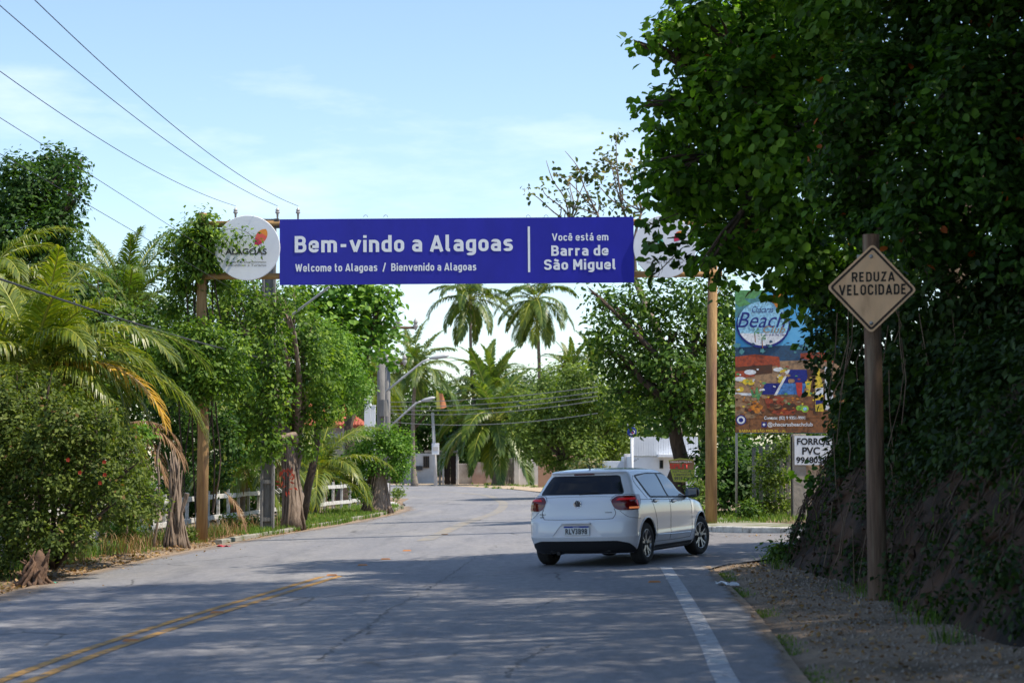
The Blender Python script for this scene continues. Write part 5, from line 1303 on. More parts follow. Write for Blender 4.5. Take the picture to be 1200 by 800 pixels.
# ------------------------------------------------------------------ white two rail fence on the left
FP = [Vector((-9.6, 22, 0)), Vector((-9.2, 32, 0)), Vector((-8.7, 42, 0)), Vector((-8.05, 55, 0)), Vector((-7.0, 65, 0)), Vector((-5.75, 73.5, 0))]
fp = resample(catmull(FP, 10), 41); root = thing('white_fence', (fp[0].x, fp[0].y, gz(fp[0].x, fp[0].y)), 'old white two rail concrete fence along the grass verge on the left', 'fence')
def fz(p): return gz(p.x, p.y)+.05
for i, p in enumerate(fp):
    mb = MB(); mb.bevbox((p.x, p.y+.0, fz(p)+.50), (.085, .085, 1.06), .008, Matrix.Rotation(rnd.uniform(-.02, .02), 3, 'Y')); mb.build('post', M['white_wood'], root)
    if i < len(fp)-1:
        q2 = fp[i+1]; d = (q2-p); L = d.length; an = math.atan2(d.y, d.x); rot = Matrix.Rotation(an, 3, 'Z')
        for h in (.30, .86):
            c_ = (p+q2)/2; mb = MB(); mb.bevbox((c_.x+.06, c_.y-.02, (fz(p)+fz(q2))/2+h+rnd.uniform(-.01, .01)), (L*.985, .045, .125), .008, rot); mb.build('rail', M['white_wood'], root)
# wire mesh and thin stakes behind the fence near its far end
for i in range(9):
    y = 62+i*1.25; x = float(np.interp(y, [f.y for f in fp], [f.x for f in fp]))-.5
    root2 = root; mb = MB(); mb.tube([(x, y, gz(x, y)), (x+rnd.uniform(-.05, .05), y, gz(x, y)+1.15)], .03, 6); mb.build('stake', M['greywood'], root)

# ------------------------------------------------------------------ far walls and gate at the bend
def far_wall(label, px0, px1, ytop, Y, m, name='far_wall', cat='wall', ybot=568, th=.25, group='walls of the plots beyond the bend', Y1=None):
    a, b = P(px0, ytop, Y), P(px1, ytop, Y1 or Y); root = thing(name, (a.x, Y, 0), label, cat, group); z = a.z
    d = Vector((b.x-a.x, (Y1 or Y)-Y, 0)); mb = MB(); mb.bevbox(((a.x+b.x)/2, (Y+(Y1 or Y))/2, z/2-.1), (d.length, th, z+.2), .02, Matrix.Rotation(math.atan2(d.y, d.x), 3, 'Z')); mb.build('wall_panel', m, root); return root, a, b
w, a, b = far_wall('stained white wall with a small window beyond the bend, left of the gate', 462, 512, 531, 141, M['pale_wall'])
x0, z1 = on(496, 534, 140.8); x1, z0 = on(503, 548, 140.8); mb = MB(); mb.box(((x0+x1)/2, 140.83, (z0+z1)/2), (x1-x0, .08, z1-z0)); wi = mb.build('window', M['greywood'], w)
for k in range(3):
    mb = MB(); mb.box((x0+(x1-x0)*(k+.5)/3, 140.77, (z0+z1)/2), ((x1-x0)*.22, .03, (z1-z0)*.86)); mb.build('pane', M['glassdark'], wi)
c_ = P(491, 548, 140.7); mb = MB(); mb.bevbox((c_.x, 140.75, c_.z), (.5, .08, .3), .01); mb.build('letter_box', M['dkgrey'], w)
w, a, b = far_wall('stained grey boundary wall under the hanging palm fronds beyond the bend', 537, 588, 543, 137, M['old_wall'])
w, a, b = far_wall('reddish stained stretch of wall between the gate and the weathered boards', 553, 589, 541.5, 136.6, M['pink_wall'], th=.15)
g, a, b = far_wall('bright whitewashed wall panel right of the weathered boards beyond the bend', 605, 631.5, 538.5, 134, M['pale_wall'])
for px in (605.5,):
    p_ = P(px, 536.5, 133.8); mb = MB(); mb.bevbox((p_.x, 133.8, p_.z/2), (.35, .35, p_.z), .02); mb.build('pier', M['pale_wall'], g)
w, a, b = far_wall('tall tan brown wall just left of the car roof', 630.5, 700, 533, 118, M['brown_wall'])
# weathered boards
Y = 134.5; root = thing('board_fence', (P(588, 560, Y).x, Y, 0), 'weathered grey upright boards between the far walls', 'fence')
for k in range(9):
    x0 = 589+k*1.9; a = P(x0, 535.5+rnd.uniform(0, 1.5), Y); mb = MB(); mb.bevbox((a.x+.055, Y+rnd.uniform(-.02, .02), a.z/2), (.098, .03, a.z), .004, Matrix.Rotation(rnd.uniform(-.01, .01), 3, 'Y')); mb.build('board', M['concrete'] if k % 3 else M['old_wall'], root)
for px in (589, 606): p_ = P(px, 534, Y-.1); mb = MB(); mb.bevbox((p_.x, Y-.1, p_.z/2), (.16, .16, p_.z), .02); mb.build('post', M['pale_wall'], root)
# the gate with its pillars and beam
Y = 135; root = thing('gate', (P(525, 566, Y).x, Y, 0), 'dark double gate between pale pillars under a concrete beam beyond the bend', 'gate')
for px, w_ in ((511, 2.6), (515.5, 2.6), (519.5, 2.0), (536, 3.0)):
    p_ = P(px, 531, Y-.3); mb = MB(); mb.bevbox((p_.x, Y-.3, p_.z/2), (w_*Y/FPX, .3, p_.z), .02); mb.build('pillar', M['concrete'] if px == 515.5 else M['pale_wall'], root)
a, b = P(498, 530, Y), P(538, 530, Y); mb = MB(); mb.bevbox(((a.x+b.x)/2, Y-.3, a.z+.05), (b.x-a.x, .9, .16), .02); mb.build('beam', M['concrete'], root)
dm = mat('rusty_dark_gate', (.045, .028, .022), (.028, .02, .017), 3, .7)
for x0, x1 in ((521, 527.6), (528, 534.6)):
    a, b = P(x0, 534, Y-.2), P(x1, 566, Y-.2); mb = MB(); mb.bevbox(((a.x+b.x)/2, Y-.2, a.z/2), (b.x-a.x, .06, a.z), .01); lf = mb.build('gate_leaf', dm, root)
    for k in range(4): mb = MB(); mb.box((a.x+(b.x-a.x)*(k+.5)/4, Y-.245, a.z/2), (.03, .03, a.z*.92)); mb.build('slat', dm, lf)
p_ = P(472.5, 533, 131); root = thing('far_post', (p_.x, 131, 0), 'thin brownish post before the far white wall', 'post'); mb = MB(); mb.tube([(p_.x, 131, -.1), (p_.x+.02, 131, p_.z)], .09, 8); mb.build('post_shaft', M['concrete'], root); mb = MB(); mb.box((p_.x, 131, p_.z-.1), (.3, .1, .08)); mb.build('cap', M['concrete'], root)
# old white trunk like post over the wall
# ------------------------------------------------------------------ house with the clay roof, left
Y = 92; root = thing('red_roof_house', (P(405, 560, Y).x, Y, gz(-8, Y)), 'white veranda house with a red clay roof behind the left trees', 'house')
a, b = P(350, 516, Y), P(427, 500, Y); x0 = a.x; x1 = P(425.5, 500, Y).x
mb = MB(); mb.bevbox(((x0+P(400, 500, Y).x)/2, Y+2.5, P(400, 500, Y).z/2), (P(400, 500, Y).x-x0, 4, P(400, 500, Y).z), .02); mb.build('wall', M['white_paint'], root)
mb = MB(); mb.bevbox(((x0+x1)/2, Y+2.0, P(400, 515, Y).z-.1), (x1-x0, 5, .2), .02); mb.build('veranda_floor', M['pale_wall'], root)
for px in (405, 417.5, 422.5):
    t_, u_ = P(px, 498, Y), P(px, 515, Y); mb = MB(); mb.bevbox((t_.x, Y, (t_.z+u_.z)/2), (.16, .16, t_.z-u_.z), .01); mb.build('column', M['white_paint'], root)
rf = MB(); e0, e1 = P(330, 499.5, Y-.6), P(428.5, 499.5, Y-.6); r0, r1 = P(335, 485, Y+1.8), P(410, 485, Y+1.8)
zr = P(400, 487, Y).z+.55; ze = P(400, 499.5, Y).z
V = [(e0.x, Y-.6, ze), (e1.x, Y-.6, ze), (e1.x, Y+4.2, ze), (e0.x, Y+4.2, ze), (e0.x, Y+1.8, zr), (e1.x-1.2, Y+1.8, zr)]
rf.add(V+[(v[0], v[1], v[2]-.08) for v in V], [(0, 1, 5, 4), (1, 2, 5), (2, 3, 4, 5), (3, 0, 4), (6, 10, 11, 7), (7, 11, 8), (8, 11, 10, 9), (9, 10, 6), (0, 6, 7, 1), (1, 7, 8, 2), (2, 8, 9, 3), (3, 9, 6, 0)]); ro = rf.build('roof', M['roof'], root)
nt = 26
for k in range(nt):   # rows of barrel tiles
    x = e0.x+(e1.x-e0.x-.1)*(k+.5)/nt; top_ = min(1.0, (e1.x-x)/1.2)
    mb = MB(); mb.tube([(x, Y-.66, ze+.03), (x, Y-.6+2.4*top_, ze+.03+(zr-ze)*top_)], .07, 6); mb.build('tile_row', M['roof'], ro)
a = P(397, 514, 82); root = thing('garden_wall', (a.x, 82, 0), 'grey beige wall below the red roof, seen between the left trees', 'wall')
mb = MB(); x0, x1 = P(330, 514, 82).x, P(421, 514, 82).x; mb.bevbox(((x0+x1)/2, 82, a.z/2), (x1-x0, .2, a.z), .02); mb.build('wall_panel', M['pave'], root)
mb = MB(); mb.bevbox(((x0+x1)/2, 82, a.z+.04), (x1-x0+.1, .3, .08), .01); mb.build('coping', M['old_wall'], root)
# gate pier by the clipped tree and small items on the left
a = P(455.5, 566, 73); b = P(455.5, 597, 73); root = thing('gate_pier', (a.x, 73, gz(a.x, 73)), 'short pale pier with a small planter right of the clipped tree trunk', 'pier')
mb = MB(); mb.bevbox((a.x-.1, 73, (a.z+b.z)/2), (.22, .3, a.z-b.z), .02); mb.build('pier_shaft', M['pale_wall'], root)

# ------------------------------------------------------------------ palms
fronds_of('big', 3.6, 1.1, 60, .046, L_['palm'], M['rachis'], .8)
fronds_of('yellow', 3.3, 1.05, 60, .046, L_['palm_y'], M['rachis'], .8)
fronds_of('orange', 3.0, .7, 56, .046, L_['palm_o'], M['rachis_d'], .8)
fronds_of('dryfan', 2.2, .55, 34, .05, L_['palm_d'], M['rachis_d'], 1.2, .25)
fronds_of('far', 4.6, 1.15, 40, .11, L_['palm'], M['rachis'], .9)
fronds_of('farlow', 4.6, 1.2, 46, .10, L_['palm'], M['rachis'], .6)
fronds_of('farspike', 4.4, .9, 36, .11, L_['palm'], M['rachis'], .25)
GPm = 'coconut palms beyond the bend'
def ground_at(px, Y): x = P(px, 540, Y).x; return (x, Y, gz(x, Y)-.1)
palm('coconut_palm', 'tall coconut palm under the banner, left of the two tallest beyond the bend', ground_at(566, 160), P(551, 350, 160), 'far', (2, 3, 6, 6, 4, 3), .98, .2, 3, GPm, 6)
palm('coconut_palm', 'tall coconut palm under the banner, right of the two tallest, with pale hanging fronds', ground_at(633, 150), P(628.5, 352, 150), 'far', (1, 3, 4, 2, 4, 6), .92, .2, 5, GPm, 8, extra=[('yellow', 4, 250, 1.2), ('yellow', 5, 290, 1.3), ('yellow', 5, 230, 1.25), ('yellow', 4, 310, 1.2), ('yellow', 5, 265, 1.3), ('yellow', 3, 200, 1.2)])
palm('coconut_palm', 'shorter coconut palm behind the street lamps, against the sky', ground_at(486, 125), P(487, 436, 125), 'far', (4, 5, 6, 7, 4, 2), .84, .18, 8, GPm)
palm('coconut_palm', 'broad dark palm with upright fronds in the middle beyond the bend', ground_at(576, 140), P(574, 462, 140), 'farspike', (7, 8, 8, 6, 4, 2), 1.05, .22, 12, GPm)
palm('coconut_palm', 'low palm with large fronds hanging over the far boundary wall', ground_at(580, 130), P(579, 492, 130), 'farlow', (2, 4, 4, 6, 8, 3), 1.1, .2, 15, GPm, extra=[('farlow', 4, 250, 1.15), ('farlow', 5, 280, 1.1), ('farlow', 4, 215, 1.2), ('yellow', 5, 262, 1.3)])
palm('coconut_palm', 'small palm tips above the pale round tree, left one', ground_at(672, 150), P(668, 440, 150), 'farspike', (6, 6, 5, 3, 0, 0), .75, .18, 18, GPm)
palm('coconut_palm', 'small palm tips above the pale round tree, right one', ground_at(697, 156), P(694, 432, 156), 'farspike', (6, 6, 4, 3, 0, 0), .75, .18, 21, GPm)
palm('coconut_palm', 'yellow green palm between the leafy trees and the far concrete poles', ground_at(415, 96), P(411, 432, 96), 'yellow', (2, 4, 6, 7, 8, 5), 1.05, .16, 24, GPm)
palm('coconut_palm', 'palm with spiky upright fronds behind the left trees against the sky', ground_at(140, 56), P(146, 372, 56), 'big', (7, 9, 5, 4, 2, 0), .92, .16, 28)
palm('coconut_palm', 'large yellow green coconut palm at the left edge with one orange frond', ground_at(20, 34), P(38, 440, 34), 'yellow', (3, 5, 8, 10, 8, 5), .80, .2, 31, extra=[('yellow', 3, 10, 1.05), ('yellow', 2, -25, 1.0), ('orange', 3, -18, 1.02), ('big', 2, 30, 1.0), ('big', 2, 150, 1.0), ('yellow', 1, -60, .9)])
palm('coconut_palm', 'second yellow green palm cut by the left edge, crown just below the dark tree', ground_at(-40, 37), P(-26, 352, 37), 'yellow', (1, 4, 8, 8, 6, 3), .75, .2, 37, extra=[('yellow', 2, 5, .9), ('yellow', 3, -15, .8)])
palm('coconut_palm', 'young low palm behind the fence right of the concrete pole', ground_at(372, 64), P(372, 556, 64), 'yellow', (2, 4, 5, 5, 3, 0), .88, .14, 41)
palm('coconut_palm', 'young palm with yellow fronds behind the vines left of the concrete pole', ground_at(283, 58), P(288, 530, 58), 'yellow', (3, 3, 4, 5, 5, 3), .8, .14, 44, extra=[('dryfan', 5, 200, 1), ('dryfan', 5, 260, 1), ('dryfan', 4, 330, 1)])

# ------------------------------------------------------------------ trees on the left
def blobs(lst, Y, dY=1.0, seed=0, ry=None):
    rg = random.Random(seed); out = []
    for b in lst:
        px, py, r = b[:3]; y = Y+(b[3] if len(b) > 3 else rg.uniform(-dY, dY)); out.append(SB(px, py, y, r, ry=ry))
    return out
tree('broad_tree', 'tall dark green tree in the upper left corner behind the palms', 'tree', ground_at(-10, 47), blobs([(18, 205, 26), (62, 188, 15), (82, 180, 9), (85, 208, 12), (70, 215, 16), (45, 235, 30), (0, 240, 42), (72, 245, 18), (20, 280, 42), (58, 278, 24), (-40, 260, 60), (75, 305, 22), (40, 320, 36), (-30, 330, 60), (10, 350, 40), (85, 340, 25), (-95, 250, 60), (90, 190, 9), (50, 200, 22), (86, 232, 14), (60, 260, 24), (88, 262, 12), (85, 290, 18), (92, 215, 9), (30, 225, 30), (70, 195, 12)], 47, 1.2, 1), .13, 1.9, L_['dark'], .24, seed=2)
tree('broad_tree', 'mid green tree filling the gap behind the spiky palm on the left', 'tree', ground_at(110, 52), blobs([(100, 380, 42), (150, 395, 40), (120, 340, 26), (190, 390, 34), (80, 430, 45), (140, 450, 45), (200, 450, 40), (60, 480, 45), (110, 510, 45), (170, 510, 45), (40, 390, 35), (0, 420, 50), (60, 545, 40)], 54, 1.5, 3), .15, 1.5, L_['mid'], .2, seed=4)
GV = 'climbing vines smothering the gantry pole'
vine = thing('climbing_vine', P(235, 600, 44.4), 'leafy climber hanging over the left gantry pole and the white disc', 'vine')
VB = [(238, 264, 19, -.45), (240, 285, 20, -.5), (236, 308, 17, -.45), (248, 278, 16, -.5), (222, 290, 18, -.4), (254, 300, 15, -.4), (228, 278, 18), (205, 280, 12), (196, 290, 9), (192, 300, 6), (246, 285, 17), (222, 300, 18), (205, 325, 14), (215, 335, 16), (250, 315, 18), (228, 315, 14, -.35), (262, 330, 20), (205, 360, 20), (215, 390, 20)]
foliage('leaves', blobs(VB, 44.4, .35, 5), .115, 2.0, L_['vine'], vine, 6, per=14, spread=2.4, droop=.9)
foliage('leaves', blobs([(262, 278, 12, -.6), (276, 274, 7, -.6), (288, 275, 6, -.6), (299, 281, 5, -.6), (304, 292, 4, -.6), (275, 288, 5, -.6), (280, 301, 3, -.6)], 44, .0, 5), .10, 1.0, L_['vine'], vine, 7, per=7, droop=1.2)
mb = MB(); rg = random.Random(4)
for k in range(9):
    x0 = 215+k*5; pts = [P(x0+rg.uniform(-6, 6), y, 44.2+rg.uniform(-.2, .3)) for y in (600, 540, 470, 400, 330, 275)]; mb.tube(catmull(pts, 3), .018, 5)
mb.tube(catmull([P(245, 285, 43.5), P(262, 270, 43.4), P(285, 270, 43.4), P(302, 285, 43.4), P(308, 305, 43.4)], 4), .006, 5)
mb.build('stem', M['bark'], vine)
v2 = thing('climbing_vine', P(225, 600, 43.5), 'bright leafy climber wrapped round the middle of the left gantry pole', 'vine')
foliage('leaves', blobs([(205, 415, 28, -.3), (232, 405, 30, -.6), (262, 410, 28, -.3), (250, 440, 28, -.5), (215, 445, 26, -.4), (236, 430, 20, -.8), (234, 455, 20, -.7), (240, 395, 18, -.7), (225, 468, 14, -.6), (190, 440, 24), (275, 440, 24)], 43.9, .3, 8), .115, 1.7, L_['vine'], v2, 9, per=16, spread=2.6, droop=.7)
v3 = thing('climbing_vine', P(200, 620, 44.6), 'dark leafy climber hanging behind the lower left gantry pole', 'vine')
foliage('leaves', blobs([(195, 480, 28, .3), (215, 505, 25, .6), (250, 490, 26, .9), (268, 520, 26, .9), (195, 530, 22, .3), (212, 545, 18, .6), (255, 545, 18, .8), (205, 570, 13), (262, 560, 12, .9)], 44.6, .2, 8), .115, 1.3, L_['dark'], v3, 10, per=9, droop=.7)
tree('leafy_tree', 'vine covered leafy tree around the concrete pole, left below the banner', 'tree', P(346, 612, 52), blobs([(290, 365, 30), (330, 350, 22), (305, 400, 36), (350, 385, 30), (280, 430, 34), (320, 450, 40), (365, 430, 34), (290, 480, 32), (335, 500, 32), (375, 475, 26), (300, 520, 25), (355, 520, 18), (262, 360, 22), (270, 335, 16), (300, 340, 16), (312, 372, 20, -2.6), (316, 400, 22, -2.7), (310, 430, 24, -2.6), (318, 460, 24, -2.7), (312, 490, 22, -2.6), (318, 518, 18, -2.6), (308, 535, 12, -2.5), (325, 350, 12, -2.6), (300, 350, 13, -2.6)], 52, .9, 12), .125, 1.7, L_['vine'], .22, M['palebark'], seed=13, top=tuple(P(346, 520, 52.3)), droop=.7, per=16, spread=2.6)
tree('feathery_tree', 'bright fine leaved tree right of the concrete pole below the banner', 'tree', P(352, 606, 55), blobs([(385, 415, 30), (405, 440, 28), (380, 450, 28), (415, 465, 20), (395, 400, 22), (430, 455, 12), (370, 395, 24), (398, 475, 18)], 55, .8, 14), .085, 1.3, L_['bright'], .13, M['bark'], seed=15, top=tuple(P(372, 500, 55)))
tree('almond_tree', 'large leaved light green tree behind the left trees, touching the banner from below', 'tree', ground_at(400, 76), blobs([(395, 350, 30), (425, 350, 30), (445, 345, 18), (452, 370, 14), (415, 385, 32), (440, 385, 18), (380, 385, 34), (460, 392, 9), (452, 420, 10), (425, 415, 24), (350, 350, 30), (395, 425, 34), (440, 408, 12)], 77, 1.5, 16), .26, 1.35, L_['bright'], .25, seed=17, six=True)
# stumps and trunks by the kerb
def stump(name, label, base, top, r, lean, seed, m=M["palebark"], strands=14, rag=False):
    t = thing(name, base, label, 'tree trunk'); rg = random.Random(seed); mb = MB(); b, e = Vector(base), Vector(top); n = 9
    mb.tube([b.lerp(e, i/n)+Vector((lean*math.sin(i/n*3), 0, 0)) for i in range(n+1)], [r*(1.5-.9*(i/n)**.5)*(1 if i < n-1 or not rag else (.62 if i == n-1 else .18)) for i in range(n+1)], 14, wob=.16, seed=seed)
    for k in range(strands):
        a = rg.uniform(0, 6.28); rr = r*rg.uniform(.85, 1.15); pts = []
        if rag:   # tangled dead roots and stems, each its own height and lean
            hh_ = rg.uniform(.35, 1.05); w0 = r*rg.uniform(.6, 2.6); tip = b.lerp(e, hh_)+Vector((rg.gauss(0, .8)*r, rg.gauss(0, .8)*r, 0)); st_ = b+Vector((math.cos(a)*w0, math.sin(a)*w0, -.02)); md = st_.lerp(tip, .5)+Vector((rg.gauss(0, .5)*r, rg.gauss(0, .5)*r, 0)); md.x += (b.x-md.x)*.3
            mb.tube(catmull([st_, md, tip], 4), [.034, .033, .03, .03, .027, .025, .02, .016, .008], 5, wob=.3, seed=k); continue
        for i in range(7):
            u = i/6; q = b.lerp(e, u)+Vector((lean*math.sin(u*3), 0, 0)); tf = (1.5-1.3*u**.8) if rag else (1.5-.8*u**.5); q += Vector((math.cos(a+u*.8)*rr*tf, math.sin(a+u*.8)*rr*tf, (rr*1.5*u if rag else 0))); pts.append(q)
        mb.tube(pts, [.035, .03, .03, .025, .025, .02, .012], 5, wob=.2, seed=k)
    mb.build('trunk', m, t, smooth=True); return t
b_ = P(206, 634, 41.5); b_.z = gz(b_.x, 41.5)+.03
st = stump('broken_stump', 'shaggy broken stump with hanging dry roots left of the wooden gantry pole', b_, P(203, 525, 41.8), .11, .05, 3, M['palebark'], 60, True)
mb = MB(); mb.tube([P(211, 622, 41.2), P(213, 600, 41.2), P(219, 578, 41.2)], [.04, .03, .06], 7); mb.build('pale_root', M['palebark'], st)
b_ = P(48, 664, 30); b_ = Vector((b_.x, 29.5, gz(b_.x, 29.5)+.02)); stump('rotten_stump', 'low reddish brown rotten stump at the road edge, lower left', b_, b_+Vector((.06, .1, .50)), .13, .05, 9, mat('rotten_wood', (.17, .10, .065), (.07, .045, .032), 4, .95, bump=.9), 44, True)
b_ = P(343, 616, 51.5); b_.z = gz(b_.x, 51.5)+.02
t_ = stump('gnarled_tree', 'thick gnarled leaning trunk with red bromeliad leaves, right of the concrete pole', b_, P(333, 500, 51.8), .20, .05, 12, M['palebark'], 18)
mb = MB()
for k in range(34):
    rg = random.Random(k); c_ = P(rg.choice([330, 336, 343])+rg.uniform(-3, 3), rg.uniform(545, 578), 51.1); a = rg.uniform(0, 6.28); d = Vector((math.cos(a)*.14, -.05, math.sin(a)*.16)); mb.add([c_, c_+d*.5+Vector((.02, 0, .02)), c_+d, c_+d*.5-Vector((.02, 0, .02))], [(0, 1, 2, 3)])
mb.build('red_leaves', M['red'], t_)
# hibiscus hedge in the lower left with flowers
HB = [(20, 434, 8), (58, 442, 7), (94, 464, 8), (128, 482, 7), (152, 508, 7), (163, 540, 7), (-5, 428, 9), (76, 456, 6), (112, 478, 6), (-60, 470, 50), (-10, 470, 40), (35, 470, 34), (75, 490, 32), (110, 505, 30), (138, 525, 24), (10, 515, 46), (55, 535, 44), (100, 550, 38), (135, 560, 28), (-40, 560, 60), (15, 575, 42), (65, 590, 36), (108, 592, 30), (0, 618, 28), (30, 612, 26), (25, 640, 20), (60, 636, 20), (95, 632, 16), (150, 600, 20, 3), (166, 582, 20, 4), (152, 560, 22, 3), (172, 606, 14, 5), (186, 590, 13, 6), (-20, 655, 26), (5, 668, 10), (140, 585, 18), (-30, 510, 50), (10, 640, 14), (90, 615, 18), (-5, 655, 10)]
hed = tree('hibiscus_hedge', 'dense hedge with a few red flowers at the left edge of the road', 'hedge', tuple(P(50, 655, 31.5)), blobs(HB, 31, .9, 20), .078, 1.55, L_['hedge'], .09, seed=21, share=.7, rare=.02)
HX = []
for (px, py) in ((80, 538.5), (122.5, 541), (94, 553.5), (117.5, 565.5), (123, 556)):
    c_ = P(px, py, 29.3); mb = MB(); rg = random.Random(px)
    for k in range(5):
        a = k*1.2566+rg.random()*.3; d = Vector((math.cos(a)*.034, -.015, math.sin(a)*.034)); n_ = Vector((-math.sin(a)*.016, 0, math.cos(a)*.016)); mb.add([c_, c_+d*.6+n_, c_+d, c_+d*.6-n_], [(0, 1, 2, 3)])
    mb.tube([c_, c_+Vector((.01, -.06, 0))], .006, 5); mb.build('flower', M['red'], hed)
# weeds, small shrubs
def shrub(name, label, px, py, Y, r, lm, s, cat='shrub', K=1.15, seed=0, n=5, zsc=.8, group=None, six=False, **k):
    b_ = G(px, py) if Y is None else P(px, py, Y); b_.z = gz(b_.x, b_.y)+.03 if Y is None else b_.z
    Y = b_.y; rg = random.Random(seed+int(px)); bl = []; k2 = Y/FPX
    for i in range(n): bl.append((b_.x+rg.uniform(-.5, .5)*r*k2, b_.y+rg.uniform(-.3, .3)*r*k2, b_.z+r*k2*rg.uniform(.35, 1.0)*zsc, r*k2*rg.uniform(.3, .6), r*k2*.5, r*k2*rg.uniform(.3, .55)))
    return tree(name, label, cat, tuple(b_), bl, s, K, lm, .02, seed=seed+3, group=group, six=six, **k)
shrub('weed_bush', 'bright green bushy weed on the dirt verge between hedge and stump', 143, 645, None, 34, L_['bright'], .075, seed=1, n=6)
shrub('weed_bush', 'pale broad leaved weed low on the dirt verge, left of the bright bush', 124, 652, None, 13, L_['olive'], .10, seed=2)
shrub('weed_bush', 'fresh green creeper mound in the dark gap below the orange frond', 166, 520, 40, 22, L_['bright'], .09, seed=3, n=4)
shrub('weed_bush', 'dark green climber column left of the shaggy stump', 160, 600, 38, 30, L_['vine'], .085, seed=4, n=6, zsc=1.5)
shrub('weed_bush', 'low green weeds at the foot of the wooden gantry pole', 218, 634, 43, 14, L_['hedge'], .08, seed=5)
shrub('weed_bush', 'low dark weeds at the foot of the white fence left of the concrete pole', 275, 622, 50, 18, L_['vine'], .09, seed=6, n=5)
shrub('weed_bush', 'green weeds under the lowest fence rail between the two left poles', 296, 618, 53, 12, L_['mid'], .08, seed=7)
shrub('shrub', 'dark shrub mass behind the white fence, left part', 120, 620, 46, 70, L_['dark'], .13, seed=8, n=9, zsc=.9)
shrub('shrub', 'dark shrub mass behind the white fence, next to the wooden pole', 235, 612, 60, 60, L_['dark'], .16, seed=9, n=9, zsc=.9)
shrub('shrub', 'dark shrub mass behind the white fence, beside the gnarled trunk', 320, 600, 68, 55, L_['dark'], .17, seed=10, n=9, zsc=.9)
shrub('shrub', 'shaded shrub mass behind the white fence under the young palm', 395, 590, 80, 45, L_['dark'], .2, seed=11, n=8, zsc=.8)
shrub('shrub', 'pale planter bush right of the clipped tree trunk', 463, 583, 76, 11, L_['olive'], .09, seed=12)
# pale hanging stems and dry fronds
for i, (pts, lb) in enumerate(((((148, 625), (152, 596), (160, 575), (170, 552), (173, 537)), 'pale bent dead stem in front of the climber, left one'), (((180, 640), (186, 600), (186, 560), (184, 535), (188, 518)), 'pale hanging dead stem beside the stump, right one'))):
    o = MB().tube(catmull([P(x, y, 39) for x, y in pts], 5), [.022]*21, 6, wob=.2).build('dead_stem', M['palebark'], smooth=True); tag(o, lb, 'stem')
dfr = thing('dry_fronds', P(186, 560, 41), 'grey brown dead palm fronds drooping behind the orange frond', 'dead fronds')
for k, (px, py, vi, a, s_) in enumerate(((150, 495, 4, -10, .75), (155, 500, 4, 5, .7), (165, 505, 5, -30, .6), (140, 500, 3, -5, .7), (262, 575, 5, -20, .5))):
    o = bpy.data.objects.new('frond', FR['dryfan'][vi]); C.objects.link(o); o.parent = dfr; o.location = P(px, py, 41 if px < 200 else 46)-P(186, 560, 41); o.rotation_euler = (0, 0, R(a)); o.scale = (s_,)*3
# clipped ficus with a thick ribbed trunk
b_ = P(441, 601, 66); b_.z = gz(b_.x, 66)+.04
fic = stump('clipped_tree', 'clipped bright green tree with a thick pale ribbed trunk at the bend', b_, P(441, 540, 66), .33, .02, 30, M['palebark'], 30); fic['category'] = 'tree'
foliage('crown', blobs([(425, 525, 18), (442, 520, 20), (460, 522, 18), (470, 535, 16), (412, 540, 15), (430, 545, 16), (462, 550, 14), (474, 515, 11), (450, 508, 10), (418, 560, 13), (408, 552, 10), (425, 575, 9), (470, 560, 8), (480, 528, 6), (428, 508, 8), (415, 578, 6)], 66, .5, 31), .10, 1.6, L_['bright'], fic, 32, per=10)

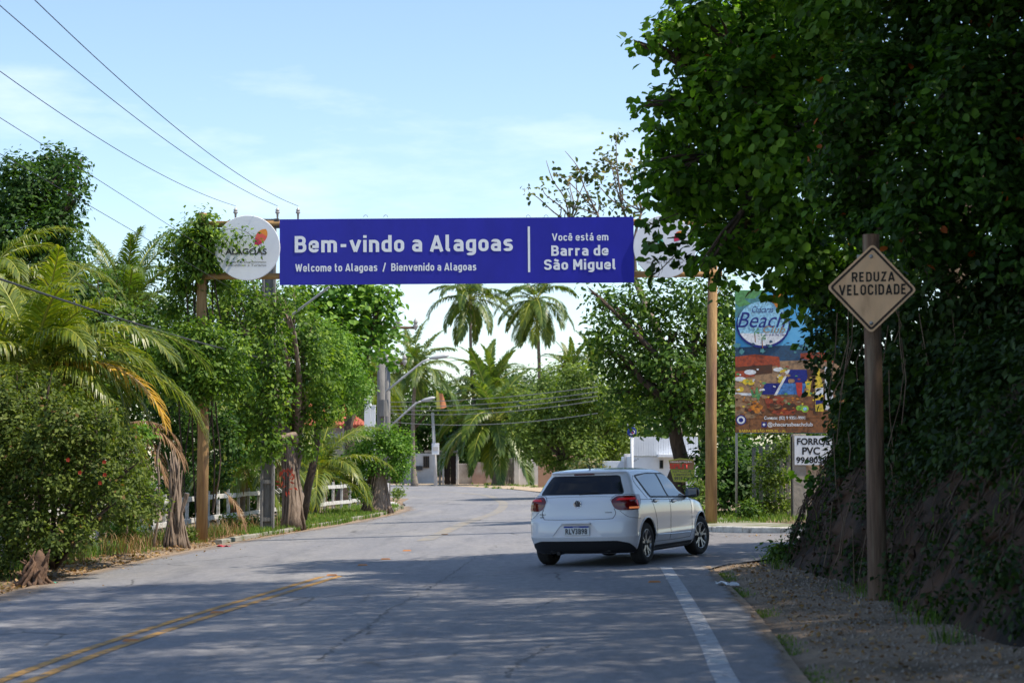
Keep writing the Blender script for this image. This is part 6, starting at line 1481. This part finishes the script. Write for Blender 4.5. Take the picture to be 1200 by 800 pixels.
# ------------------------------------------------------------------ trees beyond the bend
GB = 'trees beyond the bend'
tree('round_tree', 'pale green round crowned tree just left of the dark tree, above the car', 'tree', ground_at(668, 84), blobs([(620, 478, 24), (645, 460, 26), (675, 450, 26), (700, 462, 28), (720, 475, 26), (612, 500, 20), (640, 495, 30), (675, 490, 34), (705, 500, 30), (725, 510, 22), (618, 520, 16), (650, 525, 24), (685, 530, 26), (712, 535, 20), (632, 505, 20), (660, 545, 13), (640, 535, 12), (675, 440, 14), (735, 495, 16)], 84, 2, 40), .17, 1.8, L_['olive'], .22, seed=41, group=GB)
shrub('flowering_bush', 'small reddish leaved bush against the low whitewashed wall behind the car', 690, 560, 66, 22, L_['sparse'], .12, seed=42, n=5, rare=.25)
for i, (bl, Y, lm, s, lb) in enumerate((
        ([(480, 500, 30), (515, 495, 30), (500, 520, 26), (540, 500, 28), (470, 520, 20), (530, 522, 22)], 155, L_['dark'], .32, 'dark shaded tree behind the far white wall and gate'),
        ([(560, 500, 34), (600, 495, 34), (585, 525, 26), (620, 520, 22), (560, 525, 22), (640, 500, 30), (590, 455, 30), (620, 460, 26), (545, 470, 26), (560, 445, 20), (650, 470, 30), (600, 480, 34), (640, 520, 24), (520, 460, 14)], 158, L_['dark'], .32, 'dark tree mass behind the low hanging palm'),
        ([(650, 450, 22), (680, 445, 22), (640, 470, 22), (610, 475, 20), (700, 470, 30)], 165, L_['mid'], .32, 'mid green tree behind the right tall palm trunk'),
        ([(455, 450, 18), (430, 470, 26), (470, 470, 22), (500, 465, 24), (520, 475, 20), (400, 470, 30), (450, 500, 28), (480, 452, 12)], 140, L_['mid'], .30, 'mid green tree behind the two far concrete poles'),
        ([(350, 470, 40), (310, 470, 40), (270, 470, 45), (230, 480, 45), (380, 480, 30), (330, 510, 40), (280, 515, 40), (230, 520, 40), (200, 430, 45), (260, 420, 45), (320, 420, 40), (240, 370, 30), (180, 380, 34), (300, 380, 34), (150, 440, 40), (360, 520, 34), (395, 520, 24)], 100, L_['dark'], .30, 'mid green tree screen far behind the white fence'),
        ([(760, 440, 40), (800, 450, 40), (840, 440, 40), (880, 430, 45), (920, 420, 45), (750, 480, 30), (790, 485, 30), (860, 480, 36), (920, 480, 40), (960, 470, 45)], 95, L_['mid'], .3, 'mid green tree screen behind the white house'))):
    tree('broad_tree', lb, 'tree', ground_at(sum(b[0] for b in bl)/len(bl), Y), blobs(bl, Y, 3, 50+i), s, 1.25, lm, .3, seed=60+i, group=GB)
bw = [(x, y+rnd.uniform(-6, 6), 19) for x in range(330, 1180, 26) for y in (478, 502, 526, 548)]
rnd2 = random.Random(3); fw = foliage('far_wood', blobs(bw, 205, 6, 77), .6, 1.1, L_['dark'], None, 78, kind='stuff'); tag(fw, 'dark distant wood closing the view behind the palms and far walls', 'wood')
# ------------------------------------------------------------------ the big dark tree with the leaning trunk, right of the centre
TB = blobs([(718, 355, 20), (745, 350, 24), (780, 345, 26), (815, 350, 28), (850, 365, 28), (712, 385, 24), (745, 390, 30), (785, 390, 32), (825, 395, 32), (860, 410, 28), (722, 425, 24), (755, 430, 30), (795, 435, 34), (835, 440, 32), (865, 460, 24), (735, 460, 22), (770, 470, 26), (810, 475, 26), (845, 490, 26), (705, 410, 12), (697, 350, 9), (690, 338, 5), (712, 470, 10), (745, 490, 16), (775, 495, 14), (850, 345, 20), (880, 380, 22), (890, 430, 24)], 51, 1.4, 70)
tree('dark_tree', 'big dark leafy tree with a leaning trunk behind the right gantry pole', 'tree', P(799, 600, 50.5), TB, .155, 1.45, L_['mid'], .24, M['bark'], seed=71, top=tuple(P(793, 478, 50.5)), share=.5, per=8, spread=2.0)
# thin sprays that stand above the banner
sp_ = thing('sparse_tree', ground_at(760, 54), 'thin twiggy tree top standing above the right half of the banner', 'tree')
tips = [(640, 188), (662, 177), (620, 226), (636, 222), (655, 205), (668, 206), (652, 238), (668, 240), (690, 205), (705, 183), (722, 160), (718, 196), (712, 186), (738, 190), (700, 215), (715, 220), (730, 215), (745, 205), (690, 232), (705, 240), (722, 238), (740, 232), (755, 215), (752, 240), (677, 200), (665, 222), (760, 190), (730, 248), (698, 250), (680, 245), (665, 250)]
mb = MB(); rg = random.Random(6); lf = []
hub = P(745, 330, 54); mb.tube([P(800, 600, 54), P(792, 480, 54), P(775, 400, 54), hub], [.15, .13, .12, .08], 8)
hubs = []
for (hx, hy) in ((668, 262), (700, 250), (728, 240), (752, 248), (690, 285), (735, 275)):
    h_ = P(hx, hy, 54+rg.uniform(-.6, .6)); hubs.append(h_); m_ = hub.lerp(h_, .5)+Vector((rg.uniform(-.25, .25), 0, rg.uniform(-.1, .25))); mb.tube(catmull([hub, m_, h_], 4), [.055, .05, .047, .044, .04, .038, .035, .032, .03], 6, wob=.1)
for k, (px, py) in enumerate(tips):
    e = P(px, py, 54+rg.uniform(-1, 1)); h_ = min(hubs, key=lambda q: (q-e).length+rg.uniform(0, .3)); d = e-h_
    mb.tube(catmull([h_, h_+d*.35+Vector((rg.uniform(-.15, .15), 0, rg.uniform(-.12, .12))), h_+d*.7+Vector((rg.uniform(-.12, .12), 0, rg.uniform(-.05, .15))), e], 3), [.026, .024, .022, .02, .018, .016, .014, .012, .010, .007], 5)
    if k > 1: lf.append(SB(px, py, 54, rg.uniform(5, 11) if px > 680 else rg.uniform(3, 6.5)))
mb.build('trunk', M['palebark'], sp_, smooth=True); foliage('crown', lf, .15, .75, L_['sparse'], sp_, 72, six=True, per=5, rare=.08)
# dark shrubs between the gantry pole and the billboard, creeper on the fence
shrub('shrub', 'dark shrub between the right gantry pole and the billboard post', 855, 605, 50, 55, L_['dark'], .15, seed=80, n=9, zsc=1.2)
shrub('shrub', 'dark shrub behind the creeper fence under the billboard', 885, 590, 53, 60, L_['dark'], .15, seed=81, n=8, zsc=1.0)
shrub('shrub', 'dark bushy growth between the trunk with the notice and the right gantry pole', 826, 600, 47, 26, L_['dark'], .14, seed=82, n=8, zsc=2.0)
cr = thing('creeper', P(905, 612, 48), 'sunlit yellow green creeper covering the low fence by the cement wall', 'climber')
foliage('leaves', blobs([(893, 545, 12), (905, 535, 12), (918, 530, 12), (895, 565, 14), (910, 558, 15), (920, 560, 12), (890, 590, 14), (905, 590, 15), (920, 588, 12), (878, 595, 10), (922, 515, 6), (915, 517, 6)], 47.8, .15, 83, ry=6), .085, 1.5, L_['olive'], cr, 84, per=8, inner=.4)
shrub('weed_bush', 'green weeds on the pavement edge below the billboard', 880, 611, 46, 20, L_['mid'], .08, seed=85, n=6, zsc=.8)
tree('bougainvillea', 'light green bush with pale spots behind the car mirror', 'bush', tuple(P(818, 600, 46.5)), blobs([(820, 575, 9), (818, 588, 10), (822, 598, 8), (816, 565, 6)], 46.3, .2, 86), .09, 1.2, L_['olive'], .03, seed=87)

# ------------------------------------------------------------------ the overhanging trees on the right bank
def scr(lst, seed, dY=1.0):
    rg = random.Random(seed); return [SB(px, py, Y+rg.uniform(-dY, dY), r) for (px, py, Y, r) in lst]
edge = [(765, 48, 28, 16), (750, 52, 28, 9), (790, 35, 28, 22), (820, 20, 28, 34), (812, 62, 28, 24), (838, 85, 28, 34), (800, 112, 28, 20), (770, 118, 28, 15), (760, 122, 28, 9), (800, 140, 28, 30), (775, 165, 28, 22), (762, 168, 28, 10), (800, 180, 28, 30), (776, 205, 28, 24), (795, 228, 28, 26), (768, 228, 28, 14), (820, 215, 28, 34), (822, 255, 28, 26), (782, 252, 28, 10), (845, 290, 28, 26), (832, 308, 27.5, 14), (836, 335, 27.5, 8)]
mass = [(860, 40, 28, 45), (900, 10, 28, 55), (870, 110, 28, 48), (860, 170, 28, 45), (870, 230, 28, 42), (880, 280, 28, 36), (920, 80, 27, 55), (920, 160, 27, 55), (925, 230, 27, 50), (930, 290, 27, 45), (920, 330, 27.5, 24), (930, -50, 28, 60), (985, 30, 26.5, 60), (985, -60, 27, 80), (975, 320, 27, 42)]
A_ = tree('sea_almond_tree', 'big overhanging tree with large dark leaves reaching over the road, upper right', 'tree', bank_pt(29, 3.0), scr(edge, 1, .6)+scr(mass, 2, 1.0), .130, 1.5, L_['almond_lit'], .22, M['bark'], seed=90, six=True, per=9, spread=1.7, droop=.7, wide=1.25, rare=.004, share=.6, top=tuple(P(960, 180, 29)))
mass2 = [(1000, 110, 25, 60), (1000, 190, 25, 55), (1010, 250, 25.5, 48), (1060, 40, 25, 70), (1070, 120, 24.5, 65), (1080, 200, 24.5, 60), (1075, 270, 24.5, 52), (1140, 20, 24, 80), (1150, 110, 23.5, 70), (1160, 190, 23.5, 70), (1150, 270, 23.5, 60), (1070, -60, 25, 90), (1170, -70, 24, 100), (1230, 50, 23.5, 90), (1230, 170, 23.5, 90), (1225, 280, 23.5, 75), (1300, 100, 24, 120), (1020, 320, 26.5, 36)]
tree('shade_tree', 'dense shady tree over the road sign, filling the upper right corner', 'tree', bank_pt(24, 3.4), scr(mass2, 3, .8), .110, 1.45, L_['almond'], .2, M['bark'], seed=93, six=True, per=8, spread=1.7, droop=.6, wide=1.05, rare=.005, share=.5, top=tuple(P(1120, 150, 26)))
back = [(850, 60, 32, 60), (930, 40, 33, 80), (1000, 120, 33, 90), (900, 150, 32, 70), (1000, 260, 33, 90), (910, 260, 32, 60), (1100, 200, 33, 110), (1200, 150, 33, 120), (980, 350, 33, 55), (1040, 340, 32, 60), (1120, 330, 31, 80)]
tree('shade_tree', 'deeply shaded tree behind the overhanging crowns on the bank', 'tree', bank_pt(31, 5), scr(back, 4, 1.0), .22, 1.2, L_['dark'], .22, M['bark'], seed=96, share=.3)
# unseen trees added above and right of the picture for their shade
SL = [(8.6, 14, 7.6, 2.2, 'leafy tree on the slope right of the picture, near'), (8.8, 18.5, 8.0, 2.2, 'leafy tree on the slope right of the picture, middle'), (9.0, 23.5, 8.6, 2.3, 'leafy tree on the slope right of the picture, behind the road sign'),
      (6.2, 9.5, 7.0, 2.0, 'leafy tree on the slope beside the camera'), (6.4, 30.6, 10.2, 2.2, 'leafy tree above the picture shading the white car'), (4.2, 30.8, 10.4, 1.8, 'leafy bough tree above the picture over the junction'), (12.5, 20, 11.0, 2.8, 'tall leafy tree high up the slope')]
for i, (y0, lb) in enumerate(((9.5, 'spreading tree whose boughs roof the road above the picture, nearest the camera'), (14.5, 'spreading tree whose boughs roof the road above the picture, middle one'), (19.5, 'spreading tree whose boughs roof the road above the picture, beside the overhanging crown'))):  # added crowns, laid in a grid and thinned to soften the road's shade
    rg = random.Random(40+i); bl = []
    for ix in range(8):
        for iy in range(6 if i == 2 else 4): x = .9+ix*1.25+rg.uniform(-.3, .3); y = y0+iy*1.35+rg.uniform(-.3, .3); bl.append((x, y, 1.6+.235*(y+1)+4.6+rg.uniform(0, 1.2)+.12*ix, 1.05, 1.05, .5))
    bx = .262*(y0+3)+3.2; tree('added_roof_tree', lb, 'tree', bank_pt(y0+3, bx-4.1), bl, .12, 1.0, L_['dark'], .2, seed=300+i, share=.35, group='trees up the slope', top=(bx, y0+2.5, 10.6), per=8, spread=3.0, inner=.5)
for i, (x, y, h, r, lb) in enumerate(SL):
    rg = random.Random(i+5); bl = [(x+rg.uniform(-1, 1)*r*.8, y+rg.uniform(-1, 1)*r*.8, h+rg.uniform(-.5, .9)*r*.5, r*.6, r*.6, r*.42) for _ in range(8)]
    bx = max(x, .262*y+2.4); tree('added_shade_tree', lb, 'tree', bank_pt(y, bx-4.1), bl, .20, 1.9, L_['dark'], .16, seed=200+i, share=.6, group='trees up the slope', top=(bx+.2, y, h-.8))
# undergrowth clothing the bank: leaves, creepers and hanging grass
rg = np.random.default_rng(5)
under = [(985, 380, 27, 18), (975, 410, 27.5, 16), (988, 440, 27.5, 18), (985, 470, 27.5, 12), (992, 500, 27.8, 16), (996, 530, 27.5, 14), (1010, 400, 26, 34), (1010, 450, 26, 34), (1015, 500, 26, 30), (1060, 380, 24.5, 45), (1070, 440, 24.2, 42), (1060, 490, 24.2, 34), (1120, 360, 23.5, 52), (1130, 430, 23, 46), (1120, 490, 23, 30), (1180, 340, 23, 60), (1190, 420, 22.5, 50), (1230, 380, 22.5, 60), (1190, 480, 22, 30), (1030, 350, 26, 40), (968, 362, 27, 12), (958, 345, 27, 12), (950, 400, 27.5, 9), (958, 425, 27.5, 10), (963, 452, 27.5, 9), (960, 390, 27.3, 12), (1000, 545, 26.5, 16), (1050, 530, 24.3, 22), (1110, 530, 23, 22), (1180, 520, 22, 28), (1150, 560, 22, 14), (1085, 560, 23.2, 10), (1010, 575, 25.8, 8)]
b_ = bank_pt(25, 1.5); ug = thing('bank_undergrowth', b_, 'dark tangled bushes clothing the earth bank behind the road sign', 'bush')
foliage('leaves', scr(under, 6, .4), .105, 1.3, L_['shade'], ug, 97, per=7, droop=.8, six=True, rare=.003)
mb = MB(); r2 = random.Random(8)
for k in range(90):
    a = P(r2.uniform(975, 1200), r2.uniform(330, 620), r2.uniform(22.6, 24.5)); d = Vector((r2.uniform(-.35, .35), r2.uniform(-.2, .2), -r2.uniform(.3, 1.3))); mb.tube([a, a+d*.5+Vector((r2.uniform(-.1, .1), -.06, 0)), a+d], .006, 4)
mb.build('hanging_roots', M['greywood'], ug)
for i, (lst, lb) in enumerate((([(952, 562, 28, 4), (962, 578, 27.8, 5)], 'small dark leafy sprig sticking out of the bank in front of the cement wall'),)):
    tree('sprig', lb, 'plant', bank_pt(28, .4), scr(lst, 7, .1), .13, .8, L_['almond'], .012, seed=98, six=True, share=1.0)
shrub('weed_bush', 'leafy dark weed at the corner where the bank meets the side road', 925, 664, 29.5, 24, L_['mid'], .085, seed=101, n=6, zsc=1.3)
rg5 = random.Random(77); bb_ = []
for k in range(300):
    s_ = rg5.uniform(9, 31); u = .62+rg5.random()**1.2*5.5; q = bank_pt(s_, u); r_ = rg5.uniform(.22, .42)*(1+.12*u)
    if u < 1.1 and rg5.random() < .25: continue
    if q.y > 22 and (q.x-.10-r_)/q.y < .162: continue   # the corner itself is bare earth
    bb_.append((q.x-.10, q.y, q.z+r_*.35, r_, r_*1.2, r_*.85))
u2 = thing('bank_undergrowth', bank_pt(18, 1), 'low creepers and seedlings matting the upper earth bank right of the road sign', 'bush')
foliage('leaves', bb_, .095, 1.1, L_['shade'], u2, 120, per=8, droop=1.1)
lb_ = []
for k in range(280):
    s_ = rg5.uniform(12, 30.5); u = rg5.uniform(.05, .95); q = bank_pt(s_, u); r_ = rg5.uniform(.06, .17); (q.y > 25 and q.z > .7 and q.x/q.y < .165) or lb_.append((q.x-.06, q.y, q.z+r_*.3, r_, r_, r_*.8))
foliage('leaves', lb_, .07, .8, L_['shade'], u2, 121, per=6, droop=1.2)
# roots, clods and stones on the cut face
mb = MB()
for k in range(420):
    s_ = rg5.uniform(11, 31); u = rg5.uniform(.3, 1.6); a = bank_pt(s_, u); d = rg5.uniform(.3, 1.1); pts = []; y = a.y
    for j in range(6):
        uu = max(.0, u-d*.42*j/5); y += rg5.gauss(0, .05); q = bank_pt(y, uu); nv_ = mnoise.fractal(Vector((q.x*.9, q.y*.9, (q.z)*1.1)), 1.0, 2.1, 5); pts.append(Vector((q.x-.05-rg5.uniform(0, .10), y, q.z+.03)))
    mb.tube(pts, [.010*rg5.uniform(.5, 1.6)*(1-.12*j) for j in range(6)], 4)
o = mb.build('roots', M['bark']); tag(o, 'thin roots hanging down the cut face of the earth bank', 'roots', kind='stuff')
mb = MB(); dgb = bpy.context.evaluated_depsgraph_get(); bvh_v = [v.co.copy() for v in BANK.data.vertices]
for k in range(7000):
    v = bvh_v[rg5.randrange(len(bvh_v))]
    if v.y > 32 or v.y < 9 or v.z > 2.6 or v.x > 6.5: continue
    s_ = .012+abs(rg5.gauss(0, .022)); c_ = v+Vector((rg5.gauss(0, .05), rg5.gauss(0, .05), rg5.gauss(0, .05))); o6 = [rg5.uniform(.6, 1.4)*s_ for _ in range(6)]
    mb.add([c_+Vector((o6[0], 0, 0)), c_-Vector((o6[1], 0, 0)), c_+Vector((0, o6[2], 0)), c_-Vector((0, o6[3], 0)), c_+Vector((0, 0, o6[4])), c_-Vector((0, 0, o6[5]))], [(0, 2, 4), (2, 1, 4), (1, 3, 4), (3, 0, 4), (2, 0, 5), (1, 2, 5), (3, 1, 5), (0, 3, 5)])
o = mb.build('clods', M['earth']); tag(o, 'crumbled clods and stones on the cut face of the earth bank', 'clods', kind='stuff')
# crossing twigs in front of the white disc
tw = thing('overhanging_twig', P(800, 250, 27.5), 'leafy twigs hanging in front of the right white disc', 'twig')
foliage('leaves', scr([(775, 290, 27.5, 6), (787, 297, 27.5, 7), (764, 290, 27.5, 4), (797, 300, 27.5, 8), (770, 305, 27.5, 4), (762, 268, 27.5, 5), (755, 262, 27.5, 4), (800, 285, 27.5, 8), (812, 310, 27.5, 6), (770, 318, 27.5, 2)], 9, .1), .15, .45, L_['almond'], tw, 99, per=3, six=True, wide=1.4, spread=1.0)
mb = MB()
for pts in (((815, 265), (800, 282), (785, 292), (764, 293)), ((800, 290), (785, 305), (772, 318)), ((795, 250), (775, 258), (757, 265)), ((830, 280), (815, 300), (812, 315))): mb.tube(catmull([P(x, y, 27.5) for x, y in pts], 4), .008, 5)
mb.build('stem', M['bark'], tw)

# ------------------------------------------------------------------ grass, litter, gravel
def blades(name, pts, h, w, material, seed, label=None, cat=None, kind='stuff', lean=.5, parent=None):
    rg = np.random.default_rng(seed); n = len(pts); p = np.array(pts, dtype=float)
    if parent is not None: p = p-np.array(offset_of(parent))
    a = rg.uniform(0, 6.28, n); H = h*rg.uniform(.5, 1.25, n); ln = rg.uniform(.1, 1, n)*lean*H; wx = np.stack([np.cos(a+1.57), np.sin(a+1.57), np.zeros(n)], 1)*w/2; d = np.stack([np.cos(a), np.sin(a), np.zeros(n)], 1)
    up = np.array([0, 0, 1.0]); m = p+d*ln[:, None]*.35+up*(H*.6)[:, None]; t = p+d*ln[:, None]+up*(H*.92)[:, None]
    V = np.stack([p-wx, p+wx, m+wx*.8, m-wx*.8, t], 1).reshape(-1, 3); b = (np.arange(n)*5)[:, None]
    F = np.concatenate([b+np.array([0, 1, 2, 3])], 1); T = b+np.array([3, 2, 4])
    me = bpy.data.meshes.new(name); me.vertices.add(n*5); me.vertices.foreach_set('co', V.astype(np.float32).ravel())
    L = np.concatenate([F, T], 1).ravel(); me.loops.add(len(L)); me.loops.foreach_set('vertex_index', L.astype(np.int32)); st_ = np.stack([np.arange(n)*7, np.arange(n)*7+4], 1).ravel(); tt = np.tile([4, 3], n)
    me.polygons.add(2*n); me.polygons.foreach_set('loop_start', st_.astype(np.int32)); me.polygons.foreach_set('loop_total', tt.astype(np.int32))
    at = me.attributes.new('rnd', 'FLOAT', 'POINT'); at.data.foreach_set('value', np.repeat(np.clip(rg.normal(.5, .25, n), 0, 1), 5).astype(np.float32))
    me.materials.append(material); me.update(calc_edges=True); o = bpy.data.objects.new(name, me); C.objects.link(o)
    o.parent = parent
    if kind: o['kind'] = kind
    if label: tag(o, label, cat)
    return o
r3 = random.Random(11)
def gh(x, y): return gz(x, y)+verge(x, y)
pts = []
for k in range(15000):   # grass between the kerb and the fence
    y = r3.uniform(47, 76); x = Lx(y)-.25-abs(r3.gauss(0, 1.1)); 
    if hash2(x*2, y*1.1) > -.35: pts.append((x, y, gh(x, y)))
blades('grass', pts, .15, .018, L_['grass'], 1, 'bright green grass on the verge between kerb and white fence', 'grass')
pts = []
for k in range(5200):   # thin grass along the left verge
    y = r3.uniform(20, 48); x = Lx(y)-.5-abs(r3.gauss(0, 1.6)); 
    if hash2(x*1.5+3, y*1.3) > .25: pts.append((x, y, gh(x, y)))
blades('grass', pts, .11, .012, L_['grass'], 2, 'thin patchy grass on the left dirt verge', 'grass')
pts = []
for k in range(3800):   # ragged grass at the right edge of the asphalt
    y = r3.uniform(12, 28.5); x = Rx(y)+.03+abs(r3.gauss(0, .09))+(.05 if hash2(1, y) > 0 else 0)
    if hash2(3, y*2.2) > .1: pts.append((x, y, gh(x, y)))
blades('grass', pts, .035, .008, L_['grass'], 3, 'low ragged grass along the broken right edge of the asphalt', 'grass')
pts = []
for (px, py, n, r_) in ((1035, 700, 90, .35), (1062, 705, 70, .3), (1090, 735, 70, .25), (1075, 720, 60, .3), (1000, 695, 40, .3), (960, 650, 40, .2), (1110, 755, 50, .2), (905, 662, 50, .2), (915, 668, 40, .15)):
    g_ = G(px, py)
    for k in range(n): x, y = g_.x+r3.gauss(0, r_*.45), g_.y+r3.gauss(0, r_*.5); pts.append((x, y, gh(x, y)))
blades('grass', pts, .17, .010, L_['mid'], 4, 'grass tufts at the foot of the bank around the sign post', 'grass', lean=1.5)
pts = []
for k in range(1800):
    s_ = r3.uniform(16, 30); u = r3.uniform(.2, 3.2)
    if hash2(s_*1.7, u*3) > .3: q = bank_pt(s_, u); pts.append((q.x, q.y, q.z+.03))
blades('grass', pts, .34, .013, L_['grass'], 5, 'long grass blades hanging on the earth bank', 'grass', lean=1.3)
pts = []
for k in range(5000):
    y = r3.uniform(43.8, 52); x = r3.uniform(4.2, 8.5); pts.append((x, y, gz(x, y)+.09))
blades('grass', pts, .13, .015, L_['grass'], 6, 'green grass strip behind the right pavement', 'grass')
pts = []
for k in range(4000):
    y = r3.uniform(112, 136); x = r3.uniform(-1, 6)+(y-112)*-.12
    if hash2(x, y*.4) > .45: pts.append((x, y, gz(x, y)))
blades('grass', pts, .16, .05, L_['grass'], 7, 'weeds along the foot of the far walls beyond the bend', 'grass')
for (px, py, lb) in ((1110, 694, 'long bladed grass tuft growing from the dark bank right of the sign post'), (1060, 706, 'long bladed grass tuft at the foot of the sign post')):
    c_ = P(px, py, 20.6 if px > 1100 else 21.4); t_ = thing('grass_tuft', c_, lb, 'grass tuft'); blades('blades', [(c_.x+r3.gauss(0, .03), c_.y+r3.gauss(0, .03), c_.z) for _ in range(26)], .42, .014, L_['grass'], px, None, None, None, 1.1, t_)
pts = []
for k in range(1300):
    y = r3.uniform(33, 52); x = Lx(y)-.75-abs(r3.gauss(0, .55))
    if hash2(x*1.1+5, y*.9) > -.2: pts.append((x, y, gh(x, y)))
blades('dry_grass', pts, .42, .012, L_['dry'], 12, 'straw coloured dry grass tangled along the foot of the left fence', 'dry grass', lean=1.2)
pts = []
for k in range(2600):
    y = r3.uniform(24, 48); x = Lx(y)-1.0-abs(r3.gauss(0, .6)); pts.append((x, y, gh(x, y)))
blades('grass', pts, .30, .014, L_['mid'], 13, 'green weeds growing up under the left hedge and fence', 'grass', lean=.9)
# dry leaves
def litter(name, pts, s, material, seed, label):
    rg = np.random.default_rng(seed); p = np.array(pts); n = len(p); nn = np.array([0, 0, 1.0])+rg.normal(size=(n, 3))*.45
    me = leaf_mesh(name, p, nn, rg.normal(size=(n, 3)), s*rg.uniform(.5, 1.4, n), material, rg.random(n), True, 1.1); o = bpy.data.objects.new(name, me); C.objects.link(o); tag(o, label, 'leaves', kind='stuff'); return o
pts = []
for k in range(5200):
    y = r3.uniform(20, 52); x = Lx(y)-.12-abs(r3.gauss(0, 1.3)); pts.append((x, y, gh(x, y)+.015))
litter('leaf_litter', pts, .065, L_['dry'], 1, 'dry fallen leaves and straw on the left dirt verge')
pts = []
for k in range(1500):
    y = r3.uniform(12, 29); x = Rx(y)+.3+abs(r3.gauss(0, 1.2)); x = min(x, 4.3); pts.append((x, y, gh(x, y)+.012))
for k in range(110):
    y = r3.uniform(20, 70); x = Lx(y)+abs(r3.gauss(0, .5)); pts.append((x, y, gz(x, y)+.02))
for k in range(60):
    y = r3.uniform(34, 39.3); x = r3.uniform(4.2, 8); pts.append((x, 39.2-abs(r3.gauss(0, .25)), gz(x, y)+.02))
litter('leaf_litter', pts, .045, L_['dry'], 2, 'scattered dry leaves on the right dirt shoulder and gutters')
# gravel on the shoulders
mb = MB()
for k in range(9000):
    if k < 8100: y = r3.uniform(12, 30); x = Rx(y)+.05+r3.random()**.8*(4.2-Rx(y))
    else: y = r3.uniform(20, 46); x = Lx(y)-abs(r3.gauss(0, .5))
    s_ = abs(r3.gauss(0, .007))+.005; z = gh(x, y)
    o3 = [r3.uniform(.7, 1.3) for _ in range(5)]; mb.add([(x-s_*o3[0], y, z), (x, y-s_*o3[1], z), (x+s_*o3[2], y, z), (x, y+s_*o3[3], z), (x+s_*.2, y, z+s_*o3[4])], [(0, 1, 4), (1, 2, 4), (2, 3, 4), (3, 0, 4)])
o = mb.build('gravel', M['gravel']); o['kind'] = 'stuff'; tag(o, 'loose gravel scattered on the dirt shoulders', 'gravel')
# litter: a white paper scrap, a red wrapper at the kerb
for (px, py, m_, lb, nm) in ((852, 686, M['white_paint'], 'crumpled white paper scrap on the right dirt shoulder', 'paper_scrap'), (262, 641, mat('red_wrapper', (.40, .04, .06), rough=.6), 'crumpled red wrapper at the start of the left kerb', 'wrapper'), (56, 684, mat('green_wrapper', (.05, .30, .22), rough=.6), 'small green plastic scrap at the left road edge', 'wrapper')):
    g_ = G(px, py); mb = MB(); vs = []; q = random.Random(px)
    for i in range(5):
        for j in range(4): vs.append((g_.x+(i-2)*.07+q.gauss(0, .012), g_.y+(j-1.5)*.06+q.gauss(0, .012), gh(g_.x, g_.y)+.03+abs(q.gauss(0, .03))))
    mb.add(vs, [(i*4+j, (i+1)*4+j, (i+1)*4+j+1, i*4+j+1) for i in range(4) for j in range(3)]); o = mb.build(nm, m_); tag(o, lb, 'litter')
